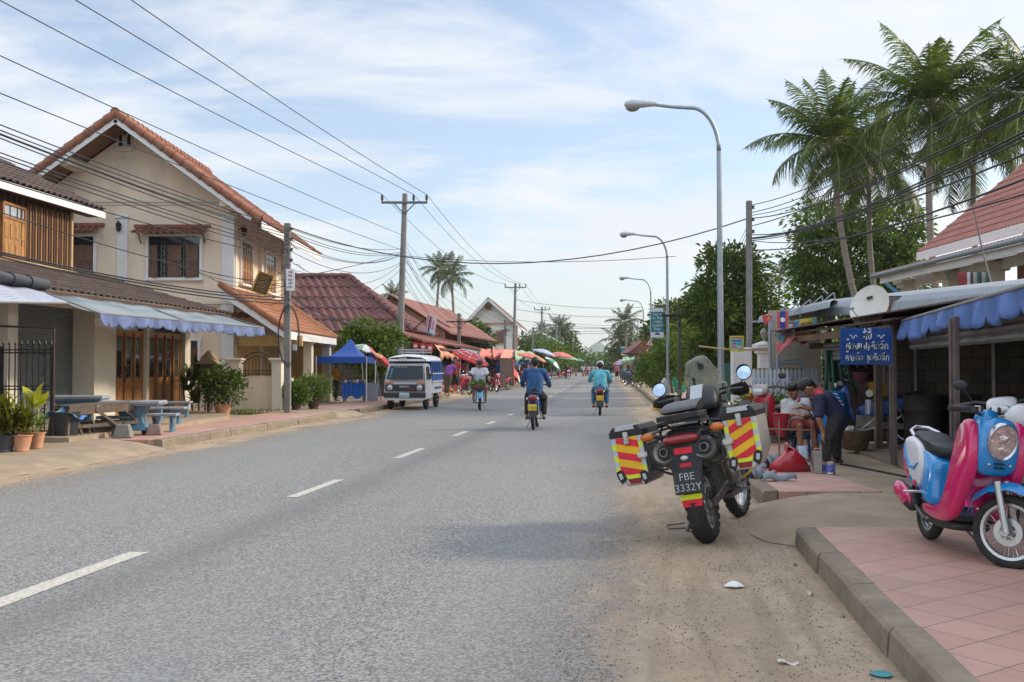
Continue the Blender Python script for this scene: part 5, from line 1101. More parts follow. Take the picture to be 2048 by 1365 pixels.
def vinyl(name,label,px0,py0,px1,py1,D,parts,cat='banner',tilt=0.0,sub=None):
    a=W(px0,py0,D);b_=W(px1,py1,D);w_=b_.x-a.x;h=a.z-b_.z;t=thing(name,label,cat,(a.x+w_/2,D,b_.z))
    for k,(x0,z0,x1,z1,m) in enumerate(parts):
        mb=MB();mb.grid(lambda u,v:Vector((a.x+w_*(x0+(x1-x0)*u),D-.004*k+.012*math.sin((x0+(x1-x0)*u)*8),b_.z+h*(z0+(z1-z0)*v)+tilt*(x0+(x1-x0)*u))),8,2);mb.build('cloth' if k==0 else 'printed_patch',m,t,solid=.004 if k==0 else .002,fix=False)
    return t,a,b_
c_y=mat('vinyl_yellow',(.52,.46,.08),.5,var=.12,nscale=8);c_w=mat('vinyl_white',(.52,.55,.6),.5,var=.1);c_p=mat('vinyl_pink',(.55,.12,.22),.5,var=.2);c_b=mat('vinyl_blue',(.08,.18,.45),.5,var=.2);c_c=mat('vinyl_cyan',(.12,.42,.55),.5,var=.2);c_g=mat('vinyl_green',(.12,.4,.16),.5);c_r=mat('vinyl_red',(.48,.05,.035),.6,var=.1)
t,a,b_=vinyl('shop_banner','bright yellow printed banner with red script under the metal canopy',1589,641,1634,675,18.4,[(0,0,1,1,c_y),(0,.25,.22,.95,c_b),(.08,.05,.2,.4,c_p),(.82,.1,.98,.95,c_c),(.86,.0,.94,.5,c_r),(.3,.35,.75,.42,c_g)],tilt=.07)
lao_text([['s','o','m','l','d'],['k','n','ch']],Vector(((a.x+b_.x)/2,18.35,(a.z+b_.z)/2+.03)),Vector((1,0,.1)),Vector((0,0,1)),.055,.12,c_r,t,th=.2)
vinyl('shop_banner','faded white printed banner hanging behind the striped flag',1554,648,1586,684,18.5,[(0,0,1,1,c_w),(.1,.05,.45,.35,c_c),(.5,.1,.62,.4,c_p),(.1,.5,.8,.58,c_p)])
vinyl('flag','red, blue and red striped flag with a white disc hanging from the canopy',1554,623,1577,658,18.2,[(0,0,1,1,mat('flag_red',(.50,.10,.07),.8,var=.08)),(.27,0,.74,1,mat('flag_blue',(.03,.05,.26),.8,var=.08))],'flag')
c_=W(1565.5,640,18.16);mb=MB();mb.lathe([(1e-5,0),(.045,0),(.045,.004)],c_,16,'y');o=mb.build('white_disc',m_white,[x for x in C.objects if x.name.startswith('flag') and x.type == 'EMPTY'][0])
t=thing('pennant','triangular red pennant with a small yellow emblem hanging at the canopy corner','flag',W(1534,650,18.3));mb=MB();mb.prism([W(1523,630,18.3),W(1546,631,18.3),W(1541,641,18.3),W(1530,652,18.3)],(0,.008,0));mb.build('cloth',mat('pennant_red',(.5,.07,.08),.8),t)
mb=MB();c_=W(1536,638,18.28);mb.tube([c_+Vector((.03*math.cos(q),0,.03*math.sin(q))) for q in [R(x) for x in range(-120,100,30)]],.005,4);mb.tube([c_+Vector((-.03,0,-.03)),c_+Vector((.025,0,.03))],.005,4);mb.build('emblem',c_y,t)
t=thing('draped_cloth','faded red cloth draped over the edge of the rusty roof','cloth',W(1580,690,17.6));mb=MB();A=W(1551,695,17.5);B=W(1611,676,17.5);mb.grid(lambda u,v:A.lerp(B,u)+Vector((0,-.15*v,.05-.17*v*(.5+.5*math.sin(u*7+1))+.04*math.sin(u*16+v*5))),18,6);mb.build('cloth_folds',mat('faded_red_cloth',(.40,.11,.12),.9,var=.2),t,smooth=180,solid=.01,fix=False)
# ---------------- the repair workshop
WS=thing('repair_workshop','low dark repair workshop with steel posts, block walls and a rusty tin roof','workshop',(6.5,14,.19))
def fx(y):return 4.95+.21*(y-12.9) if y<12.9 else 4.95+.03*(y-12.9)
m_steelp=mat('brown_steel_post',(.13,.10,.095),.55,metal=.3,var=.3,nscale=6)
for y in (9.5,12.9):mb=MB();mb.box((fx(y),y,1.05),(.05,.05,1.75));mb.box((fx(y)-.032,y+.04,1.05),(.025,.04,1.72));mb.build('post',m_steelp,WS,bev=.004)
for x,y,w_ in ((5.62,15.3,.1),(5.86,15.4,.06),(5.9,17.6,.1),(5.55,17.5,.09)):mb=MB();mb.box((x,y,1.08),(w_,w_,1.8));mb.build('post',m_oldwood,WS,bev=.004)
mb=MB();grid_roof(mb,(5.02,19,2.02),(4.8,12.6,2.02),(9,12.6,2.7),(9,19,2.7),.09,.012,3,.02);mb.build('roof',m_rust,WS,solid=.01,fix=False)
mb=MB();mb.beam((5.08,18.9,1.93),(4.88,12.8,1.93),.05,.1);mb.beam((5.2,17.4,1.8),(7.5,17.4,1.9),.06,.1);mb.box((7.0,12.75,1.95),(4,.06,.12));mb.build('roof_beam',mat('rough_timber',(.14,.08,.05),.85,var=.3),WS)
mb=MB()
def slats(y0,y1,z0,z1,off=.05):
    nz=int((z1-z0)/.07)*3;rows=[(z0+(z1-z0)*k/nz,.02*math.cos(k*2*math.pi/3)) for k in range(nz+1)];V=[(fx(y)+off+o,y,z) for z,o in rows for y in (y0,y1)];mb.add(V,[(2*i,2*i+1,2*i+3,2*i+2) for i in range(nz)])
slats(12.85,4.5,1.66,1.98,.2);mb.build('rolled_shutter',mat('grey_slat',(.14,.135,.125),.6,metal=.2,var=.15,dirt=.4,dirtcol=(.12,.1,.08)),WS,fix=False)
mb=MB();slats(17.4,15.4,1.55,1.85,.35);mb.build('tin_panel',m_corr,WS,fix=False)
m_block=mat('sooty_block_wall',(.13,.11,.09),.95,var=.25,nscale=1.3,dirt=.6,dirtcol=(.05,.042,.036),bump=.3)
m,t_,b=newmat('hollow_block_wall');n=NT(t_);co=n.n('ShaderNodeTexCoord');mp=n.n('ShaderNodeMapping');mp.inputs['Rotation'].default_value=(R(90),0,0);n.L(co.outputs['Object'],mp.inputs[0]);br=n.n('ShaderNodeTexBrick');br.inputs['Scale'].default_value=1;br.inputs['Brick Width'].default_value=.4;br.inputs['Row Height'].default_value=.2;br.inputs['Mortar Size'].default_value=.008;br.inputs['Color1'].default_value=(.17,.145,.12,1);br.inputs['Color2'].default_value=(.13,.11,.09,1);br.inputs['Mortar'].default_value=(.07,.06,.05,1);n.L(mp.outputs[0],br.inputs['Vector'])
n.L(n.mix(n.rng(n.noise(co.outputs['Object'],1.2,6,.7),.4,.8,0,.7),br.outputs[0],(.06,.05,.04)),b.inputs['Base Color']);b.inputs['Roughness'].default_value=.95;n.bump(n.m('MULTIPLY',br.outputs['Fac'],-1.0),.6,.01,b)
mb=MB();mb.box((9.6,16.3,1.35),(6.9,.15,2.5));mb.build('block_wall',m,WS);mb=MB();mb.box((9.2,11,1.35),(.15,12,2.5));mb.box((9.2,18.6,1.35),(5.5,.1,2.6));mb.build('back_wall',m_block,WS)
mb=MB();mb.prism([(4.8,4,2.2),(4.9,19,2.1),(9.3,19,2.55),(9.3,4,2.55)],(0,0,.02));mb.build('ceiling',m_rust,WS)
mb=MB()
for r_ in range(3):
    for c in range(12):
        x=5.66+c*.155;z=1.28+r_*.16;
        for dx,dz in ((1,1),(1,-1)):mb.beam((x-.07*dx,17.9,z-.07*dz),(x+.07*dx,17.9,z+.07*dz),.06,.03,up=(0,1,0))
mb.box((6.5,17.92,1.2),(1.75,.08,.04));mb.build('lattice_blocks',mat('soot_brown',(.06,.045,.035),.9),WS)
mb=MB();mb.box((6.6,18.3,1.38),(1.8,.02,.5));mb.build('lattice_backing',mat('pale_board',(.42,.36,.25),.8),WS);mb=MB();  # evenly pale tan board behind the lattice blocks
for z in (1.35,1.52):mb.box((6.6,18.1,z),(1.8,.02,.06))
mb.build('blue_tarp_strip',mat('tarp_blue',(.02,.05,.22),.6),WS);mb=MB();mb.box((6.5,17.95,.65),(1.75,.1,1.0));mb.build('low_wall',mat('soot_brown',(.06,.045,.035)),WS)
mb=MB()
for k in range(9):a=5.62+.035*k;mb.tube([(5.36+.07*k*.4,16.9+.06*math.sin(k*2),1.72),(5.3+.045*k*1.3,16.8+.08*math.sin(k*2+1),.95)],.03,6)
tag(mb.build('green_tarpaulin',mat('bottle_green_cloth',(.02,.09,.05),.7,var=.2),smooth=180),'gathered dark green tarpaulin hanging at the back of the workshop','tarpaulin')
# blue cloth awning over the right opening
m_blue_aw=cloth_mat('sky_blue_canvas',(.10,.18,.42),(.12,.21,.45),.8,1,.5)
awning('canvas_awning','blue canvas awning with ragged scalloped valance over the workshop opening',(6.2,13.0,2.35),(4.9,4.2,2.4),(3.18,4.2,2.08),(4.99,12.75,2.03),m_blue_aw,.05,40,6,True,mat('sky_blue_valance',(.09,.17,.42),.8,var=.2,nscale=4,dirt=.3,dirtcol=(.2,.27,.42)),flen=.24,scw=.30)
# the blue sign
t=thing('shop_sign','square dark blue sign with three rows of white script hanging on the workshop front','sign',(4.5,12.55,1.4));D=12.55;a=W(1680,656,D);b_=W(1785,730,D)
mb=MB();mb.grid(lambda u,v:Vector((a.x+(b_.x-a.x)*u,D+.02*math.sin(u*3.1)+.01*math.sin(v*4+u*5),b_.z+(a.z-b_.z)*v)),10,6);mb.build('board',mat('deep_blue_vinyl',(.008,.055,.22),.4,var=.08,nscale=2),t,solid=.006,fix=False)
c_=Vector(((a.x+b_.x)/2+.01,D-.012,(a.z+b_.z)/2));ex=Vector((1,0,0));ez=Vector((0,0,1))
lao_text([['t+^ii+^1','n+^ii+^2']],c_+ez*.12,ex,ez,.075,.1,m_wtext,t,th=.14);lao_text([['s+^2','o','m','ae','p','ng','l+^i','d','ch+^a','k']],c_+ez*.0,ex,ez,.068,.1,m_wtext,t,th=.15);lao_text([['l+^2','aa','ng','o+^a','d',' ','sh+_u','d','l+^i','d','ch+^a','k']],c_-ez*.145,ex,ez,.062,.1,m_wtext,t,th=.15)
mb=MB()
for s_ in (-1,1):mb.tube([c_+Vector((s_*(.13+.09*q),0,.12+.025*math.sin(q*9))) for q in [k/8 for k in range(9)]],.004,4)
mb.build('flourish',m_wtext,t)
# satellite dish
t=thing('satellite_dish','large tilted off-white satellite dish above the blue sign','satellite dish',W(1735,655,14.5));c_=W(1739,613,14.5);Q=Matrix.Translation(c_)@Euler((R(62),R(-14),R(-42))).to_matrix().to_4x4()
mb=MB(Q);mb.lathe([(1e-4,-.055),(.08,-.05),(.16,-.03),(.24,.005),(.25,.012),(.25,.018),(.24,.012),(.16,-.022),(.08,-.042),(1e-4,-.048)],(0,0,0),32,sc=(1.2,1.42,1));mb.build('reflector',mat('dish_white',(.56,.55,.50),.5,var=.06,dirt=.3,dirtcol=(.33,.3,.25)),t,smooth=50)
mb=MB(Q);mb.box((.0,.16,-.012),(.09,.05,.004));mb.build('maker_plate',m_iron,t);mb=MB();mb.tube([W(1728,650,14.5),W(1703,618,14.0)],.008,6);mb.tube([W(1698,618,14.0),W(1708,616,14.0)],.02,8);mb.tube([W(1735,640,14.5),W(1715,662,14.6),W(1700,664,14.6)],.014,6);mb.build('feed_arm',m_galv,t)
text_part('DIVIC',.03,m_white,t,Q@Vector((0,.16,-.008)),(Q.to_euler().x,Q.to_euler().y,Q.to_euler().z),local=False) if 0 else None
# picket fence, gate pillars, green panels, poster
PF=thing('picket_fence','white pointed picket fence beside the workshop','fence',(5.2,18.5,.14));D=18.5;mb=MB();mg=MB()
for k in range(16):
    px=1508+k*8.3;p=W(px,737,D);z1=p.z;q=mb if k<9 else mg;w_=.027;q.prism([(p.x-w_,D,.2),(p.x+w_,D,.2),(p.x+w_,D,z1-.05),(p.x,D,z1),(p.x-w_,D,z1-.05)],(0,.015,0))
mb.box((W(1540,0,D).x,D+.03,1.2),(.75,.02,.06));mb.box((W(1540,0,D).x,D+.03,.6),(.75,.02,.06));mg.box((W(1604,0,D).x,D-.01,1.14),(.62,.02,.07));mg.box((W(1604,0,D).x,D-.01,.55),(.62,.02,.07));mg.box((W(1573,0,D).x,D-.02,.7),(.05,.04,1.1))
mb.build('pickets',mat('picket_white',(.52,.57,.66),.7,var=.06,dirt=.2),PF);mg.build('gate_leaf',mat('picket_grey',(.30,.35,.42),.7,var=.1),PF)
t=thing('bunk_frame','blue tubular frame rising behind the picket fence over an olive panel','frame',W(1580,745,19.2));mb=MB();D=19.2
mb.tube([W(1549,735,D),W(1551,724,D),W(1601,719,D),W(1605,735,D)],.012,6);mb.tube([W(1551,729,D),W(1603,726,D)],.01,6);mb.tube([W(1558,726,D),W(1559,740,D)],.01,6);mb.build('tubes',mat('bright_blue_tube',(.05,.20,.45),.4),t);mb=MB();mb.box(W(1560,765,D+.1),(.95,.02,.55));mb.build('olive_panel',mat('olive_panel',(.20,.19,.05),.7),t)
t=thing('gate_pillar','white moulded gate pillar topped with a lantern behind the right utility pole','pillar',(W(1524,0,22).x,22,.14));x=W(1524,0,22).x;zt=W(0,688,22).z;mb=MB();mb.box((x,22,(zt+.14)/2),(.26,.26,zt-.14));mb.box((x,22,zt-.06),(.44,.44,.09));mb.box((x,22,zt-.17),(.36,.36,.08));mb.lathe([(.28,0),(.05,.08)],(x,22,zt-.02),4);mb.build('pillar',m_white,t,bev=.008)
mb=MB();mb.lathe([(.03,0),(.03,.06),(.05,.08),(.1,.2),(.085,.22),(.02,.3)],(x,22,zt+.05),8);mb.build('lantern',mat('lantern_glass',(.28,.27,.22),.3),t)
t=thing('gate_pillar','plain white pillar just left of the right utility pole','pillar',(W(1482,0,22.6).x,22.6,.14));mb=MB();mb.box((W(1478,0,22.6).x,22.6,1.0),(.42,.3,1.75));mb.build('pillar',m_white,t,bev=.01)
for k in range(5):pass
mb=MB();A=W(1437,727,26);B=W(1470,727,26);grid_roof(mb,(A.x,26,.1),(B.x,26.0,.1),(B.x,26.01,A.z),(A.x,26.01,A.z),.09,.015,1,0);tag(mb.build('fence_panel',mat('green_tin',(.03,.10,.07),.6),fix=False),'dark green corrugated fence panel beside the tall street lamp','fence')
t,a,b_=vinyl('poster','yellow-edged poster with blue middle hanging from a bamboo rail',1459,672,1488,704,21.6,[(0,0,1,1,c_y),(.1,.2,.9,.8,c_c),(.15,.62,.85,.74,c_b),(.2,.45,.45,.56,c_r),(.55,.42,.8,.55,c_g),(.2,.26,.4,.38,c_p),(.5,.25,.85,.36,c_w),(.1,.86,.9,.92,c_r)],'poster')
mb=MB();mb.tube([W(1398,693,22.3),W(1452,699,21.7),W(1560,702,21.5)],.018,6);tag(mb.build('bamboo_rail',mat('bamboo',(.36,.25,.13),.6)),'thin bamboo rail behind the street lamp','pole')
# ---------------- right-hand greenery
tree('mango_tree','dark mango tree with hanging leaves behind the nearest street lamp',W(1465,770,38).to_2d().to_3d()+Vector((0,0,.1)),W(1465,640,38),.2,[(tuple(W(1460,560,38)),(1.3,1.3,1.3)),(tuple(W(1425,620,37)),(.9,.9,.9)),(tuple(W(1505,620,38)),(1.1,1.1,1.2)),(tuple(W(1470,690,37.5)),(1.3,1.0,.9)),(tuple(W(1420,700,38)),(.8,.8,.8)),(tuple(W(1540,690,39)),(.8,.8,1.0))],520,26,.17,.24,L_dark,seed=2)
tree('shade_tree','broad dense green tree behind the palm trunks',W(1700,720,56).to_2d().to_3d()+Vector((0,0,.1)),W(1700,560,56),.35,[(tuple(W(1700,520,56)),(3.6,2.5,2.0)),(tuple(W(1640,440,56)),(1.7,1.6,1.2)),(tuple(W(1780,450,56)),(2.0,1.6,1.5)),(tuple(W(1630,560,56)),(1.5,1.5,1.4)),(tuple(W(1800,560,56)),(1.8,1.5,1.5)),(tuple(W(1710,610,56)),(3.2,1.5,1.0))],620,26,.3,.33,L_mid,seed=5)
for k,(px,py,D,rr,lb,lm) in enumerate(((1395,700,44,1.0,'bright green bush behind the timber pole',L_light),(1345,700,48,1.1,'green bush behind the second street lamp',L_mid),(1375,670,50,1.0,'feathery bush rising beside the mango tree',L_light),(1320,720,56,1.1,'low spreading bush behind the speed sign',L_mid),(1300,735,60,.9,'small bush at the speed sign post',L_light))):
    c_=W(px,py,D);tree('roadside_bush',lb,(c_.x,D,.1),(c_.x,D,c_.z-.2),.06,[((c_.x,D,c_.z),(rr,rr*.8,rr*.7)),((c_.x+.4*rr,D,c_.z-.5*rr),(rr*.8,rr*.7,rr*.6)),((c_.x-.4*rr,D,c_.z-.6*rr),(rr*.7,rr*.6,rr*.6))],110,18,.13,.22,lm,'shrub',seed=k+20)
c_=Vector((W(1535,0,17).x,17.2,.14));t=thing('flowering_shrub','low shrub with red flowers in front of the picket fence','shrub',c_);P_,Dn=clumps([((c_.x-.1,c_.y,.62),(.4,.35,.38)),((c_.x+.2,c_.y,.5),(.3,.3,.32))],120,13,.07);leafmesh('leaves',P_,Dn,.12,.05,L_mid,t);P_,Dn=clumps([((c_.x-.22,c_.y-.1,.85),(.25,.25,.2))],9,8,.03);leafmesh('flowers',P_,Dn,.06,.05,leafmat('red_petal',(.45,.05,.04),.3),t)
palm('coconut_palm','tall coconut palm in front of the shade tree, leftmost of the near palms',W(1772,760,42).to_2d().to_3d()+Vector((0,0,.1)),W(1664,290,42),.17,3.8,30,L_palm,3,droopy=.95)
palm('coconut_palm','tallest coconut palm behind the red roof',W(1912,760,38).to_2d().to_3d()+Vector((0,0,.1)),W(1862,215,38),.17,3.8,30,L_palm,8)
palm('coconut_palm','coconut palm cut off by the right edge of the view',Vector((W(2085,0,36).x,36,.1)),W(2062,195,36),.16,3.7,26,L_palm,12)
palm('coconut_palm','coconut palm with its lower crown between the two tallest palms',W(1790,760,47).to_2d().to_3d()+Vector((0,0,.1)),W(1738,345,47),.16,4.0,28,L_palm,15)
palm('coconut_palm','coconut palm leaning behind the red roof to the right of the tallest palm',Vector((W(1990,0,44).x,44,.1)),W(1948,290,44),.16,4.0,28,L_palm,18)
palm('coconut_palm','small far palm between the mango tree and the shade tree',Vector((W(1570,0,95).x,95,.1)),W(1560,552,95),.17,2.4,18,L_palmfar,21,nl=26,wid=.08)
# ---------------- people
def cap_mesh(mb,a,b_,r0,r1,n=12):
    a=Vector(a);b_=Vector(b_);d=(b_-a)
    if d.length<1e-4:d=Vector((0,0,1e-3))
    d.normalize();P_=[];rs=[]
    for k in range(5):q=math.pi/2*(1-k/4.0);P_.append(a-d*r0*math.sin(q));rs.append(max(r0*math.cos(q),.0008))
    for k in range(5):q=math.pi/2*k/4.0;P_.append(b_+d*r1*math.sin(q));rs.append(max(r1*math.cos(q),.0008))
    mb.tube(P_,rs,n)
def blob(name,caps,vox,m,parent,it=3,fac=.5):
    mb=MB()
    for c in caps:cap_mesh(mb,*c)
    me=mb.mesh(name);o=bpy.data.objects.new(name,me);C.objects.link(o)
    md=o.modifiers.new('r','REMESH');md.mode = 'VOXEL';md.voxel_size=vox;md.use_smooth_shade=True
    md=o.modifiers.new('s','SMOOTH');md.iterations=it;md.factor=fac
    dg=bpy.context.evaluated_depsgraph_get();m2=bpy.data.meshes.new_from_object(o.evaluated_get(dg));m2.name=name
    o.modifiers.clear();o.data=m2;m2.materials.clear();m2.materials.append(m);m2.polygons.foreach_set('use_smooth',[True]*len(m2.polygons));o.parent=parent
    return o
m_skin=mat('tan_skin',(.33,.17,.10),.55,var=.08,nscale=8,spec=.4);m_hair=mat('black_hair',(.012,.01,.009),.45,var=.3,nscale=40,bump=.5,bscale=120)
STAND=dict(pel=(0,0,.93),che=(0,.0,1.27),nec=(0,.0,1.44),hea=(0,.03,1.60),sl=(-.18,0,1.4),sr=(.18,0,1.4),el=(-.23,0,1.13),er=(.23,0,1.13),wl=(-.24,.1,.9),wr=(.24,.1,.9),hl=(-.09,0,.9),hr=(.09,0,.9),kl=(-.1,.03,.5),kr=(.1,.03,.5),al=(-.1,-.03,.09),ar=(.1,-.03,.09),fwd=(0,1,0))
RIDE=dict(pel=(0,-.22,.86),che=(0,-.12,1.2),nec=(0,-.08,1.36),hea=(0,-.03,1.5),sl=(-.2,-.1,1.32),sr=(.2,-.1,1.32),el=(-.31,.05,1.07),er=(.31,.05,1.07),wl=(-.31,.3,1.0),wr=(.31,.3,1.0),hl=(-.1,-.2,.83),hr=(.1,-.2,.83),kl=(-.2,.2,.72),kr=(.2,.2,.72),al=(-.2,.02,.3),ar=(.2,.02,.3),fwd=(0,1,0))
def foldify(m):
    if m.get('f'):return m
    m['f']=1;t=m.node_tree;b=t.nodes['Principled BSDF'];co=t.nodes.new('ShaderNodeTexCoord');n_=t.nodes.new('ShaderNodeTexNoise');n_.inputs['Scale'].default_value=7;n_.inputs['Detail'].default_value=3;n_.inputs['Distortion'].default_value=1.2;mp=t.nodes.new('ShaderNodeMapping');mp.inputs['Scale'].default_value=(1,1,.55);bp=t.nodes.new('ShaderNodeBump');bp.inputs['Strength'].default_value=.9;bp.inputs['Distance'].default_value=.05
    t.links.new(co.outputs['Object'],mp.inputs[0]);t.links.new(mp.outputs[0],n_.inputs['Vector']);t.links.new(n_.outputs['Fac'],bp.inputs['Height']);t.links.new(bp.outputs[0],b.inputs['Normal']);return m
def person(label,loc,rz,J,top,bottom,hair=m_hair,vox=.016,sleeve=.5,leg=1.0,face=False,fingers=False,hat=None,longhair=False,shoes=None,group=None,build=1.0,collar=None,skirt=False,tail=0.0):
    foldify(top);foldify(bottom);J={k:Vector(v) for k,v in J.items()};t=thing('person',label,'person',loc,rz,group=group);B=build;fw=J['fwd'].normalized();hd=J['hea'];up=(hd-J['nec']).normalized();fw=(fw-up*fw.dot(up)).normalized()
    side=(J['sr']-J['sl']).normalized();caps=[(J['pel']-side*.06,J['che']-side*.07,.105*B,.11*B),(J['pel']+side*.06,J['che']+side*.07,.105*B,.11*B),(J['che'],J['nec'],.09*B,.06),(J['sl'],J['sr'],.062*B,.062*B),(J['nec'],hd,.05,.05)]
    caps+=[(hd+up*.02,hd+up*.045-fw*.015,.088,.092),(hd+fw*.03-up*.045,hd+fw*.02+up*.0,.052,.075)]
    if face:caps+=[(hd+fw*.1-up*.02,hd+fw*.085+up*.015,.014,.009),(hd-side*.092-up*.01,hd-side*.092+up*.02,.016,.018),(hd+side*.092-up*.01,hd+side*.092+up*.02,.016,.018)]
    for s_ in 'lr':
        S_,E,Wr=J['s'+s_],J['e'+s_],J['w'+s_];caps+=[(S_,E,.052*B,.042),(E,Wr,.041,.027)]
        hdv=J.get('h_'+s_,(Wr-E).normalized());hdv=Vector(hdv).normalized();palm_=Wr+hdv*.07;caps.append((Wr+hdv*.02,palm_,.026,.03))
        if fingers:
            sd_=hdv.cross(Vector((0,0,1)));  sd_=(sd_ if sd_.length>.2 else side).normalized();cu=hdv.cross(sd_).normalized();cu=cu if cu.z<0 else -cu
            for k,L_ in enumerate((.062,.072,.068,.052)):b0=palm_+sd_*(k-1.5)*.019;b1=b0+hdv*L_*.55+cu*.008;caps+=[(b0,b1,.0095,.009),(b1,b1+hdv*L_*.4+cu*L_*.35,.009,.0075)]
            b0=Wr+hdv*.03+sd_*-.03;caps+=[(b0,b0-sd_*.022+hdv*.028,.011,.010),(b0-sd_*.022+hdv*.028,b0-sd_*.02+hdv*.058+cu*.012,.010,.008)]
        else:caps.append((palm_,palm_+hdv*.05-Vector((0,0,.02)),.026,.018))
        Hh,K,A=J['h'+s_],J['k'+s_],J['a'+s_];ff=J.get('f'+s_,fw);ff=Vector(ff);ff.z=0;ff.normalize();caps+=[(Hh,K,.085*B,.056),(K,A,.054,.036),(A-Vector((0,0,.03))-ff*.03,A-Vector((0,0,.05))+ff*.15,.036,.026)]
    blob('body',caps,vox,m_skin,t)
    e=.016;tc_=[(J['pel']-side*.06-(J['che']-J['pel'])*tail,J['che']-side*.07,.11*B+e,.112*B+e),(J['pel']+side*.06-(J['che']-J['pel'])*tail,J['che']+side*.07,.11*B+e,.112*B+e),(J['che'],J['nec']-up*.015,.095*B+e,.062+e*.5),(J['sl'],J['sr'],.066*B+e,.066*B+e)]
    for s_ in 'lr':
        S_,E,Wr=J['s'+s_],J['e'+s_],J['w'+s_]
        if sleeve<=1:tc_.append((S_,S_.lerp(E,sleeve),.058*B+e,.052*B+e))
        else:tc_+=[(S_,E,.058*B+e,.046+e),(E,E.lerp(Wr,sleeve-1),.045+e,.034+e)]
    blob('shirt',tc_,vox,top,t)
    bc=[(J['pel']-side*.05,J['pel']+side*.05,.118*B+e*.6,.118*B+e*.6)]
    for s_ in 'lr':
        Hh,K,A=J['h'+s_],J['k'+s_],J['a'+s_]
        if leg<=1:bc.append((Hh,Hh.lerp(K,leg),.092*B+e,.072+e))
        else:bc+=[(Hh,K,.092*B+e,.062+e),(K,K.lerp(A,leg-1),.060+e,.046+e)]
    if skirt:m_=(J['kl']+J['kr'])/2;bc+=[(J['pel'],m_,.13*B,.15),(m_,(J['al']+J['ar'])/2+Vector((0,0,.15)),.14,.13)]
    blob('skirt' if skirt else 'trousers',bc,vox,bottom,t)
    hc=[(hd+up*.05-fw*.02,hd+up*.055-fw*.03,.1,.1),(hd-fw*.05+up*.01,hd-fw*.045-up*.03,.078,.06)]
    if face:hc=[(hd+up*.055-fw*.022,hd+up*.05-fw*.035,.1,.098),(hd+up*.105+fw*.035,hd+up*.1-fw*.03,.045,.05),(hd-fw*.055+up*.01,hd-fw*.05-up*.04,.07,.055)]
    if longhair:hc+=[(hd-fw*.08,hd-fw*.14-up*.12,.05,.035)]
    blob('hair',hc,max(vox*.7,.010),hair,t,1)
    if face:
        mb=MB()
        for s_ in (-1,1):mb.ball(hd+fw*.083+side*s_*.034+up*.012,.011,8,6);mb.tube([hd+fw*.088+side*s_*.018+up*.035,hd+fw*.086+side*s_*.05+up*.036],.005,5)
        mb.tube([hd+fw*.088-side*.022-up*.052,hd+fw*.092-up*.050,hd+fw*.088+side*.022-up*.052],.005,5);mb.build('face_features',mat('dark_features',(.03,.015,.012),.5),t,local=True)
    if collar:mb=MB();c_=J['nec']-up*.0;q=up.to_track_quat('Z','Y');mb.M=Matrix.Translation(c_)@q.to_matrix().to_4x4();mb.torus((0,0,-.012),.074,.02,16,6,'z');mb.build('collar',collar,t,local=True,smooth=180)
    if shoes:
        for s_ in 'lr':
            mb=MB();A=J['a'+s_];ff=J.get('f'+s_,fw);ff=Vector(ff);ff.z=0;ff.normalize();cap_mesh(mb,A-Vector((0,0,.05))-ff*.04,A-Vector((0,0,.056))+ff*.17,.043,.034);mb.build('shoe',shoes,t,local=True,smooth=180)
    if hat:
        mb=MB();q=up.to_track_quat('Z','Y');mb.M=Matrix.Translation(hd+up*.06-fw*.01)@q.to_matrix().to_4x4()
        if hat[0] == 'cone':mb.lathe([(.24,-.01),(.235,.0),(.1,.075),(.05,.13),(.005,.15)],(0,0,.03),20)
        else:mb.lathe([(.106,-.01),(.11,.03),(.095,.08),(.05,.108),(.005,.112)],(0,0,0),16);mb.M=Matrix.Translation(hd+up*.06-fw*.01);mb.box(fw*.13+up*.0,(.15,.12,.012)) if len(hat)<3 else mb.box(-fw*.02+up*.0,(.1,.1,.01))
        mb.build('hat',hat[1],t,local=True,smooth=40)
    return t
# ---------------- motorbikes
def pillow(mb,outline,w_,xc=0.0,edge=.82,n=5,ww=None):
    "side outline (y,z) swollen to a rounded body w_ to each side"
    cy_=sum(p[0] for p in outline)/len(outline);cz=sum(p[1] for p in outline)/len(outline);secs=[]
    for k in range(-n,n+1):
        q=k/n;s_=edge+(1-edge)*math.sqrt(max(0,1-abs(q)**2.6));secs.append([Vector((xc+w_*q,cy_+(p[0]-cy_)*s_,cz+(p[1]-cz)*s_)) for p in outline])
    mb.loft(secs)
def smoothpoly(pts,it=2):
    for _ in range(it):
        o=[]
        for i in range(len(pts)):a=pts[i];b_=pts[(i+1) % len(pts)];o+=[(a[0]*.75+b_[0]*.25,a[1]*.75+b_[1]*.25),(a[0]*.25+b_[0]*.75,a[1]*.25+b_[1]*.75)]
        pts=o
    return pts
m_rub=mat('tyre_rubber',(.022,.021,.021),.85,var=.2,nscale=10,dirt=.4,dirtcol=(.10,.08,.06),bump=.3);m_blk=mat('black_plastic',(.02,.02,.022),.4,var=.2,nscale=6,dirt=.25,dirtcol=(.09,.075,.06));m_sil=mat('silver_metal',(.55,.56,.58),.25,metal=.9,var=.08);m_mot=mat('engine_metal',(.16,.15,.14),.5,metal=.6,var=.3,nscale=10,dirt=.5,dirtcol=(.07,.05,.04));m_seat=mat('seat_vinyl',(.018,.019,.022),.42,spec=.25,var=.1);m_mir=mat('mirror_glass',(.42,.55,.68),.03,metal=1.0,var=0);m_redl=mat('red_lamp',(.22,.008,.01),.15,var=.1,spec=.7);m_plateY=mat('yellow_plate',(.62,.42,.02),.5,var=.04);m_lens=mat('clear_lamp',(.45,.47,.5),.08,spec=.9,var=.1,metal=.3);m_orl=mat('amber_lamp',(.50,.12,.01),.2,spec=.6,var=.1)
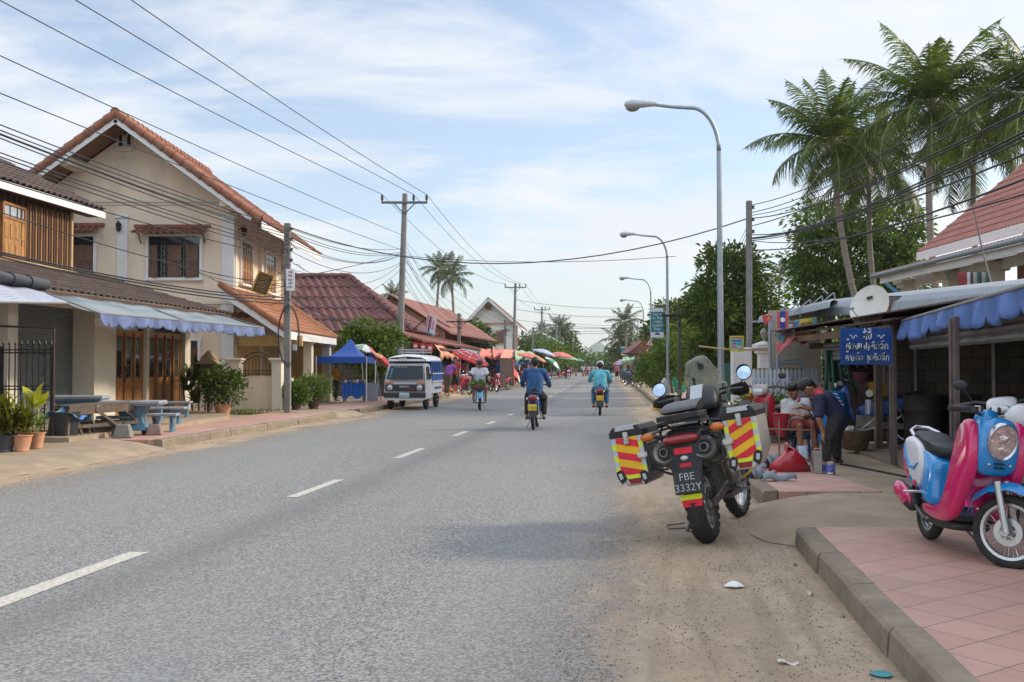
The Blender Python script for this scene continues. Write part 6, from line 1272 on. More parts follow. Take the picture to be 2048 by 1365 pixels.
def wheel(parent,c,R_,tw,spokes=18,rim=m_sil,hub=True,rotz=0.0,knob=False,M=None,rimr=None):
    M=M or Matrix.Identity(4);rr=rimr or R_-tw*.95;mb=MB(M);mb.torus(c,R_-tw/2,tw/2,30,9,'x',1.0);wl=mb.build('wheel',m_rub,parent,local=True,smooth=180)
    mb=MB(M);mb.lathe([(rr-.012,-tw*.3),(rr+.012,-tw*.33),(rr+.012,tw*.33),(rr-.012,tw*.3),(rr-.02,0),(rr-.012,-tw*.3)],c,30,'x',cap=False)
    mb.lathe([(.035,-tw*.5),(.04,-tw*.3),(.03,0),(.04,tw*.3),(.035,tw*.5)],c,12,'x');c=Vector(c)
    for k in range(spokes):
        a=2*math.pi*k/spokes;s_=(1 if k % 2 else -1);mb.tube([c+Vector((s_*tw*.35,.035*math.cos(a+.4*s_),.035*math.sin(a+.4*s_))),c+Vector((0,(rr-.01)*math.cos(a),(rr-.01)*math.sin(a)))],.0022,4)
    mb.build('rim',rim,wl,local=True,smooth=40);return wl
def moto(label,loc,rz,bm,tm,group='small motorbikes',plate=None,steer=0.0,lean=0.0,lod=0,cat='motorbike',sidebags=None,sp=14):
    t=thing('motorbike',label,cat,loc,rot=(0,lean,rz),group=group)
    Ms=Matrix.Translation((0,.45,0))@Matrix.Rotation(steer,4,'Z')@Matrix.Translation((0,-.45,0))
    wheel(t,(0,-.6,.28),.28,.075,sp);wheel(t,(0,.6,.28),.28,.065,sp,M=Ms)
    mb=MB(Ms)
    for s_ in (-1,1):mb.tube([(s_*.075,.6,.28),(s_*.07,.46,.72)],[.02,.018],8)
    mb.build('fork',m_sil,t,local=True,smooth=40)
    mb=MB(Ms);mb.loft([[Vector((x*wd,.6+.33*math.cos(a),.28+.33*math.sin(a)+(.0 if x else .015))) for x in (-1,-.6,0,.6,1)] for a,wd in [(R(q),.06) for q in range(20,150,13)]],closed=False);mb.build('front_fender',bm,t,local=True,smooth=180,solid=.006)
    mb=MB();pillow(mb,smoothpoly([(.38,.95),(.44,.84),(.40,.62),(.28,.4),(.2,.32),(.16,.36),(.26,.6),(.28,.85),(.3,.93)]),.14,edge=.75);mb.build('leg_shield',bm,t,local=True,smooth=60)
    mb=MB();pillow(mb,smoothpoly([(.2,.52),(.14,.62),(-.1,.66),(-.35,.72),(-.75,.82),(-.86,.78),(-.72,.64),(-.45,.5),(-.2,.42),(.1,.42)]),.115,edge=.8);mb.build('side_panel',bm,t,local=True,smooth=60)
    mb=MB();pillow(mb,smoothpoly([(.05,.68),(.0,.74),(-.3,.77),(-.68,.83),(-.7,.79),(-.4,.7),(-.05,.64)]),.11,edge=.75);mb.build('seat',m_seat,t,local=True,smooth=60)
    mb=MB();mb.tube([(-.1,-.5,.8),(-.13,-.72,.84),(-.08,-.88,.86),(.08,-.88,.86),(.13,-.72,.84),(.1,-.5,.8)],.014,6);mb.build('grab_rail',m_blk,t,local=True,smooth=180)
    mb=MB();pillow(mb,smoothpoly([(-.8,.8),(-.9,.77),(-.86,.66),(-.76,.68)]),.1,edge=.8);mb.build('tail_lamp',m_redl,t,local=True,smooth=60)
    mb=MB();
    for s_ in (-1,1):mb.ball((s_*.115,-.84,.72),(.035,.035,.03),8,6)
    mb.build('indicators',m_lens,t,local=True,smooth=180)
    mb=MB();mb.box((0,-.87,.42),(.13,.012,.26),rx=-.25);mb.build('rear_mudflap',m_blk,t,local=True,bev=.004)
    if plate:mb=MB();mb.box((0,-.9,.53),(.2,.006,.14),rx=-.12);pl_=mb.build('licence_plate',m_plateY,t,local=True);text_part(plate,.075,mat('plate_black',(.02,.02,.02),.6),pl_,(0,-.908,.51),(R(90)-.12,0,0));text_part('-----',.03,mat('plate_black',(.02,.02,.02),.6),pl_,(0,-.912,.58),(R(90)-.12,0,0)) if 0 else None
    mb=MB();mb.lathe([(.03,-.28),(.045,-.24),(.05,-.0),(.03,.12)],(.13,-.55,.32),12,'y');mb.tube([(.13,-.45,.31),(.1,-.1,.24),(.04,.12,.3)],.018,6);mb.build('exhaust',m_sil,t,local=True,smooth=40)
    mb=MB();mb.box((0,.02,.36),(.2,.34,.2));mb.lathe([(.09,-.11),(.1,-.06),(.1,.06),(.09,.11)],(0,-.03,.32),14,'x');mb.beam((.085,-.1,.3),(.085,-.62,.28),.03,.05);mb.beam((-.085,-.1,.3),(-.085,-.62,.28),.05,.1);mb.tube([(0,.42,.8),(0,.2,.5),(0,-.1,.5)],.03,6)
    for s_ in (-1,1):mb.tube([(s_*.1,-.58,.3),(s_*.1,-.45,.62)],.022,8);mb.tube([(s_*.05,.0,.24),(s_*.22,.0,.25)],.016,6);mb.tube([(s_*.05,-.25,.3),(s_*.2,-.27,.32)],.014,6)
    mb.tube([(-.08,-.1,.22),(-.2,-.2,.02)],.01,5);mb.build('engine',m_mot,t,local=True,bev=.006)
    mb=MB(Ms);pillow(mb,smoothpoly([(.36,.92),(.32,1.02),(.38,1.06),(.48,1.0),(.5,.92),(.44,.88)]),.11,edge=.7);mb.build('handlebar_cowl',tm,t,local=True,smooth=60)
    mb=MB(Ms);pillow(mb,smoothpoly([(.46,.93),(.5,.99),(.525,.97),(.52,.9),(.48,.88)]),.07,edge=.7);mb.build('headlamp',m_lens,t,local=True,smooth=60)
    mb=MB(Ms)
    for s_ in (-1,1):mb.tube([(s_*.05,.38,.99),(s_*.2,.35,1.02),(s_*.34,.28,1.0)],.013,6);mb.tube([(s_*.24,.33,1.01),(s_*.36,.27,.995)],.019,6);mb.tube([(s_*.22,.34,1.02),(s_*.28,.36,1.14)],.006,5);mb.ball((s_*.3,.36,1.17),(.06,.018,.042),12,6)
    mb.build('handlebar',m_blk,t,local=True,smooth=60)
    mb=MB(Ms)
    for s_ in (-1,1):mb.ball((s_*.3,.347,1.17),(.052,.009,.036),12,6)
    mb.build('mirror',m_mir,t,local=True,smooth=180);return t
P_red=mat('red_bike_paint',(.36,.015,.03),.25,var=.06,coat=.5,nscale=3);P_blu=mat('blue_bike_paint',(.02,.10,.30),.25,var=.06,coat=.5);P_blk=mat('black_bike_paint',(.02,.02,.025),.25,coat=.5);P_wht=mat('white_bike_paint',(.55,.56,.58),.3,coat=.5,var=.05);P_lbl=mat('light_blue_bike_paint',(.06,.28,.48),.3,coat=.4)
# riders on the road
g=G(1072,861);rzb=-.10;moto('black and blue small motorbike with yellow plate ridden away in the middle of the road',g+Vector((0,.62,0)),rzb,P_blu,P_blk,plate='1 3272',group='small motorbikes')
m_denim=mat('blue_denim',(.016,.075,.19),.8,var=.35,nscale=6,dirt=.35,dirtcol=(.06,.17,.30),stretch=(3,3,.7));m_dkt=mat('black_trousers',(.022,.02,.02),.85,var=.2)
person('person in a blue denim jacket riding away down the middle of the road',g+Vector((.0,.62,.0)),rzb,{**RIDE,'hea':(0,-.05,1.52)},m_denim,m_dkt,sleeve=1.85,leg=1.85,shoes=mat('brown_shoe',(.10,.05,.03),.6),build=1.06,vox=.014,fingers=True)
g=G(1204,832);moto('small black motorbike with yellow plate, ridden nearest the right shoulder',g+Vector((.0,.6,0)),-.1,P_blk,P_wht,plate='4 2150',group='small motorbikes')
person('person in a turquoise shirt and white cap riding away near the right shoulder',g+Vector((0,.6,0)),-.1,{**RIDE,'hea':(0,-.02,1.44),'nec':(0,-.08,1.31),'sl':(-.21,-.1,1.26),'sr':(.21,-.1,1.26),'che':(0,-.14,1.15)},mat('turquoise_shirt',(.10,.38,.46),.8,var=.2,nscale=5),mat('jeans',(.05,.13,.24),.8,var=.2),sleeve=1.9,leg=1.8,hat=('cap',mat('white_cap',(.6,.6,.66),.7)),shoes=mat('red_shoe',(.2,.03,.03),.6),build=1.05,vox=.016,tail=.12)
g=G(958,822);moto('blue motorbike carrying green vegetables on its front, ridden towards the camera',g+Vector((0,.6,0)),math.pi+.05,P_lbl,P_lbl,group='small motorbikes')
person('person in a white t-shirt and dark cap riding towards the camera on the left lane',g+Vector((0,.6,0)),math.pi+.05,RIDE,mat('white_tee',(.58,.58,.62),.8,var=.06),mat('grey_shorts',(.16,.17,.19),.8),leg=.9,face=True,hat=('cap',mat('dark_cap',(.05,.04,.045),.7)),build=1.08,vox=.014)
c_=g+Vector((0,-.0,.78));t=thing('vegetable_bundle','green and purple vegetable bundle hung on the front of the blue motorbike','vegetables',c_);mb=MB();mb.ball(c_,(.24,.12,.13),12,8);mb.build('sack',mat('maroon_sack',(.14,.05,.07),.8,var=.3),t,smooth=180);P_,Dn=clumps([(tuple(c_+Vector((0,-.03,.1))),(.2,.1,.08))],14,9,.03);leafmesh('greens',P_,Dn,.13,.07,L_light,t)
# ---------------- the touring motorcycle
hdg=R(22);rear=G(1418,1084);org=rear+Vector((math.sin(hdg),math.cos(hdg),0))*.74
TB=thing('touring_motorcycle','big black touring motorcycle with red and yellow striped aluminium panniers parked on the shoulder','motorcycle',org,rot=Euler((0,R(-10.5),-hdg),'XYZ'))
def knobby(c,R_,tw,M=None,n=30,rows=(-1,0,1)):
    M=M or Matrix.Identity(4);mb=MB(M);mb.torus(c,R_-tw*.42,tw*.5,40,10,'x',1.0);cv=Vector(c)
    for k in range(n):
        for r_ in rows:
            a=2*math.pi*(k+(.5 if r_==0 else 0))/n;tl_=r_*.78;rr=R_-(.028 if r_ else .0)-.006
            M2=Matrix.Translation(cv+Vector((r_*tw*.36,rr*math.cos(a),rr*math.sin(a))))@Matrix.Rotation(a-math.pi/2,4,'X')@Matrix.Rotation(tl_,4,'Y');o_=mb.M;mb.M=M@M2;mb.box((0,0,0),(tw*.36 if r_ else tw*.42,2*math.pi*R_/n*.55,.034),top=.82);mb.M=o_
    return mb
Mf=Matrix.Translation((0,.55,0))@Matrix.Rotation(-.12,4,'Z')@Matrix.Translation((0,-.55,0))
def bigwheel(c,R_,tw,rr,M,n):
    wl=knobby(c,R_,tw,M,n).build('wheel',m_rub,TB,local=True);mb=MB(M);mb.lathe([(rr-.02,-tw*.36),(rr+.014,-tw*.4),(rr+.014,tw*.4),(rr-.02,tw*.36),(rr-.03,0),(rr-.02,-tw*.36)],c,36,'x',cap=False);mb.lathe([(.05,-tw*.5),(.055,-tw*.3),(.035,0),(.055,tw*.3),(.05,tw*.5)],c,14,'x')
    for k in range(28):a=2*math.pi*k/28;s_=1 if k % 2 else -1;mb.tube([Vector(c)+Vector((s_*tw*.3,.05*math.cos(a+.5*s_),.05*math.sin(a+.5*s_))),Vector(c)+Vector((s_*.01,(rr-.015)*math.cos(a),(rr-.015)*math.sin(a)))],.0028,4)
    mb.build('rim',m_sil,wl,local=True,smooth=40);mb=MB(M);mb.lathe([(.07,tw*.46),(.12,tw*.46),(.12,tw*.5),(.07,tw*.5),(.07,tw*.46)],c,28,'x',cap=False);mb.build('brake_disc',m_mot,wl,local=True)
bigwheel((0,-.74,.325),.325,.15,.205,None,22);bigwheel((0,.76,.34),.34,.10,.26,Mf,26)
m_bk=mat('dusty_black_plastic',(.02,.02,.022),.34,var=.3,nscale=5,spec=.3,dirt=.25,dirtcol=(.07,.06,.05));m_alu=mat('scuffed_aluminium',(.50,.50,.49),.35,metal=.75,var=.15,nscale=6,dirt=.3,dirtcol=(.22,.2,.17));m_exh=mat('dull_exhaust_steel',(.22,.21,.20),.4,metal=.8,var=.25,nscale=8)
m_yel=mat('reflective_yellow',(.72,.42,.01),.45,var=.12,nscale=9,dirt=.35,dirtcol=(.3,.2,.06));m_redr=mat('reflective_red',(.62,.015,.04),.45,var=.12,nscale=9,dirt=.35,dirtcol=(.25,.08,.05));m_lime=mat('fluorescent_lime',(.60,.70,.02),.4,var=.04,dirt=.2);m_silv=mat('reflective_silver',(.42,.45,.48),.35,metal=.2)
# panniers
def pannier(s_):
    xc=s_*.47;lab = 'striped pannier';y0,y1=-.98,-.42
    out_=[(-.115,.56),(-.135,.66),(-.135,.98),(.135,.98),(.135,.70),(.06,.56)]
    O=[Vector((xc+s_*p[0]*1.0,0,p[1])) for p in out_]
    mb=MB();mb.prism([Vector((p.x,y0,p.z)) for p in O],(0,y1-y0,0));pn=mb.build('pannier',m_alu,TB,local=True,bev=.012,seg=2)
    f=lambda u,z:Vector((xc+s_*u,y0-.004,z))
    # lid with black corner caps and lighter strip
    mb=MB();lid=[(-.142,.965),(-.142,1.01),(-.105,1.055),(.105,1.055),(.142,1.01),(.142,.965)];mb.prism([Vector((xc+s_*p[0],y0-.012,p[1])) for p in lid],(0,y1-y0+.024,0));mb.build('lid',m_bk,pn,local=True,bev=.006)
    mb=MB();mb.prism([Vector((xc+s_*p[0],y0-.016,p[1])) for p in ((-.085,1.022),(-.075,1.06),(.075,1.06),(.085,1.022))],(0,.12,0));mb.build('lid_strip',m_silv,pn,local=True)
    # chevrons clipped to the rear face
    poly=[(-.13,.665),(-.13,.962),(.13,.962),(.13,.705),(.055,.59),(-.11,.59)]
    def clip(P_,nx,nz,c):
        o=[]
        for i in range(len(P_)):
            a=P_[i];b_=P_[(i+1) % len(P_)];da=a[0]*nx+a[1]*nz-c;db=b_[0]*nx+b_[1]*nz-c
            if da>=0:o.append(a)
            if (da>=0)!=(db>=0):q=da/(da-db);o.append((a[0]+(b_[0]-a[0])*q,a[1]+(b_[1]-a[1])*q))
        return o
    inner=clip(clip(clip(poly,1,0,-.092),-1,0,-.092),0,1,.65)
    # stripes rise toward the outside on the right box; on the left box they fall toward the middle
    nx,nz=(-.46,1) if s_>0 else (-.30,1);k0=.52
    for k in range(12):
        c=k0+k*.062;q=clip(clip([(a[0],a[1]) for a in inner],nx,nz,c),-nx,-nz,-(c+.062))
        if len(q)>2:mb=MB();mb.prism([f(p[0],p[1]) for p in q],(0,-.0025,0));mb.build('chevron_stripe',m_yel if k % 2 else m_redr,pn,local=True)
    for e_ in (-1,1):
        for k in range(6):
            z0=.67+k*.048;q=[(e_*.094,z0),(e_*.130,z0+.006),(e_*.130,z0+.054),(e_*.094,z0+.048)];mb=MB();mb.prism([f(p[0],min(p[1],.962)) for p in q],(0,-.0025,0));mb.build('edge_block',m_lime if k % 2==0 else m_silv,pn,local=True)
    mb=MB();mb.prism([f(*p) for p in ((-.07,.62),(.045,.62),(.06,.65),(-.08,.65))],(0,-.003,0));mb.build('lower_strip',m_lime,pn,local=True);mb=MB();mb.prism([f(*p) for p in ((-.065,.575),(.03,.575),(.045,.618),(-.07,.618))],(0,-.003,0));mb.build('red_reflector',m_redl,pn,local=True)
    for u,z in ((.098,.64),(-.10,.615)):mb=MB();mb.prism([f(u+a,z+b_) for a,b_ in ((-.045,-.02),(-.03,.04),(.0,.062),(.035,.045),(.03,-.0),(-.0,-.06))],(0,-.012,0));mb.prism([f(u+a*.5,z+b_*.55)+Vector((0,-.013,0)) for a,b_ in ((-.045,-.02),(-.03,.04),(.035,.045),(.0,-.06))],(0,-.002,0)) ;mb.build('corner_guard',m_bk,pn,local=True,bev=.003);mb=MB();mb.prism([f(u+a,z+b_)+Vector((0,-.013,0)) for a,b_ in ((-.02,-.01),(-.01,.035),(.018,.03),(.006,-.02))],(0,-.003,0));mb.build('guard_reflector',m_silv,pn,local=True)
    for u,z,w_,h in ((.0,.955,.042,.1),(-.115,.80,.085,.04)):
        mb=MB();mb.box(f(u,z)+Vector((0,-.012,0)),(w_,.022,h));mb.box(f(u,z-.01)+Vector((0,-.028,0)),(w_*.7,.012,h*.7));mb.lathe([(.009,-.04),(.009,-.02)],f(u,z-.015),8,'y');mb.build('latch',m_alu,pn,local=True,bev=.003)
pannier(-1);pannier(1)
def part(name,m,fn,smooth=None,bev=0.0,parent=TB,M=None):
    mb=MB(M);fn(mb);Mi=(M or Matrix.Identity(4)).inverted();xs=[(Mi@Vector(v)).x for v in mb.V]
    sd_=[set(xs[i]>0 for i in f) for f in mb.Fc]
    if all(len(q)==1 for q in sd_) and len(set(x>0 for x in xs))==2:
        for e in (True,False):
            h_=MB();ix={};
            for f,q in zip(mb.Fc,sd_):
                if e in q:
                    for i in f:
                        if i not in ix:ix[i]=len(h_.V);h_.V.append(mb.V[i])
                    h_.Fc.append(tuple(ix[i] for i in f));h_.mi.append(0)
            o=h_.build(name,m,parent,local=True,smooth=smooth,bev=bev)
        return o
    return mb.build(name,m,parent,local=True,smooth=smooth,bev=bev)
part('tail_fairing',m_bk,lambda q:(pillow(q,smoothpoly([(-.35,.8),(-.5,.93),(-.8,.97),(-1.02,.95),(-1.08,.86),(-1.02,.78),(-.7,.72)]),.17,edge=.7),q.loft([[Vector((x,y,z)) for x,y,z in ((-w_,y_,z_),(-w_*.4,y_-.02,z_+.0),(w_*.4,y_-.02,z_),(w_,y_,z_))] for w_,y_,z_ in ((.15,-1.03,.87),(.14,-1.04,.72),(.12,-1.05,.6),(.11,-1.08,.44))],closed=False)),60)
part('tail_lamp',m_redl,lambda q:pillow(q,smoothpoly([(-1.06,.93),(-1.12,.89),(-1.1,.84),(-1.0,.85)]),.14,edge=.6),60)
part('red_reflector',m_redr,lambda q:(q.box((0,-1.06,.785),(.15,.01,.05),rx=-.03),q.box((0,-1.062,.67),(.09,.01,.03))))
part('plate_lamp',m_lens,lambda q:q.ball((0,-1.07,.725),(.035,.02,.022),10,6),180)
part('exhaust',m_exh,lambda q:[q.lathe([(.0+.085,0),(.09,.03),(.095,.12),(.09,.42),(.06,.5)],(0,0,0),20,'y') if 0 else None,[(setattr(q,'M',Matrix.Translation((s_*.165,-1.04,.79))@Matrix.Rotation(-.22,4,'X')),q.lathe([(.055,.02),(.085,.0),(.1,.02),(.1,.4),(.07,.5)],(0,0,0),22,'y',cap=False),q.lathe([(.05,.02),(.03,.0),(.03,.12)],(0,0,0),18,'y',cap=False),q.lathe([(.03,-.012),(.034,-.012),(.034,.03),(.03,.03)],(0,0,0),16,'y',cap=False)) for s_ in (-1,1)]],50)
part('exhaust_core',m_iron,lambda q:[(setattr(q,'M',Matrix.Translation((s_*.165,-1.04,.79))@Matrix.Rotation(-.22,4,'X')),q.lathe([(1e-4,.012),(.05,.012)],(0,0,0),18,'y')) for s_ in (-1,1)])
lp=part('licence_plate',mat('plate_black_board',(.022,.022,.024),.4,var=.1),lambda q:q.box((0,-1.1,.535),(.225,.008,.175),rx=-.12),bev=.002)
text_part('FBE',.085,m_silv,lp,(0,-1.106,.577),(R(90)-.12,0,0),bold=-.001);text_part('3332Y',.085,m_silv,lp,(0,-1.116,.492),(R(90)-.12,0,0),bold=-.001)
part('lime_reflector',m_lime,lambda q:q.prism([(-.09,-1.075,.435),(.09,-1.075,.435),(.085,-1.07,.392),(-.085,-1.07,.392)],(0,-.006,0)));part('mudflap_reflector',m_redr,lambda q:q.prism([(-.085,-1.07,.390),(.085,-1.07,.390),(.075,-1.065,.335),(-.075,-1.065,.335)],(0,-.006,0)))
part('rear_indicators',m_orl,lambda q:[q.ball((s_*.29,-.99,.93),(.062,.035,.034),12,8) for s_ in (-1,1)],180);part('indicator_stalks',m_bk,lambda q:[q.tube([(s_*.12,-.95,.9),(s_*.25,-.98,.93)],.018,8) for s_ in (-1,1)])
part('luggage_rack',m_bk,lambda q:(q.box((0,-.87,1.02),(.36,.34,.02)),q.prism([(-.17,-1.06,1.035),(.17,-1.06,1.035),(.2,-.95,1.035),(.17,-.68,1.035),(-.17,-.68,1.035),(-.2,-.95,1.035)],(0,0,.045)),[q.tube([(s_*.18,-1.05,1.0),(s_*.18,-.7,1.0),(s_*.12,-.6,.92)],.012,6) for s_ in (-1,1)],[q.tube([(s_*.15,-1.0,1.0),(s_*.2,-.95,.9),(s_*.36,-.95,.86)],.01,6) for s_ in (-1,1)]),bev=.006)
part('rack_bag',m_bk,lambda q:pillow(q,smoothpoly([(-1.05,1.08),(-.98,1.14),(-.62,1.2),(-.6,1.09)]),.15,edge=.8),60)
part('seat',m_seat,lambda q:pillow(q,smoothpoly([(-.7,.95),(-.72,1.0),(-.4,.99),(-.15,.9),(.12,.96),(.14,.88),(-.1,.8),(-.5,.86)]),.15,edge=.75),60)
part('fuel_tank',m_bk,lambda q:pillow(q,smoothpoly([(.02,.9),(.08,1.05),(.3,1.13),(.48,1.08),(.5,.85),(.2,.75)]),.2,edge=.7),60)
tb_=part('tank_bag',mat('tank_bag_cloth',(.03,.03,.033),.55,var=.2),lambda q:pillow(q,smoothpoly([(-.02,1.04),(-.04,1.16),(.08,1.29),(.3,1.3),(.36,1.12)]),.14,edge=.72),60);part('map_window',m_silv,lambda q:q.prism([(-.09,-.03,1.18),(.02,-.03,1.18),(.03,.07,1.3),(-.08,.07,1.3)],(0,-.004,.004)),parent=tb_)
part('front_fairing',m_bk,lambda q:pillow(q,smoothpoly([(.42,.95),(.45,1.15),(.62,1.14),(.75,1.0),(.6,.85)]),.17,edge=.65),60,M=Mf)
part('dashboard',m_bk,lambda q:(q.box((0,.44,1.17),(.24,.06,.1),rx=-.5),q.tube([(-.2,.42,1.22),(.22,.42,1.24)],.012,8)),M=Mf,bev=.008)
m_ws,t_,b=newmat('smoked_windscreen');nn=NT(t_);b.inputs['Base Color'].default_value=(.05,.05,.045,1);b.inputs['Roughness'].default_value=.12;co=nn.n('ShaderNodeTexCoord');nn.L(nn.rng(nn.noise(co.outputs['Object'],14,5,.7),.3,.75,.42,.62),b.inputs['Alpha'])
nn.L(nn.mix(nn.rng(nn.noise(co.outputs['Object'],22,5,.75),.5,.7),(.42,.43,.38),(.62,.62,.56)),b.inputs['Base Color'])
mb=MB(Mf)
def wsf(u,v):
    a=(u-.5)*2;wv=.185*(1-.42*max(0,v-.62)**1.3/.28) if v>.62 else .185-.02*(1-v);return Vector((a*wv,.62-.2*v-.11*(a*a),1.06+.52*v-(.05*a*a*v if v>.7 else 0)))
mb.grid(wsf,14,12);mb.build('windscreen',m_ws,TB,local=True,smooth=180,solid=.004,fix=False)
mb=MB(Mf)
for s_ in (-1,1):
    mb.tube([(0,.36,1.17),(s_*.14,.36,1.19),(s_*.3,.26,1.21),(s_*.42,.2,1.2)],.012,8);mb.tube([(s_*.29,.27,1.21),(s_*.42,.2,1.2)],.02,8);mb.tube([(s_*.25,.29,1.21),(s_*.28,.32,1.25),(s_*.37,.33,1.26),(s_*.4,.32,1.3)],.008,6);mb.tube([(s_*.22,.3,1.2),(s_*.27,.36,1.21),(s_*.4,.29,1.18)],.006,5)
mb.build('handlebar',m_bk,TB,local=True,smooth=60)
part('switchgear',m_mot,lambda q:[(q.box((s_*.26,.29,1.2),(.06,.05,.06)),q.lathe([(.025,-.02),(.025,.03)],(s_*.22,.3,1.26),10)) for s_ in (-1,1)],M=Mf,bev=.006)
part('hand_guard',m_bk,lambda q:[q.loft([[Vector((s_*x,y,z+dz)) for dz in (-.055*h,-.02,.04*h,.06*h)] for x,y,z,h in ((.24,.38,1.2,.6),(.32,.37,1.2,1),(.42,.29,1.2,1),(.47,.2,1.19,.5))],closed=False) for s_ in (-1,1)],60,M=Mf);part('guard_edge',m_yel,lambda q:[q.tube([(s_*.37,.345,1.14),(s_*.44,.27,1.14),(s_*.475,.2,1.16)],.011,6) for s_ in (-1,1)],M=Mf)
part('mirror_shell',m_bk,lambda q:[q.lathe([(1e-4,.03),(.055,.022),(.074,.0),(.074,-.008),(.066,-.008)],(s_*.42,.31,1.35 if s_>0 else 1.33),24,'y',cap=False) for s_ in (-1,1)],50,M=Mf);part('mirror_glass',m_mir,lambda q:[(setattr(q,'M',Mf@Matrix.Translation((s_*.42,.305,1.35 if s_>0 else 1.33))@Matrix.Rotation(-.25,4,'X')),q.lathe([(1e-4,-.006),(.068,-.002)],(0,0,0),24,'y')) for s_ in (-1,1)])
part('phone_mount',m_bk,lambda q:(q.tube([(-.06,.3,1.22),(-.06,.3,1.36)],.01,6),q.ball((-.06,.3,1.37),.02,8,6),q.tube([(-.02,.45,1.47),(-.07,.42,1.62)],.011,6),q.box((-.02,.45,1.48),(.045,.03,.05))),M=Mf)
part('fork',m_exh,lambda q:[q.tube([(s_*.1,.76,.34),(s_*.1,.5,1.12)],[.032,.026],10) for s_ in (-1,1)],60,M=Mf);part('front_fender',m_bk,lambda q:q.loft([[Vector((x*.08,.76+.42*math.cos(a),.36+.40*math.sin(a))) for x in (-1,-.5,0,.5,1)] for a in [R(k) for k in range(35,150,14)]],closed=False),180,M=Mf)
part('engine',m_mot,lambda q:(q.box((0,.12,.5),(.3,.42,.34)),q.box((.02,.22,.74),(.2,.24,.2)),q.lathe([(.09,-.19),(.12,-.16),(.12,.16),(.09,.19)],(0,.05,.45),16,'x'),q.beam((.0,.5,.95),(0,.3,.45),.05,.1),q.box((0,.2,.29),(.28,.5,.05)),[q.tube([(s_*.13,-.25,.45),(s_*.13,-.4,.9),(s_*.1,-.9,.92)],.016,6) for s_ in (-1,1)],q.tube([(.1,.35,.62),(.17,.3,.4),(.18,-.1,.38),(.2,-.5,.62),(.165,-.6,.7)],.025,8),q.tube([(-.2,-.5,.62),(-.165,-.6,.7)],.025,8)),bev=.012)
part('swingarm',m_mot,lambda q:(q.beam((.115,-.05,.4),(.115,-.76,.32),.035,.07),q.beam((-.115,-.05,.4),(-.115,-.76,.32),.035,.07),q.tube([(.1,-.1,.5),(.1,-.35,.85)],.03,10),q.lathe([(.07,-.13),(.09,-.12),(.09,-.11),(.07,-.1)],(0,-.74,.325),20,'x')),bev=.006)
part('pannier_frame',m_bk,lambda q:[(q.tube([(s_*.15,-.45,.98),(s_*.3,-.5,.96),(s_*.32,-.98,.94),(s_*.3,-1.0,.68),(s_*.13,-.98,.6)],.011,6),q.tube([(s_*.3,-.5,.96),(s_*.3,-.45,.62),(s_*.3,-.98,.66)],.011,6),q.tube([(s_*.3,-.98,.7),(s_*.1,-1.02,.68)],.012,6)) for s_ in (-1,1)])
part('footpeg',m_mot,lambda q:[(q.box((s_*.24,-.12,.34),(.12,.05,.02)),q.beam((s_*.14,-.1,.4),(s_*.24,-.12,.34),.03,.03),q.box((s_*.22,-.35,.42),(.09,.03,.02))) for s_ in (-1,1)]);part('sidestand',m_mot,lambda q:(q.beam((-.12,-.12,.36),(-.27,-.28,.06),.025,.025),q.box((-.28,-.29,.05),(.09,.06,.014)),q.tube([(-.2,-.62,.12),(-.33,-.7,.14),(-.36,-.6,.16),(-.22,-.52,.15)],.006,5)))
part('engine_guard',mat('yellow_guard',(.55,.36,.02),.45),lambda q:[q.tube([(s_*.1,.38,.7),(s_*.26,.42,.72),(s_*.27,.4,.45),(s_*.12,.34,.36)],.014,6) for s_ in (-1,1)],180)
part('cables',m_cable,lambda q:[q.tube([(s_*.12,-.9,.88),(s_*.2,-.7,.8+.02*k),(s_*.16,-.4,.75+.05*k),(s_*.13,-.1,.7)],.007,5) for s_ in (-1,1) for k in range(4)])
# ---------------- the blue and pink scooter
SC=thing('scooter','glossy blue and pink scooter with a big oval headlamp parked on the pink pavers','scooter',(3.12,7.0,.147),rot=Euler((0,R(-5),R(178)),'XYZ'),sc=.96)
s_blue=mat('glossy_sky_blue',(.012,.23,.56),.18,var=.02,coat=.8);s_pink=mat('glossy_magenta',(.56,.012,.12),.18,var=.03,coat=.8,nscale=3);s_white=mat('pearl_white',(.58,.60,.62),.25,var=.05,coat=.6)
def sp(name,m,fn,smooth=None,bev=0.0,parent=None,M=None):return part(name,m,fn,smooth,bev,parent or SC,M)
Ms=Matrix.Translation((0,.42,0))@Matrix.Rotation(R(44),4,'Z')@Matrix.Translation((0,-.42,0))
wheel(SC,(0,-.55,.235),.235,.085,0);
fwl=wheel(SC,(0,.58,.25),.25,.07,32,M=Ms)
sp('brake_disc',m_sil,lambda q:(q.lathe([(.055,.035),(.095,.035),(.095,.039),(.055,.039),(.055,.035)],(0,.58,.25),28,'x',cap=False),[q.beam(Vector((.037,.58,.25))+Vector((0,.03*math.cos(a),.03*math.sin(a))),Vector((.037,.58,.25))+Vector((0,.06*math.cos(a+.3),.06*math.sin(a+.3))),.012,.004,up=(1,0,0)) for a in [R(60*k) for k in range(6)]]),parent=fwl,M=Ms)
sp('fork',m_alu,lambda q:[(q.tube([(s_*.085,.585,.25),(s_*.075,.5,.58)],[.021,.024],10),q.lathe([(.026,-.012),(.03,0),(.026,.012)],(s_*.085,.58,.25),10,'x')) for s_ in (-1,1)],60,M=Ms)
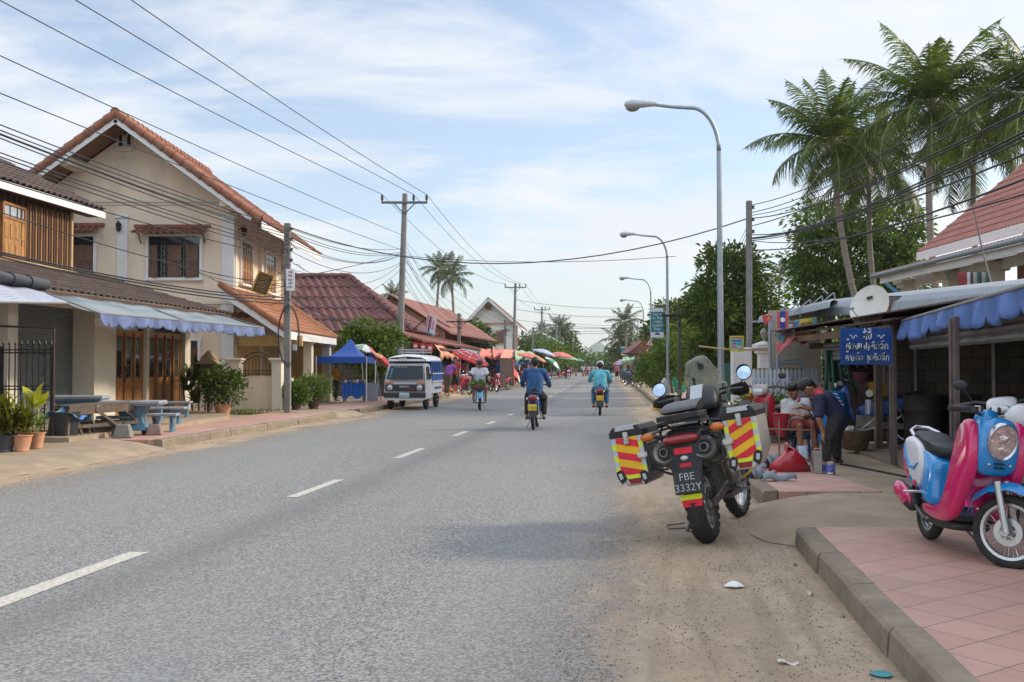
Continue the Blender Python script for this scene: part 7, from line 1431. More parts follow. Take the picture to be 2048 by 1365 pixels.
sp('front_fender',s_blue,lambda q:q.loft([[Vector((x*w_,.58+r_*math.cos(a)-.0,.27+r_*math.sin(a)-(.05 if abs(x)==1 else 0))) for x in (-1,-.7,0,.7,1)] for a,w_,r_ in ((R(18),.035,.33),(R(35),.07,.325),(R(60),.09,.32),(R(90),.095,.315),(R(115),.09,.31),(R(140),.07,.31),(R(160),.03,.3))],closed=False),180,M=Ms)
# front shield: blue centre, pink flanks
sp('front_cover',s_blue,lambda q:(pillow(q,smoothpoly([(.40,1.02),(.50,.99),(.56,.86),(.55,.70),(.50,.60),(.40,.62),(.34,.8),(.34,.96)]),.135,edge=.72,n=7)),60)
sp('leg_shield',s_pink,lambda q:([pillow(q,smoothpoly([(.43,1.0),(.51,.92),(.53,.66),(.44,.52),(.36,.40),(.26,.26),(.06,.22),(-.26,.25),(-.26,.31),(.0,.30),(.10,.35),(.18,.52),(.23,.7),(.31,.95)]),.038,xc=s_*.158,edge=.93,n=4) for s_ in (-1,1)],q.box((0,.31,.62),(.26,.03,.5),rx=.18)),60)
sp('floorboard',m_blk,lambda q:(q.box((0,.03,.275),(.27,.42,.04)),pillow(q,smoothpoly([(.25,.25),(.2,.17),(-.3,.16),(-.38,.24),(-.2,.27)]),.14,edge=.85)),bev=.01)
tp=sp('tail_panel',s_white,lambda q:[pillow(q,smoothpoly([(-.40,.70),(-.36,.55),(-.46,.38),(-.60,.46),(-.78,.62),(-.80,.76),(-.68,.80),(-.5,.76)]),.04,xc=s_*.135,edge=.75,n=5) for s_ in (-1,1)],60)
def curve3(P_,x):return [Vector((x,p[0],p[1])) for p in P_]
sp('swirl_graphic',s_blue,lambda q:(q.tube(curve3([(-.74,.72),(-.7,.64),(-.6,.56),(-.5,.55),(-.43,.60)],.178),[.008,.012,.014,.012,.006],6),q.ball((.176,-.56,.46),(.006,.03,.03),10,6)),parent=tp);sp('pink_graphic',s_pink,lambda q:(q.ball((.172,-.48,.44),(.006,.035,.03),12,6),q.tube(curve3([(-.78,.68),(-.72,.54),(-.62,.44)],.168),.006,6),q.ball((.176,-.66,.53),(.006,.02,.02),10,6)),parent=tp)
sp('lower_side_panel',s_blue,lambda q:pillow(q,smoothpoly([(-.12,.28),(-.16,.5),(-.13,.68),(-.66,.76),(-.7,.6),(-.5,.42),(-.3,.29)]),.15,edge=.86),60)
sp('seat',m_seat,lambda q:pillow(q,smoothpoly([(-.12,.66),(-.13,.745),(-.3,.775),(-.5,.79),(-.68,.85),(-.76,.83),(-.74,.76),(-.5,.70),(-.3,.66)]),.135,edge=.7,n=6),60)
sp('grab_rail',m_sil,lambda q:q.tube([(-.12,-.66,.78),(-.11,-.8,.83),(-.05,-.87,.86),(.05,-.87,.86),(.11,-.8,.83),(.12,-.66,.78)],.016,10),180);sp('tail_lamp',m_redl,lambda q:pillow(q,smoothpoly([(-.78,.74),(-.84,.68),(-.8,.6),(-.74,.62)]),.08,edge=.7),60);sp('rear_mudguard',m_blk,lambda q:q.box((0,-.8,.42),(.13,.012,.3),rx=-.35),bev=.006)
sp('handlebar_cowl',s_blue,lambda q:pillow(q,smoothpoly([(.30,.93),(.31,1.04),(.40,1.07),(.44,1.0),(.40,.93)]),.09,edge=.7),60,M=Ms);sp('handlebar',m_blk,lambda q:[(q.tube([(s_*.08,.36,1.02),(s_*.2,.33,1.05),(s_*.33,.26,1.05)],.012,8),q.tube([(s_*.22,.32,1.05),(s_*.34,.255,1.05)],.02,10),q.box((s_*.18,.35,1.05),(.05,.06,.05)),q.tube([(s_*.18,.36,1.03),(s_*.25,.38,1.04),(s_*.33,.33,1.03)],.006,6)) for s_ in (-1,1)],M=Ms,bev=.003);sp('brake_reservoir',m_sil,lambda q:[(q.box((s_*.14,.37,1.06),(.06,.04,.04)),q.tube([(s_*.1,.36,1.04),(s_*.17,.345,1.055)],.016,8)) for s_ in (-1,1)],M=Ms,bev=.004)
hl_=sp('headlamp',m_sil,lambda q:(setattr(q,'M',Matrix.Translation((0,.565,.85))@Matrix.Rotation(R(-12),4,'X')),q.lathe([(.09,-.05),(.1,.012),(.093,.024),(.083,.014)],(0,0,0),28,'y',sc=(1,1,1.35),cap=False)),60)
sp('headlamp_reflector',mat('reflector_chrome',(.7,.72,.75),.12,metal=1,var=.3,nscale=18,bump=.8,bscale=30),lambda q:(setattr(q,'M',Matrix.Translation((0,.565,.85))@Matrix.Rotation(R(-12),4,'X')),q.lathe([(1e-4,-.02),(.06,-.008),(.086,.012)],(0,0,0),24,'y',sc=(1,1,1.35)),q.lathe([(.024,.0),(.028,.02),(1e-4,.03)],(0,0,.02),14,'y'),q.lathe([(.02,.0),(.022,.014),(1e-4,.02)],(0,0,-.055),12,'y')),60,parent=hl_)
sp('indicator',m_lens,lambda q:[pillow(q,smoothpoly([(.40,.94),(.46,.90),(.44,.80),(.38,.82)]),.02,xc=s_*.175,edge=.6,n=3) for s_ in (-1,1)],60);sp('vent_slots',m_iron,lambda q:[q.box((0,.552+.0,.70-.03*k),(.07,.03,.012)) for k in range(2)],bev=.004);sp('front_bolts',m_sil,lambda q:[q.ball((s_*.07,.548,.69),(.011,.011,.011),8,6) for s_ in (-1,1)])
sp('muffler',m_blk,lambda q:(setattr(q,'M',Matrix.Translation((.17,-.62,.32))@Matrix.Rotation(R(-14),4,'X')),q.lathe([(.04,-.2),(.07,-.17),(.08,.0),(.07,.15),(.03,.2)],(0,0,0),18,'y',sc=(.75,1,1))),60);sp('muffler_cover',s_pink,lambda q:(setattr(q,'M',Matrix.Translation((.205,-.63,.34))@Matrix.Rotation(R(-14),4,'X')),q.ball((0,0,0),(.028,.2,.075),16,8),q.ball((.02,-.07,0),(.02,.07,.045),14,6)),180)
sp('swingarm',m_mot,lambda q:(q.box((0,-.35,.25),(.2,.4,.13)),q.beam((.1,-.3,.26),(.1,-.56,.24),.03,.06),q.tube([(.1,-.6,.3),(.1,-.52,.6)],.025,10),q.tube([(.08,-.1,.2),(.15,-.3,.2),(.17,-.45,.28)],.015,6),q.tube([(-.1,-.15,.16),(-.25,-.05,.0)],.01,6),q.lathe([(.09,-.1),(.1,-.06),(.1,-.02)],(0,-.3,.27),16,'x')),bev=.01);sp('foot_peg',m_sil,lambda q:q.beam((.14,-.42,.38),(.27,-.44,.37),.04,.02),bev=.005)
sp('floor_mat_print',mat('print_cyan',(.1,.4,.5),.5),lambda q:(q.tube([(.12,.12,.298),(.1,.04,.298),(.12,-.04,.298)],.005,5),q.tube([(.09,.15,.298),(.07,.0,.298)],.004,5)))
moto('silver and black motorbike half hidden behind the blue and pink scooter',(4.25,8.3,.16),2.55,P_wht,P_wht,group=None,lean=.1)
moto('dark motorbike with blue and yellow stickers at the back of the workshop',(5.75,16.1,.2),1.2,mat('sticker_blue',(.03,.08,.25),.4,var=.7,nscale=18),P_blk,group=None,lean=.1)
# helmet hanging
t=thing('helmet','white half-shell helmet hanging on the scooter mirror side at the right edge','helmet',Vector((3.75,7.3,1.02)));mb=MB();mb.ball((3.75,7.3,1.06),(.13,.15,.12),18,10);mb.build('shell',P_wht,t,smooth=180);mb=MB();mb.torus((3.75,7.3,1.0),.125,.012,24,6,'z');mb.build('rim',m_blk,t,smooth=180)
# ---------------- people at the workshop
c_=G(1652,926,.147);D=13.4
Wm=lambda px,py,d:tuple(W(px,py,d))
J=dict(pel=Wm(1672,828,13.45),che=Wm(1652,800,13.45),nec=Wm(1632,785,13.45),hea=Wm(1617,777,13.45),sl=Wm(1640,797,13.27),sr=Wm(1638,795,13.63),el=Wm(1638,838,13.2),er=Wm(1628,818,13.62),wl=Wm(1647,866,13.24),wr=Wm(1603,815,13.6),hl=Wm(1672,836,13.36),hr=Wm(1676,836,13.54),kl=Wm(1655,880,13.28),kr=Wm(1672,882,13.55),al=Wm(1653,921,13.32),ar=Wm(1674,917,13.6),fwd=(-.80,-.12,-.55),fl=(-1,-.2,0),fr=(-1,-.1,0),h_l=(-.1,-.1,-1),h_r=(-1,-.1,.05))
def persW(label,J,*a,**k):
    o=Vector(J['al']);o.z=0.14;J2={q:(tuple(Vector(v)-o) if q not in ('fwd','fl','fr','h_l','h_r') else v) for q,v in J.items()};return person(label,tuple(o),0.0,J2,*a,**k)
m_navy=mat('navy_work_shirt',(.022,.028,.065),.8,var=.15,nscale=8);m_redc=mat('red_trim_cloth',(.42,.03,.04),.8)
mech=persW('person in a navy and red work shirt bending over the half-painted motorbike',J,m_navy,mat('charcoal_trousers',(.035,.033,.036),.85,var=.15),sleeve=.8,leg=1.9,face=True,fingers=True,vox=.0095,shoes=mat('dark_sandal',(.03,.025,.02),.6),collar=m_redc)
o_=Vector(mech.location);mb=MB();nk=Vector(J['nec'])-o_
blob('red_yoke',[(Vector(J['s'+q])-o_+Vector((0,0,.012)),Vector(J['nec'])-o_+Vector((.03,0,0)),.074,.066) for q in 'lr'],.014,m_redc,mech)
mb=MB()
ca=Vector(J['che'])-o_;pa_=Vector(J['pel'])-o_;ax=(pa_-ca).normalized();upn=Vector((-ax.z,0,ax.x));upn=upn if upn.z>0 else -upn
for r_ in range(4):
    for k in range(7):p=ca+ax*(.0+.055*r_)+upn*(.146-.004*r_)+Vector((0,-.12+.035*k,0));p=p+upn*(-.25*(p.y-ca.y)**2*3);mb.beam(p,p+Vector((0,.022,0))+ax*.008,.012,.006,up=tuple(upn))
mb.build('back_print',m_wtext,mech,local=True)
D=14.25
J=dict(pel=Wm(1597,846,D),che=Wm(1593,815,D),nec=Wm(1588,799,D),hea=Wm(1586,785,D-.05),sl=Wm(1571,808,D),sr=Wm(1611,806,D+.1),el=Wm(1570,835,D-.1),er=Wm(1618,832,D),wl=Wm(1586,830,D-.3),wr=Wm(1605,832,D-.3),hl=Wm(1590,848,D),hr=Wm(1604,848,D),kl=Wm(1598,852,D-.4),kr=Wm(1628,854,D-.32),al=Wm(1602,900,D-.42),ar=Wm(1630,895,D-.3),fwd=(-.15,-.9,-.3),fl=(.2,-1,0),fr=(.2,-1,0),h_l=(.3,-1,.2),h_r=(-.4,-1,.2))
J={k:v for k,v in J.items()};sr,sl=J['sr'],J['sl']
for a,b_ in (('sl','sr'),('el','er'),('wl','wr'),('hl','hr'),('kl','kr'),('al','ar'),('h_l','h_r')):J[a],J[b_]=J[b_],J[a]
persW('person in a white shirt with red collar sitting behind the dismantled motorbike',J,mat('white_blouse',(.55,.55,.56),.8),mat('patterned_red_shorts',(.30,.06,.05),.8,var=.6,nscale=22),sleeve=.9,leg=.9,face=True,fingers=True,vox=.010,longhair=True,shoes=mat('red_sandal',(.3,.03,.04),.6),collar=m_redc,build=.92)
t=thing('plastic_stool','low stool under the seated person in the white shirt','stool',Vector((W(1600,0,14.3).x,14.3,.147)));mb=MB();c_=t.location;mb.lathe([(.15,.3),(.15,.33)],c_,14);[mb.beam(c_+Vector((.13*x,.13*y,0)),c_+Vector((.1*x,.1*y,.31)),.03,.03) for x in (-1,1) for y in (-1,1)];mb.build('stool_frame',mat('blue_plastic',(.03,.15,.4),.4),t)
# dismantled red motorbike on its steel rack
t=moto('dismantled dark red motorbike being painted in front of the seated person',(W(1556,0,14.2).x,14.3,.15),-.9+math.pi,P_red,mat('raw_primer',(.3,.27,.25),.6),group=None,steer=.3)
t=thing('paint_rack','rusty waist-high tube rack holding the motorbike parts','rack',(W(1590,0,13.6).x,13.6,.147));mb=MB();D=13.4
pts=[(1558,834,927,D),(1597,838,905,D+.5),(1623,840,925,D),(1533,806,928,D),(1527,812,905,D+.5)]
for px,a,b_,d in pts:p=W(px,a,d);mb.tube([p,(p.x,d,.147)],.012,6)
mb.tube([W(1558,859,D),W(1623,861,D)],.011,6);mb.tube([W(1558,859,D),W(1597,862,D+.5)],.011,6);mb.tube([W(1533,858,D),W(1558,859,D)],.011,6);mb.tube([W(1527,915,D),W(1558,917,D)],.009,6);mb.build('tubes',mat('rusty_tube',(.22,.13,.09),.75,var=.4,nscale=8),t)
t=thing('grey_cloth','grey dusty cloth thrown over the rusty rack behind the right pannier','cloth',W(1505,830,13.3));mb=MB();a=W(1478,806,13.5);mb.grid(lambda u,v:Vector((a.x+.38*u,13.5-.05*v-.04*math.sin(u*9),a.z+.01-.32*v*(.6+.4*math.sin(u*5+1))+.03*math.sin(u*7))),14,6);mb.build('folds',mat('dusty_cloth',(.10,.10,.10),.95,var=.25),t,smooth=180,solid=.01,fix=False)
mb=MB();a=W(1560,832,13.9);mb.lathe([(.1,.1),(.13,.12),(.115,.1),(.07,-.12),(.05,-.2)],W(1562,845,13.6),18,cap=False);tag(mb.build('red_fender',P_red,smooth=50,solid=.004),'open dark red fairing piece hanging on the rack front','motorbike part')
def fairing(label,px,py,s_,m,rz,grp=None,nm='fairing_piece'):
    g=G(px,py,.15);mb=MB(Matrix.Translation(g)@Matrix.Rotation(rz,4,'Z'));mb.grid(lambda u,v:Vector(((u-.5)*s_[0],(v-.5)*s_[1]*(1-.5*u),.01+s_[2]*math.sin(math.pi*v)**.7*(1-.6*abs(u-.4)**1.5)+.02*math.sin(u*9))),14,8);return tag(mb.build(nm,m,smooth=180,solid=.006,fix=False),label,'motorbike part',grp)
P_prim=mat('grey_primer',(.20,.23,.27),.6,var=.08,dirt=.2)
g=G(1588,943,.15);mb=MB();
mb.loft([[g+Vector((x*.5-.30+.0,y_,z_)) for y_,z_ in ((-.1*k,0),(-.08*k,.1*k+h),(.0,.15*k+h),(.08*k,.1*k+h),(.1*k,0))] for x,k,h in ((0,.5,.0),(.2,.9,.03),(.45,1.1,.12),(.6,.9,.16),(.8,.7,.08),(1.0,.3,.0))],closed=False)
mb.loft([[g+Vector((-.12+.03*q,y_,.08+.28*q)) for y_ in (-.07+.0*q,0,.07)] for q in (0,.35,.7,1.0)],closed=False);mb.loft([[g+Vector((-.12+.3*q,y_,.34-.22*q)) for y_ in (-.06,0,.07)] for q in (0,.3,.6,1.0)],closed=False)
tag(mb.build('red_fairing',P_red,smooth=60,solid=.008,fix=False),'large glossy dark red leg shield lying on the pink pavers','motorbike part')
g=G(1605,928,.15);mb=MB();mb.loft([[g+Vector((-.02+.06*x,-.03+.1*math.cos(a),.02+.22*math.sin(a))) for x in (-1,-.5,0,.5,1)] for a in [R(k) for k in range(5,176,17)]],closed=False);tag(mb.build('silver_fender',mat('silver_blue_paint',(.36,.42,.48),.35,var=.06),smooth=180,solid=.006,fix=False),'upright silver-blue fender between the red leg shield and the thinner tin','motorbike part')
for k,(px,py,s_,rz,lb) in enumerate(((1558,962,(.4,.13,.07),.1,'long primed grey panel lying nearest the pavement step'),(1510,957,(.2,.2,.12),.5,'boxy primed grey cover lying beside the motorcycle front wheel'),(1512,940,(.26,.14,.07),.0,'flat primed grey cover behind the boxy one'),(1543,936,(.3,.22,.16),.7,'curved primed grey shield with a red edge'),(1535,952,(.22,.14,.04),.3,'small crumpled grey part in the middle of the pieces'),(1612,938,(.14,.12,.06),.2,'small grey cap beside the thinner tin'))):fairing(lb,px,py,s_,P_prim,rz,'primed grey motorbike parts on the pavers')
def can(label,px,py,r,h,m,cat='can',handle=False):
    g=G(px,py,.15);t=thing('paint_can' if not handle else 'thinner_tin',label,cat,g);mb=MB()
    if handle:mb.box(g+Vector((0,.05,h/2)),(r*2,r*1.4,h));mb.tube([g+Vector((-.04,.05,h)),g+Vector((-.03,.05,h+.03)),g+Vector((.03,.05,h+.03)),g+Vector((.04,.05,h))],.006,6);mb.build('tin',m,t,bev=.012)
    else:mb.lathe([(r,0),(r*1.03,.004),(r,.01),(r,h-.01),(r*1.04,h),(r*.9,h),(r*.88,h-.01),(1e-4,h-.01)],g+Vector((0,.04,0)),18);mb.build('tin',m,t,smooth=40);mb=MB();mb.lathe([(r*1.005,h*.15),(r*1.005,h*.8)],g+Vector((0,.04,0)),18,cap=False);mb.build('label_band',mat('label_blue',(.10,.12,.38),.5,var=.7,nscale=30),t,smooth=180)
    return t
can('tall rectangular silver thinner tin on the pavers',1637,948,.05,.27,mat('tin_silver',(.42,.42,.40),.3,metal=.7,var=.15),'tin',True);can('smaller paint can just right of the thinner tin',1650,947,.036,.12,m_sil);can('larger blue-labelled paint can, rightmost of the tins',1663,949,.055,.145,m_sil)
mb=MB();mb.tube([G(1640,915,.16),W(1630,845,13.7),W(1612,812,13.6),W(1602,808,13.6)],.009,6);mb.tube([G(1680,928,.155),G(1735,938,.155),G(1775,946,.155),G(1820,955,.155),G(1870,968,.155)],.012,6);tag(mb.build('air_hose',m_cable,smooth=180),'black air hose running from the mechanic across the concrete','hose')
t=thing('wicker_basket','big brown wicker basket full of junk beside the workshop post','basket',G(1721,903,.19));g=t.location.copy()+Vector((0,.25,0));mb=MB();mb.lathe([(.15,0),(.19,.1),(.215,.22),(.22,.3),(.205,.3),(.2,.2),(1e-4,.2)],g,28)
for k in range(10):mb.torus(g+Vector((0,0,.03+.028*k)),.165+.055*math.sin(math.pi*min(1,(k+1)/9)*.5),.011,28,5,'z')
mb.build('weave',mat('brown_wicker',(.13,.085,.05),.8,var=.5,nscale=30,bump=.6,bscale=60),t);mb=MB();mb.tube([g+Vector((0,0,.28)),g+Vector((.32,0,.33))],.01,5);mb.tube([g+Vector((.02,0,.25)),g+Vector((.3,-.02,.47))],.01,5);mb.box(g+Vector((0,0,.31)),(.16,.12,.06),rz=.4,ry=.3);mb.ball(g+Vector((-.08,0,.29)),.06,8,6);mb.build('scraps',mat('scrap_mix',(.4,.4,.4),.6,var=.7,nscale=12),t)
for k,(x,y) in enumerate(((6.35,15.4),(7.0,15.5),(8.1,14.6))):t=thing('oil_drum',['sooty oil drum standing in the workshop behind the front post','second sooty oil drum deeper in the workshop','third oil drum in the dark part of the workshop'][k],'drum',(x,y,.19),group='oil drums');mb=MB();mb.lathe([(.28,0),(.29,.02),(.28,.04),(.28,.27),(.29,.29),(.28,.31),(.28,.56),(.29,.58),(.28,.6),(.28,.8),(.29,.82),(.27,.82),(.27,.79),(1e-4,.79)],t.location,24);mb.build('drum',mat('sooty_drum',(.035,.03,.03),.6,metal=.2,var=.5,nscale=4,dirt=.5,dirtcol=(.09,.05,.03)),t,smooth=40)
t=thing('plastic_crate','yellow plastic bottle crate at the back of the workshop','crate',(6.15,16.6,.95));crt=MB();
for z in (.0,.09,.18):crt.box((6.15,16.6,.98+z),(.36,.26,.05))
crt.box((6.15,16.6,1.06),(.34,.24,.2));crt.build('crate_body',mat('crate_yellow',(.45,.26,.02),.5),t);t=thing('blue_barrel','large blue plastic barrel behind the bending mechanic','barrel',(5.2,16.2,.19));mb=MB();mb.lathe([(.2,0),(.24,.1),(.24,.75),(.2,.84),(.14,.86),(1e-4,.86)],(5.2,16.2,.19),24);mb.build('barrel',mat('barrel_blue',(.01,.13,.36),.4),t,smooth=40)
t=thing('washing_basin','pink plastic basin on the shelf behind the workshop counter','basin',(5.85,17.0,1.2));mb=MB();mb.lathe([(.17,0),(.22,.14),(.235,.15),(.2,.13),(1e-4,.02)],(5.85,17.0,1.2),20);mb.build('basin',mat('basin_pink',(.35,.12,.14),.5),t,smooth=50)
mb=MB();mb.box((5.9,16.95,.68),(1.1,.4,1.0));tag(mb.build('workbench',m_oldwood,bev=.01),'old timber counter at the back of the workshop','bench')
t=thing('shovel','long-handled shovel leaning on the block wall','shovel',G(1762,905,.19));mb=MB();p=W(1762,890,15.6);mb.tube([p,W(1752,770,15.9)],.014,6);mb.build('handle',m_oldwood,t);mb=MB();mb.prism([p+Vector((-.09,0,.02)),p+Vector((.09,0,.02)),p+Vector((.08,-.04,-.16)),p+Vector((0,-.05,-.2)),p+Vector((-.08,-.04,-.16))],(0,.012,0));mb.build('blade',m_mot,t)
t=thing('wing_mirror','round motorbike mirror and striped cloth glinting beside the timber post','mirror',W(1735,790,15));mb=MB();mb.lathe([(1e-4,0),(.055,0),(.055,.01)],W(1739,787,15.1),18,'y');mb.build('mirror_glass',m_mir,t);mb=MB();a=W(1737,800,15.1);mb.grid(lambda u,v:a+Vector((-.05+.12*u*(1-.2*v),.02*math.sin(u*8),-.22*v)),6,4);mb.build('striped_cloth',cloth_mat('pale_stripe',(.5,.52,.56),(.3,.4,.5),30,0),t,solid=.005,fix=False)
# litter on the shoulder
g=G(1468,1173,.01);mb=MB();mb.grid(lambda u,v:g+Vector(((u-.5)*.13,(v-.5)*.10*(1-abs(u-.5)*1.2),.004+.03*math.sin(math.pi*u)*math.sin(math.pi*v))),10,8);tag(mb.build('face_mask',mat('mask_white',(.66,.66,.66),.8),smooth=180,solid=.001,fix=False),'crumpled white face mask on the sandy shoulder','mask')
for k,(px,py,s_,lb) in enumerate(((1514,1103,.025,'scrap of white paper near the kerb corner'),(1591,1130,.05,'dry leaf scrap against the kerb'),(1621,1189,.055,'pale flattened cup by the kerb'),(1576,1326,.10,'thin strip of white wrapper near the bottom edge'),(1686,1233,.04,'small dry leaf beside the kerb'))):
    g=G(px,py,.006);mb=MB(Matrix.Translation(g)@Matrix.Rotation(k,4,'Z'));mb.grid(lambda u,v:Vector(((u-.5)*s_,(v-.5)*s_*.4,.003+.01*math.sin(u*6+k))),6,3);tag(mb.build('litter',mat('litter_pale' if k!=1 and k!=4 else 'dry_leaf',(.5,.47,.42) if k!=1 and k!=4 else (.30,.21,.10),.8),solid=.001,fix=False),lb,'litter')
g=G(1763,1350,.004);mb=MB();mb.lathe([(.045,0),(.05,.006),(1e-4,.008)],g,20);tag(mb.build('bottle_lid',mat('teal_plastic',(.02,.22,.25),.5)),'round teal lid lying at the foot of the kerb','lid')
# ---------------- the market side
m_brt=mat('maroon_corrugated_sheet',(.135,.055,.05),.75,var=.3,nscale=1.2,dirt=.5,dirtcol=(.20,.12,.11));m_brt2=mat('red_brown_sheet',(.20,.08,.06),.8,var=.2,nscale=1,dirt=.3,dirtcol=(.10,.05,.04));m_grw=mat('grey_plaster',(.20,.18,.16),.9,var=.2,nscale=2,dirt=.5,dirtcol=(.08,.07,.06));m_peach=mat('peach_plaster',(.50,.28,.17),.85,var=.1);m_dark=mat('painted_interior_shade',(.03,.025,.022),.95)  # near-black colour stands in for shade inside shops, window openings and truck bay
HB=thing('hipped_house','low house with a big maroon corrugated hipped roof behind the blue tent','house',(-9,54,.1));zE=3.2;c1=Vector((-4.9,50,zE));rr=Vector((-8.86,54,6.3))
mb=MB();grid_roof(mb,(-17,50,zE),c1,rr,(-15,54,6.3),.42,.06,5,.05);mb2=MB();grid_roof(mb2,c1,(-4.3,58.5,zE),rr+Vector((.1,.4,0)),rr,.42,.06,5,.05);mb.add(mb2.V,mb2.Fc);rf=mb.build('roof',m_brt,HB,solid=.03,fix=False)
mb=MB();ridge_caps(mb,c1+Vector((0,0,.05)),rr+Vector((0,0,.08)),.16,.45);ridge_caps(mb,(-15,54,6.38),rr+Vector((0,0,.08)),.14,.5);mb.build('ridge_tiles',m_brt,rf,smooth=50)
mb=MB();mb.box((-11,51.2,1.6),(11.6,.15,3.2));mb.box((-5.4,55.5,1.6),(.15,8.6,3.2));mb.build('wall',m_grw,HB);mb=MB();mb.prism([(-4.6,50,3.0),(-17,50,3.0),(-17,51.2,3.0),(-5.4,51.2,3.0)],(0,0,-.15));mb.build('eave_board',m_brt2,rf)
OG=thing('gabled_house','long low house with a peach gable end and plain red-brown roof beyond the hipped roof','house',(-6,66,.1));A=W(782,592,58);E1=W(900,668,58);sl2=(A.z-E1.z)/(E1.x-A.x)
mb=MB();far_=Vector((-4.6,74,A.z));q=[A,far_,Vector((far_.x+(E1.x-A.x)*1.0,77,E1.z)),E1];mb.prism([v for v in q],(0,0,.08));mb.prism([A,far_,Vector((far_.x-(E1.x-A.x),77,E1.z)),Vector((2*A.x-E1.x,58,E1.z))],(0,0,.08));mb.prism([far_,Vector((far_.x+(E1.x-A.x),77,E1.z)),Vector((far_.x-(E1.x-A.x),77,E1.z))],(0,0,.08));mb.build('roof',m_brt2,OG)
mb=MB();g_=lambda f,dz:Vector((A.x+f*(E1.x-A.x)*.9,58.6,A.z-abs(f)*(A.z-E1.z)*.9-.1)) ;mb.prism([g_(-1,0),g_(0,0),g_(1,0),Vector((g_(1,0).x,58.6,.1)),Vector((g_(-1,0).x,58.6,.1))],(0,.2,0));mb.box((E1.x-.2,67,1.5),(.2,17,3));mb.build('wall',m_peach,OG);mb=MB()
for dx in (-.2,.2):p=W(785,612,58);mb.box((p.x+.0+dx*1.3+.3,58.56,p.z-.25),(.22,.1,.5))
mb.build('gable_window',m_dark,OG)
mb=MB();a=W(809,672,46.5);b_=W(931,693,60);grid_roof(mb,(a.x+.9,a.y-1,a.z-.3),(b_.x+.9,b_.y,b_.z-.2),(b_.x-1.4,b_.y+1,b_.z+.5),(a.x-1.4,a.y,a.z+.5),.3,.05,2,.03);tag(mb.build('lean_to_roof',m_brt2,solid=.03,fix=False),'red-brown corrugated lean-to roof over the flag-hung shop front','roof')
def wallbox(name,label,c,s_,m,rz=0.0,cat='building'):mb=MB();mb.box(c,s_,rz=rz);return tag(mb.build(name,m),label,cat)
wallbox('shop_shade_panel','dark panel painted as the shade in the open shop front behind the taxi truck and red umbrella',(-3.6,60.5,1.3),(.2,15,2.6),m_dark,-.11)  # solid dark slab, its colour standing for the shade of the open front
mb=MB()
for k in range(8):
    for j in range(9):mb.box((W(640,0,43).x+.42*j+(.21 if k % 2 else 0),43,.25+.22*k),(.40,.16,.2))
tag(mb.build('block_wall',mat('grey_block',(.11,.105,.10),.95,var=.3,nscale=3)),'rough grey block wall behind the blue tent','wall')
# pink signboard, flags, papaya tree
t=thing('signboard','tall tilted white signboard with pink stripes above the taxi truck','signboard',W(860,672,44.5));q=[W(849,664,44.5),W(868,673,44.5),W(874,636,44.5),W(855,626,44.5)];mb=MB();mb.prism(q,(0,.06,0));mb.build('board',mat('board_white',(.6,.58,.6),.5),t)
def inb(u,v):return q[0].lerp(q[1],u).lerp(q[3].lerp(q[2],u),v)+Vector((0,-.01,0))
for u0,u1,v0,v1,m in ((.05,.2,.15,.95,c_p),(.3,.42,.1,.9,m_iron),(.45,.55,.25,.95,c_p),(.68,.8,.3,.8,c_p),(.05,.95,.02,.08,c_b)):mb=MB();mb.prism([inb(u0,v0),inb(u1,v0),inb(u1,v1),inb(u0,v1)],(0,-.01,0));mb.build('printed_stripe',m,t)
mb=MB();mb.tube([W(849,640,44.6),W(828,658,46)],.03,5);mb.tube([W(874,640,44.6),W(900,655,47)],.03,5);mb.build('stay',m_iron,t)
for k,px in enumerate((825,840,854)):
    a=W(px,684+k*2,42.5);t=thing('flag',['left','middle','right'][k]+' one of three red ice-cream style pennants above the taxi roof rack','flag',a,group=None);mb=MB();mb.prism([a,a+Vector((.27,0,-.02)),a+Vector((.26,0,-.36)),a+Vector((.13,0,-.42)),a+Vector((0,0,-.34))],(0,.01,0));mb.build('cloth',c_r,t);mb=MB();mb.lathe([(1e-4,0),(.08,0),(.08,.006)],a+Vector((.13,-.012,-.18)),14,'y',sc=(1,1,.8));mb.build('round_print',m_white,t)
c_=W(742,668,42);tree('papaya_tree','leafy green tree overhanging the blue tent beside the tall pole',(c_.x,42,.1),(c_.x,42,2.6),.1,[((c_.x,42,2.75),(1.1,.9,.55)),((c_.x-.6,41.5,2.2),(.7,.6,.5)),((c_.x+.6,41.6,2.1),(.7,.7,.7)),((c_.x+.2,41.5,1.5),(.8,.6,.5))],210,20,.14,.26,L_mid,seed=31)
# blue tent
TN=thing('market_tent','blue pop-up canopy tent with a pointed top on white legs','tent',(W(690,0,37).x,37,.147));ax_=W(702,678,37.6);z0=W(640,714,36.8).z;z1=z0-.22;cs=[Vector((W(636,0,36).x,36,z0)),Vector((W(736,0,36).x,36,z0)),Vector((W(752,0,38.6).x,38.8,z0)),Vector((W(655,0,38.8).x,38.8,z0))]
mb=MB()
for i in range(4):
    a,b_=cs[i],cs[(i+1) % 4];mb.grid(lambda u,v:(a.lerp(b_,u).lerp(ax_,v))-Vector((0,0,.28*math.sin(math.pi*v)*(1-.3*v))),6,8);mb.quad(a,b_,b_-Vector((0,0,.24)),a-Vector((0,0,.24)))
mb.build('canopy',mat('royal_blue_canvas',(.008,.07,.34),.55,var=.08,nscale=2),TN,smooth=25,fix=False)
for c_ in cs:mb=MB();mb.tube([c_,(c_.x,c_.y,.147)],.022,6);mb.build('leg',m_white,TN)
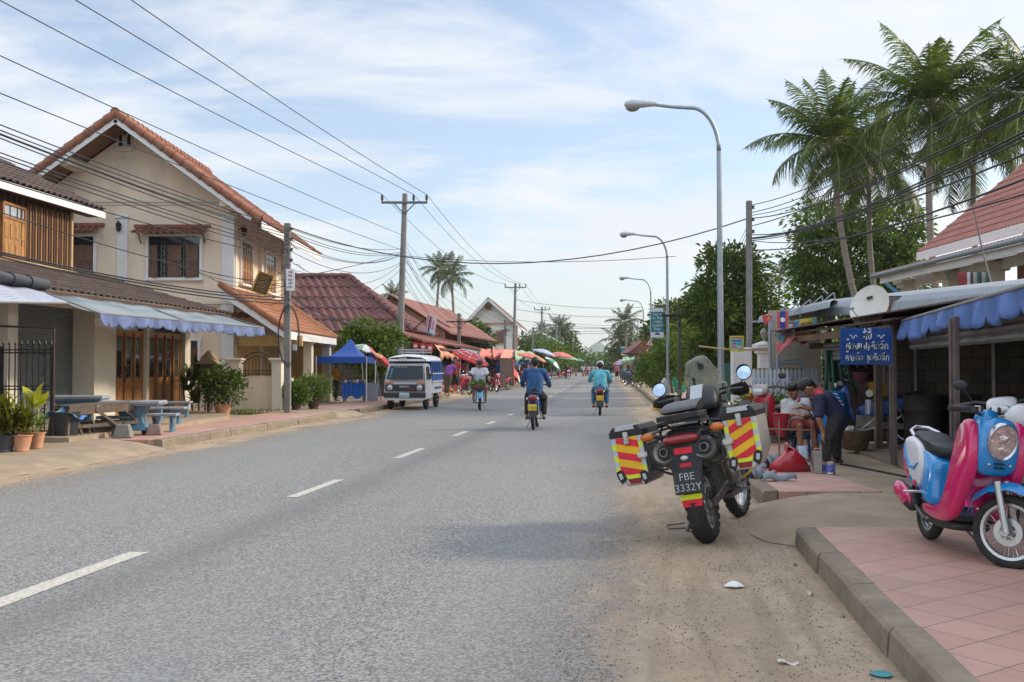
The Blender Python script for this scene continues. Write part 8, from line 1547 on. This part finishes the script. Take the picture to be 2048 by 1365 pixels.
tb=thing('stall_table','vendor table covered with a blue plastic sheet under the tent','table',(W(706,0,36.6).x,36.7,.147));mb=MB();a=W(684,768,36.4);b_=W(731,768,36.4);mb.box(((a.x+b_.x)/2,36.7,a.z),(b_.x-a.x,.6,.03))
for k in range(12):x=a.x+(b_.x-a.x)*k/12;mb.prism([(x,36.39+.03*(k % 2),a.z),(x+(b_.x-a.x)/12,36.39+.03*((k+1) % 2),a.z),(x+(b_.x-a.x)/12,36.37+.03*((k+1) % 2),a.z-.5-.06*math.sin(k+1)),(x,36.37+.03*(k % 2),a.z-.5-.06*math.sin(k))],(0,.008,0))
mb.build('plastic_sheet',mat('blue_sheet',(.01,.10,.40),.35),tb);mb=MB();[mb.beam((x,y,.147),(x,y,a.z),.04,.04) for x in (a.x+.05,b_.x-.05) for y in (36.5,36.9)];mb.build('leg',m_oldwood,tb)
for k in range(6):mb=MB();mb.ball((a.x+.1+.14*k,36.6,a.z+.07),(.08,.1,.07+.02*(k % 2)),8,6);tag(mb.build('produce_bag',mat('bag_%d' % (k % 3),((.5,.5,.5),(.1,.1,.3),(.3,.3,.15))[k % 3],.5,var=.3),smooth=180),'bag of produce on the blue-covered vendor table','bag','bags on the vendor table')
SD=dict(STAND)
person('person in an orange shirt and conical straw hat standing at the vendor table',(W(676,0,37).x,37,.147),-1.57,{**SD,'wl':(-.2,.35,1.0),'wr':(.2,.35,1.0),'el':(-.24,.1,1.1),'er':(.24,.1,1.1)},mat('orange_shirt',(.52,.20,.01),.8),m_dkt,vox=.02,hat=('cone',mat('straw',(.38,.28,.17),.8),1),leg=1.8,sleeve=.9).scale=(.86,)*3
mb=MB();a=W(731,766,37.4);b_=W(757,766,37.4);grid_roof(mb,(a.x,36.6,.147),(b_.x,37.4,.147),(b_.x,37.41,a.z),(a.x,36.61,a.z),.09,.02,1,0);tag(mb.build('tin_sheet',m_corr,fix=False),'upright grey corrugated sheet between the vendor table and the taxi truck','sheet')
def umbrella(label,px,py,D,r,h,tilt,cols,pole=True,group='market umbrellas',z0=.147,n=8,az=0.0):
    c_=W(px,py,D);t=thing('market_umbrella',label,'umbrella',(c_.x,c_.y,z0),group=group);Q=Matrix.Translation(c_)@Euler(tilt).to_matrix().to_4x4()
    gores=[MB(Q) for _ in cols]
    for k in range(n):
        a0=az+2*math.pi*k/n;a1=az+2*math.pi*(k+1)/n
        def f(u,v):a=a0+(a1-a0)*u;rr_=r*v*(1-.06*math.sin(math.pi*u)*v);return Vector((rr_*math.cos(a),rr_*math.sin(a),h*(1-v**1.7)-.03*math.sin(math.pi*u)*v))
        gores[k % len(cols)].grid(f,3,6);gores[k % len(cols)].grid(lambda u,v:f(u,1)-Vector((0,0,.07*r*v)),3,1)
    for g_,m in zip(gores,cols):g_.build('canopy',m,t,smooth=180,fix=False)
    if pole:mb=MB();mb.tube([Q@Vector((0,0,h)),Q@Vector((0,0,-.3)),(c_.x+.0,c_.y,z0)],.02,6);[mb.tube([Q@Vector((0,0,-.2)),Q@Vector((r*.7*math.cos(az+2*math.pi*k/n),r*.7*math.sin(az+2*math.pi*k/n),h*.4))],.008,4) for k in range(n)];mb.build('pole',m_alu,t)
    return t
u_red=mat('umbrella_red',(.50,.03,.035),.6,var=.1);u_pk=mat('faded_red_cloth2',(.48,.14,.11),.7,var=.15);u_gr=mat('umbrella_green',(.03,.22,.11),.6);u_wh=mat('umbrella_white',(.55,.56,.60),.6,var=.08);u_or=mat('umbrella_orange',(.50,.22,.12),.7,var=.15);u_gn2=mat('faded_green',(.24,.36,.22),.7,var=.2);u_lb=mat('faded_lavender',(.33,.36,.50),.7,var=.1);u_ye=mat('umbrella_yellow',(.58,.48,.08),.6);u_bl=mat('umbrella_blue',(.04,.12,.45),.6)
umbrella('large tilted red parasol with white rings beside the taxi truck',941,716,40,.78,.26,(R(8),R(22),0),[u_red])
c_=W(941,716,40);Q=Matrix.Translation(c_)@Euler((R(8),R(22),0)).to_matrix().to_4x4();mb=MB(Q);mb.torus((0,0,.105),.585,.012,32,4,'z');[mb.tube([Vector((.78*v*math.cos(a),.78*v*math.sin(a),.26*(1-v**1.7)+.012)) for v in (0,.25,.5,.75,1)],.01,4) for a in [math.pi*k/4 for k in range(8)]];mb.torus((-.12,-.3,.2),.1,.018,18,4,'z',1);mb.build('white_trim',m_white,[o for o in C.objects if o.name == 'market_umbrella'][0],smooth=180)
umbrella('tilted blue, orange and red parasol leaning between the tent and the taxi truck',763,722,36,.55,.18,(R(-12),R(38),0),[u_bl,u_or,u_red,u_bl]);umbrella('pale parasol with a red rim showing behind the blue tent',728,700,39.5,.5,.22,(0,R(16),0),[u_wh,u_gn2,u_wh,u_pk])
for k,(px,py,D,r,h,tl_,cs_,lb) in enumerate(((1022,745,66,.95,.35,(R(-5),R(48),0),[u_red,u_gr,u_red,u_wh],'steeply tilted red and green parasol beside the brown curtain'),(1060,715,72,1.2,.3,(0,R(14),0),[u_pk,u_or,u_pk],'faded green and orange parasol over the market stalls'),(1088,706,84,1.0,.3,(0,R(16),0),[u_lb],'wide pale lavender parasol in the middle of the market'),(1106,728,86,.9,.3,(0,R(42),0),[u_wh,u_gr],'tilted white and green striped parasol'),(1120,713,98,1.35,.45,(0,R(5),0),[u_pk],'faded red parasol near the end of the stalls'),(1137,718,112,1.1,.35,(0,R(6),0),[u_gn2],'greenish parasol at the far end of the left stalls'),(1150,722,130,1.2,.5,(0,0,0),[u_gr],'tiny green parasol farthest along the left side'),(1243,729,92,.85,.45,(0,0,0),[u_ye,u_pk,u_lb],'yellow, pink and violet parasol on the right side of the road'))):umbrella(lb,px,py,D,r,h,tl_,cs_)
def tarp(label,pts,m,D=None,sag=.15,group='market tarpaulins',legs=True):
    A,B,Cc,D_=[W(*p) for p in pts];t=thing('stall_awning',label,'awning',((A.x+Cc.x)/2,(A.y+Cc.y)/2,.15),group=group);mb=MB();mb.grid(lambda u,v:A.lerp(B,u).lerp(D_.lerp(Cc,u),v)-Vector((0,0,sag*math.sin(math.pi*v)*math.sin(math.pi*u)+.05*math.sin(u*14))),14,5);mb.grid(lambda u,v:D_.lerp(Cc,u)-Vector((0,0,.05*math.sin(u*14)+.28*v*(1+.3*math.sin(u*23)))),28,1);mb.build('cloth',m,t,smooth=60,solid=.01,fix=False)
    if legs:mb=MB();[mb.tube([p,(p.x,p.y,.147)],.03,5) for p in (D_,Cc)];mb.build('poles',m_oldwood,t)
    return t
tarp('orange patterned awning under the red-brown lean-to',((868,688,47),(912,694,58),(918,708,56),(880,704,46)),u_or)
tarp('faded red market tarpaulin nearest the red parasol',((965,697,66),(1000,702,80),(1014,712,74),(958,706,55)),u_pk);tarp('second faded red market tarpaulin behind the brown curtain',((985,696,74),(1032,702,90),(1036,711,82),(985,708,62)),u_pk);tarp('orange and pink market tarpaulin above the brown curtain',((1010,698,70),(1045,704,84),(1052,713,78),(1000,713,60)),mat('salmon_tarp',(.52,.20,.13),.7,var=.2));tarp('faded green market tarpaulin',((1030,700,76),(1066,705,92),(1078,716,86),(1030,712,66)),u_gn2);tarp('blue market tarpaulin low over the goods',((1028,716,72),(1060,718,86),(1062,722,84),(1030,721,68)),u_bl,sag=.05)
t=thing('stall_curtain','dark brown curtain with a pink edge hanging at the market stall','curtain',W(1013,764,60));mb=MB();a=W(1000,716,58);b_=W(1026,720,63);mb.grid(lambda u,v:Vector((a.x+(b_.x-a.x)*u,a.y+(b_.y-a.y)*u+.06*math.sin(u*20),a.z+(.2-a.z)*v)),24,3);mb.build('cloth',mat('maroon_curtain',(.03,.011,.01),.85,var=.2),t,smooth=180,fix=False);mb=MB();mb.tube([(b_.x,b_.y-.1,b_.z),(b_.x+.05,b_.y-.1,.2)],.06,5);mb.build('pink_edge',u_pk,t)
wallbox('stall_shade_panel','dark panel painted as the shade inside the market stalls along the left pavement',(RU(85,-7.4).x,85,1.2),(.3,46,2.2),m_dark,-.10,'stall')  # solid slab, shade of the stall interiors put into its dark colour
for k in range(9):
    y=52+9.5*k;p=RU(y,-7.8);mb=MB();grid_roof(mb,(p.x+2.2,y-4,2.25),(p.x+3.0,y+5.2,2.25),(p.x-.6,y+5.2,3.1),(p.x-1.4,y-4,3.1),.3,.04,1,0);tag(mb.build('tin_roof',m_corr if k % 2 else m_rust,solid=.02,fix=False),'patched tin roof of the market stall row' ,'roof','tin roofs of the market stalls')
gd=[mat('goods_%d' % k,c,.7,var=.5,nscale=9) for k,c in enumerate(((.45,.08,.1),(.5,.35,.06),(.1,.3,.1),(.12,.16,.45),(.5,.48,.45),(.35,.12,.3)))]
for k in range(46):
    y=44+k*1.55+random.uniform(-.3,.3);u=-5.4-random.uniform(0,.9);p=RU(y,u,.147);h=random.uniform(.25,.8);mb=MB();mb.box(p+Vector((0,0,h/2)),(random.uniform(.4,.8),random.uniform(.4,.8),h),top=.85);mb.ball(p+Vector((0,0,h)),(.3,.3,.14),7,5)
    if 47<y<49.5:continue
    tag(mb.build('goods_pile',gd[k % 6],bev=.01),'pile of market goods on the left pavement','goods','market goods along the left pavement')
for px,py,lb in ((1048,769,'yellow jerrycan'),(1053,768,'amber jerrycan')):pass
for k,(c0,c1_,D) in enumerate(((893,787,44),(906,789,44))):g=G(c0,c1_,.147);mb=MB();mb.tube([g+Vector((0,0,.08)),g+Vector((-.25,.1,.35))],.09,10);tag(mb.build('striped_sack',cloth_mat('sack_stripe',(.55,.35,.05),(.45,.04,.06),6,2),smooth=60),['left','right'][k]+' red and yellow striped bolster leaning by the taxi truck','sack')
# far houses
def far_house(name,label,px0,pxa,px1,pya,pye,D,wallm,roofm,trimm,band=None,win=(),vent=None):
    A=W(pxa,pya,D);L=W(px0,pye,D);Rr=W(px1,pye,D);t=thing(name,label,'house',(A.x,D+4,.1));mb=MB();wl_=L.x+(A.x-L.x)*.13;wr_=Rr.x-(Rr.x-A.x)*.13;zl=L.z+(A.z-L.z)*.13
    mb.prism([(wl_,D+.8,.1),(wr_,D+.8,.1),(wr_,D+.8,zl),(A.x,D+.8,A.z-.15),(wl_,D+.8,zl)],(0,9,0));mb.build('wall',wallm,t)
    mb=MB()
    for e in (L,Rr):mb.prism([A,e,e+Vector((.8,11,0)),A+Vector((.8,11,0))],(0,0,.14))
    mb.build('roof',roofm,t,fix=True);mb=MB();mb.beam(A-Vector((0,.05,.12)),L-Vector((0,.05,.12)),.06,.25);mb.beam(A-Vector((0,.05,.12)),Rr-Vector((0,.05,.12)),.06,.25);mb.build('fascia',m_white,t)
    if band:mb=MB();z=W(0,band,D).z;mb.box(((wl_+wr_)/2,D+.75,z),(wr_-wl_,.12,.22));mb.box(((wl_+wr_)/2-.3,D+.74,z/2),(.35,.1,z));mb.box((wr_-.15,D+.74,z/2),(.4,.12,z));mb.build('band',trimm,t)
    for x0,y0,x1,y1 in win:a=W(x0,y0,D);b_=W(x1,y1,D);mb=MB();mb.box(((a.x+b_.x)/2,D+.7,(a.z+b_.z)/2),(b_.x-a.x,.12,a.z-b_.z));w_=mb.build('window',mat('brown_shutter_far',(.16,.07,.045),.7),t);mb=MB();mb.box(((a.x+b_.x)/2,D+.72,(a.z+b_.z)/2),(b_.x-a.x+.25,.1,a.z-b_.z+.25));mb.build('window_frame',trimm,w_)
far_house('pale_house','pale two-storey house with a pointed gable and peach bands beyond the market',922,976,1043,597,655,110,mat('pale_render',(.70,.68,.61),.85,var=.05),m_tiles,m_peach,647,((993,663,1008,686),(965,651,970,657),(972,611,975,618),(978,611,981,618)))
far_house('blue_house','small blue and white gabled house behind the far trees',1036,1080,1126,662,687,150,mat('pale_blue_render',(.45,.52,.62),.85),mat('blue_roof',(.12,.22,.36),.6),m_peach,690)
wallbox('market_hall','long low tin-roofed shed across the far end of the left stalls',(RU(150,-9).x,150,1.6),(6,20,3.2),m_brt2,-.1)
# taxi truck
TX=thing('taxi_truck','small white passenger truck marked TAXI with roof rack and blue side panels','truck',(W(812,0,33).x+.16,34.6,0),rot=(0,0,math.pi-.10));Tw=mat('dirty_white_paint',(.68,.69,.70),.4,var=.08,dirt=.4,dirtcol=(.32,.28,.24),nscale=2,coat=.3);Tb=mat('taxi_blue',(.02,.09,.32),.5,var=.1)
def tx(name,m,fn,parent=None,smooth=None,bev=0.0):return part(name,m,fn,smooth,bev,parent or TX)
tx('cab',Tw,lambda q:q.loft([[Vector((x*w_,y,z)) for x,w_,y,z in ((-1,.69,1.6,.34),(1,.69,1.6,.34),(1,.70,1.63,.62),(1,.69,1.60,.98),(1,.62,1.3,1.5),(1,.58,1.2,1.56),(-1,.58,1.2,1.56),(-1,.62,1.3,1.5),(-1,.69,1.60,.98),(-1,.70,1.63,.62))],[Vector((x*w_,y,z)) for x,w_,y,z in ((-1,.69,.45,.34),(1,.69,.45,.34),(1,.70,.45,.62),(1,.69,.45,.98),(1,.62,.45,1.5),(1,.58,.5,1.56),(-1,.58,.5,1.56),(-1,.62,.45,1.5),(-1,.69,.45,.98),(-1,.70,.45,.62))]]),bev=.03)
tx('windscreen',mat('truck_glass',(.02,.03,.04),.25,spec=.25),lambda q:q.prism([(-.62,1.605,1.02),(.62,1.605,1.02),(.56,1.335,1.47),(-.56,1.335,1.47)],(0,.015,.006)),bev=.01)
tx('side_window',m_glassd,lambda q:[q.prism([(s_*.70,1.45,1.0),(s_*.70,.75,1.0),(s_*.645,.75,1.44),(s_*.645,1.25,1.44)],(s_*.006,0,0)) for s_ in (-1,1)]);tx('grille',m_blk,lambda q:q.box((0,1.635,.74),(1.32,.03,.23)),bev=.01);tx('front_bumper',m_blk,lambda q:q.box((0,1.66,.50),(1.42,.09,.17)),bev=.02);tx('lower_valance',Tw,lambda q:q.box((0,1.6,.37),(1.3,.06,.1)),bev=.01)
for s_ in (-1,1):hh=tx('headlight',m_lens,lambda q:q.lathe([(1e-4,.05),(.07,.04),(.085,.02)],(s_*.50,1.63,.745),18,'y'),smooth=60);tx('rim',m_sil,lambda q:q.torus((s_*.50,1.65,.745),.09,.012,20,6,'y'),hh);tx('indicator',m_orl,lambda q:q.box((s_*.53,1.63,.895),(.27,.03,.06)),bev=.006);tx('wiper',m_iron,lambda q:q.tube([(s_*.1+.1,1.63,1.01),(s_*.3+.1,1.57,1.12)],.007,4));tx('wing_mirror',m_blk,lambda q:(q.box((s_*.78,1.35,1.12),(.1,.04,.17)),q.tube([(s_*.69,1.4,1.02),(s_*.78,1.35,1.08)],.01,5)),bev=.01)
tx('steering_wheel',m_blk,lambda q:q.torus((-.3,1.3,1.02),.16,.012,20,5,'y')) if 0 else None
pl_=tx('licence_plate',mat('plate_pale',(.45,.55,.62),.5),lambda q:q.box((0,1.712,.5),(.33,.008,.15)))
for o_ in (text_part('88 28 19',.075,m_iron,pl_,(0,1.719,.475),(R(90),0,math.pi)),text_part('TAXI',.09,m_white,TX,(.12,1.405,1.70),(R(90),0,math.pi),sx=1.3,bold=.004),text_part('Sabaidee',.09,m_white,TX,(.02,1.655,.78),(R(90),0,math.pi)),text_part('SERVICE',.05,c_r,TX,(-.2,1.655,.71),(R(90),0,math.pi),sx=1.4)):pass
tx('windscreen_stickers',mat('sticker_cyan',(.1,.35,.42),.5),lambda q:[q.box((.50-.012*k,1.58-.045*k,1.08+.085*k),(.07,.012,.06)) for k in range(4)]);text_part('Tuk Tuk Sabaidee',.065,m_white,TX,(.2,1.385,1.42),(R(90),0,math.pi))
tx('roof_visor',m_blk,lambda q:q.prism([(-.60,1.3,1.58),(.60,1.3,1.58),(.66,1.35,1.66),(.5,1.38,1.74),(0,1.39,1.78),(-.5,1.38,1.74),(-.66,1.35,1.66)],(0,-.1,0)))
tx('roof',Tw,lambda q:q.loft([[Vector((.68*math.cos(a)*s_,y,1.62+.24*math.sin(a)**.7*h_)) for a in [math.pi*k/12 for k in range(13)]] for y,s_,h_ in ((1.36,.92,.5),(1.25,1,.85),(.8,1.0,1),(-1.5,1.0,1),(-1.62,.97,.7))]),smooth=50);tx('roof_rack',m_galv,lambda q:([q.tube([(-.42,.7,z),(.42,.7,z),(.42,-.9,z),(-.42,-.9,z),(-.42,.7,z)],.014,5) for z in (1.93,2.02)],[q.tube([(x,y,1.86),(x,y,2.02)],.01,4) for x in (-.42,-.14,.14,.42) for y in (.7,-.1,-.9)],[q.tube([(x,.7,1.92),(x,-.9,1.92)],.01,4) for x in (-.2,0,.2)]))
tx('cargo_bed',Tw,lambda q:(q.box((0,-.6,.72),(1.4,2.05,.42)),q.box((0,-.5,.42),(1.1,2.2,.14))),bev=.02);tx('side_panel',Tb,lambda q:([q.box((s_*.70,-.55,1.06),(.03,2.05,.26)) for s_ in (-1,1)],[q.box((s_*.67,.42-.34*k,1.35),(.03,.12,.6)) for s_ in (-1,1) for k in range(7)],[q.box((s_*.715,-.65,.70),(.008,1.3,.08)) for s_ in (-1,1)]));tx('side_rail',m_white,lambda q:[q.box((s_*.73,-.55,z),(.03,2.1,.035)) for s_ in (-1,1) for z in (.93,1.2)])
tx('passenger_shade_panel',m_dark,lambda q:(q.box((0,.42,1.3),(1.2,.03,.6)),q.box((0,-.6,.96),(1.25,2.0,.04))))  # dark panels that put the passenger bay's shade into their colour
for x,y in ((-.6,1.05),(.6,1.05),(-.6,-.85),(.6,-.85)):wheel(TX,(x,y,.26),.26,.15,0,rimr=.15)
# parked and moving bikes, people along the street
pm=[moto('dark red motorbike parked at the kerb behind the vegetable rider',(W(930,0,51).x,51,0),.5,P_red,P_wht,group='parked market motorbikes',lean=.1,sp=8),moto('small red motorbike parked facing the camera near the brown curtain',(W(988,0,56).x,56,0),math.pi+.3,P_red,P_red,group='parked market motorbikes',lean=-.1,sp=8),moto('black motorbike parked facing away on the right kerb',(W(1256,0,72).x,72,0),.3,P_blk,P_lbl,group='parked market motorbikes',lean=.1,sp=8),moto('pale scooter parked on the right pavement beyond the speed sign',(W(1289,0,68).x,68,.15),.5,P_wht,P_wht,group='parked market motorbikes',lean=.1,sp=8)]
for k,(px,D,rz,lb) in enumerate(((1005,60,2.6,'parked motorbike'),(1047,88,2.2,'parked motorbike'),(1078,95,2.3,'parked motorbike'),(1092,100,2.6,'parked motorbike'),(1118,118,2.4,'parked motorbike'),(1128,125,2.0,'parked motorbike'),(944,54,.8,'parked motorbike'))):dup(pm[k % 2],(W(px,0,D).x,D,0),rz,'parked motorbike standing among others along the left market kerb','motorbikes in the left market row')
for k,(px,D,rz) in enumerate(((1262,78,.5),(1251,84,.3),(1248,92,.4),(1244,100,.2))):dup(pm[2],(W(px,0,D).x,D,0),rz,'dark motorbike in the row parked along the right kerb','motorbikes in the right kerb row')
cs_=[mat('wear_%d' % k,c,.8) for k,c in enumerate(((.20,.05,.28),(.35,.03,.04),(.03,.08,.30),(.45,.12,.16),(.02,.02,.02),(.5,.5,.5),(.1,.3,.3)))]
person('person in a purple top and patterned long skirt bending behind the taxi truck',(W(896,0,44).x,44,.147),-.6,{**SD,'che':(0,.2,1.2),'nec':(0,.32,1.32),'hea':(0,.42,1.42),'sl':(-.18,.27,1.28),'sr':(.18,.27,1.28),'el':(-.2,.4,1.05),'er':(.2,.4,1.05),'wl':(-.15,.5,.85),'wr':(.15,.5,.85)},cs_[0],mat('batik',(.10,.08,.05),.9,var=.6,nscale=20),vox=.028,skirt=True)
person('person in a dark red t-shirt standing by the shop posts behind the taxi truck',(W(912,0,46).x,46,.147),2.8,SD,cs_[1],m_dkt,vox=.028);person('person in a blue shirt with red straps standing at the stalls',(W(997,0,62).x,62,.147),2.6,SD,cs_[2],m_dkt,vox=.03)
pr=person('person in black riding a bicycle towards the market on the left lane',(W(1133,0,108).x,108,0),math.pi+.2,RIDE,cs_[4],m_dkt,vox=.03);b1=dup(pm[0],pr.location,math.pi+.2,'thin dark bike under the rider in black on the left lane','far bikes')
walk=person('person in a pink shirt and dark trousers walking under the yellow parasol',(W(1232,0,98).x,98,0),.2,SD,cs_[3],m_dkt,vox=.03)
dup(walk,(W(1279,0,66).x+.9,66.5,.15),2.0,'person in a pink shirt standing near the pale parked scooter');w2=person('person in a white shirt standing behind the speed sign',(W(1306,0,62).x,62,.15),1.5,SD,cs_[5],m_dkt,vox=.03)
far=person('distant rider in pale clothes coming along the road',(W(1100,0,150).x+4,165,0),math.pi,RIDE,cs_[5],m_dkt,vox=.035);f2=person('distant rider in red clothes coming along the road',(W(1160,0,140).x,150,0),math.pi,RIDE,cs_[1],m_dkt,vox=.035);dup(pm[0],far.location,math.pi,'distant motorbike in the oncoming group','far bikes');dup(pm[1],f2.location,math.pi,'distant motorbike in the oncoming group','far bikes')
for k,(px,D,s_) in enumerate(((1165,140,0),(1170,150,1),(1176,145,0),(1181,155,1),(1186,150,0),(1172,165,1))):l=(W(px,0,D).x,D,0);dup(f2 if s_ else far,l,math.pi,'distant rider in the oncoming group at the end of the road','far riders');dup(pm[s_],l,math.pi,'distant motorbike in the oncoming group','far bikes')
for k,(px,D,s_) in enumerate(((1196,100,0),(1203,95,1),(1216,70,1))):l=(W(px,0,D).x,D,0);dup((far,pr)[s_],l,-.1,['rider in pale clothes going away up the right lane','left-hand rider in black going away up the right lane','rider in black just ahead of the white-capped rider'][k],'riders going away');dup(pm[2],l,-.1,'dark motorbike going away up the right lane','bikes going away')
for k in range(10):y=60+k*8;p=RU(y,-5.9-.3*(k % 2),.147);dup((walk,w2)[k % 2],p,k*1.3,'shopper standing among the left market stalls','shoppers on the left')
for k in range(6):y=82+k*5;p=RU(y,5.3+.5*(k % 2),.147);dup((walk,w2)[k % 2],p,k*1.7,'shopper standing among the right-hand stalls','shoppers on the right')
# right-hand far stalls and oddments
tarp('green tarpaulin roof of the far right stall',((1246,714,104),(1272,716,92),(1275,722,84),(1245,722,90)),u_gn2);wallbox('stall_shade_panel','dark panel painted as the shade inside the right-hand stalls below the green tarpaulin',(RU(96,7.6).x,96,1.1),(.3,22,2.0),m_dark,-.1,'stall');t=thing('hanging_cloth','dark blue and red cloth bundle hanging at the right-hand stall','cloth',W(1276,742,74));mb=MB();mb.lathe([(.5,0),(.42,.6),(.3,1.0),(.05,1.3)],W(1276,745,76),9);mb.build('cloth',mat('navy_cloth',(.03,.04,.10),.8,var=.4),t)  # stall slab is coloured near-black in place of interior shade
mb=MB();A=W(1262,708,84);mb.prism([W(1255,706,84),W(1300,672,84),W(1318,690,84),W(1300,712,84)],(0,6,0));tag(mb.build('steep_roof',m_brt2),'dark red steep roof peeking out behind the speed sign','roof')
for k,(px,py,m,lb) in enumerate(((1352,752,mat('green_net',(.04,.32,.19),.6,var=.3),'bright green net bundle lying in the roadside grass'),(1335,752,u_wh,'white sacks piled beside the green net bundle'))):p=W(px,py,50);mb=MB();mb.ball(Vector((p.x,50,.45)),(.38,.3,.48),8,6);mb.ball(Vector((p.x+.2,50,.3)),(.3,.3,.3),7,5);tag(mb.build('bundle',m,smooth=30),lb,'bundle')
# woods, hills, far palms
for k,(px,py,D,rx,rz_,lb,lm) in enumerate(((1065,700,118,5.2,3.0,'round green tree in front of the blue house',L_mid),(1100,706,124,3.6,2.2,'lower green tree to the right of the blue house',L_mid),(1120,690,190,5,5.2,'tall pale tree group beyond the blue house',L_far),(945,668,92,2.2,1.8,'tree crown rising behind the red-brown roof',L_dark),(1340,640,80,2.2,2.6,'tree behind the teal banner',L_dark),(1270,700,150,5,4.5,'tree behind the right-hand stalls',L_far),(1390,640,70,2.2,2.6,'dark tree left of the nearest street lamp',L_dark))):
    c_=W(px,py,D);tree('roadside_tree',lb,(c_.x,D,.1),(c_.x,D,max(1,c_.z-.3)),.2,[((c_.x,D,c_.z),(rx*.62,rx*.5,rz_*.6)),((c_.x-rx*.5,D,c_.z-rz_*.35),(rx*.45,rx*.4,rz_*.4)),((c_.x+rx*.5,D,c_.z-rz_*.3),(rx*.45,rx*.4,rz_*.45))],150,16,rx*.08,.28+D*.0022,lm,seed=50+k)
for k,(px,py,D,L_,lb) in enumerate(((880,540,100,2.6,'left one of the two tall palms above the red-brown roof'),(902,556,96,2.9,'right one of the two tall palms above the red-brown roof'),(787,592,80,1.6,'small palm crown peeping over the peach gable'),(1250,645,125,3.0,'tall palm behind the far street lamps'),(1238,682,150,3.6,'lower palm behind the far street lamps'),(1118,655,170,3.0,'palm beyond the blue house'),(1131,668,190,3.4,'farther palm beyond the blue house'),(1288,700,110,2.6,'small palm behind the speed sign'),(1085,660,200,2.6,'faint palm behind the blue house roof'))):
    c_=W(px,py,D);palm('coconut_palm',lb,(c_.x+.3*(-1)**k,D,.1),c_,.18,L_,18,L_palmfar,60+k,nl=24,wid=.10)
P_=[];Dn=[]
for k in range(260):
    px=rng.uniform(1085,1330);D=rng.uniform(230,330);c_=W(px,715,D);hh=rng.uniform(3,8)*(1.2 if px<1130 or px>1240 else .5);q,d=clumps([((c_.x,D,hh*.5),(rng.uniform(3,6),4,hh*.55))],9,9,.8);P_.append(q);Dn.append(d)
for k in range(200):
    sgn=k % 2;y=rng.uniform(60,230);u=(-22-rng.uniform(0,30)) if sgn else (13+rng.uniform(0,34));p=RU(y,u);hh=rng.uniform(3,6.5);q,d=clumps([((p.x,y,hh*.5),(rng.uniform(2,4.5),3,hh*.55))],12,12,.6);P_.append(q);Dn.append(d)
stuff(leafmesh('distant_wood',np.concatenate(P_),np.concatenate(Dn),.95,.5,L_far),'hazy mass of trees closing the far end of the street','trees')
def hill(D,prof,name,col):mb=MB();n_=len(prof);mb.loft([[W(px,745,D*1.3)+Vector((0,0,-8)) for px,py in prof],[W(px,py,D) for px,py in prof],[W(px,745,D*.93)+Vector((0,0,-8)) for px,py in prof]],closed=False);return struct(mb.build(name,col,smooth=180,fix=False))
hill(2600,[(1100,738),(1150,715),(1175,697),(1188,688),(1193,685),(1201,685),(1206,689),(1216,696),(1228,712),(1260,738)],'hill',mat('forested_hill',(.05,.09,.05),.95,var=.3,nscale=.02))
# the air
hz_=MB();hz_.box((0,1490,61),(5000,3060,126));ho=hz_.build('haze',_mats['forested_hill']);ho.data.materials.clear();m=bpy.data.materials.new('haze_air');m.use_nodes=True;t=m.node_tree;t.nodes.remove(t.nodes['Principled BSDF']);v=t.nodes.new('ShaderNodeVolumePrincipled');v.inputs['Color'].default_value=(.86,.93,1,1);v.inputs['Density'].default_value=.0002;v.inputs['Anisotropy'].default_value=.2;t.links.new(v.outputs[0],t.nodes['Material Output'].inputs['Volume']);ho.data.materials.append(m);stuff(ho)
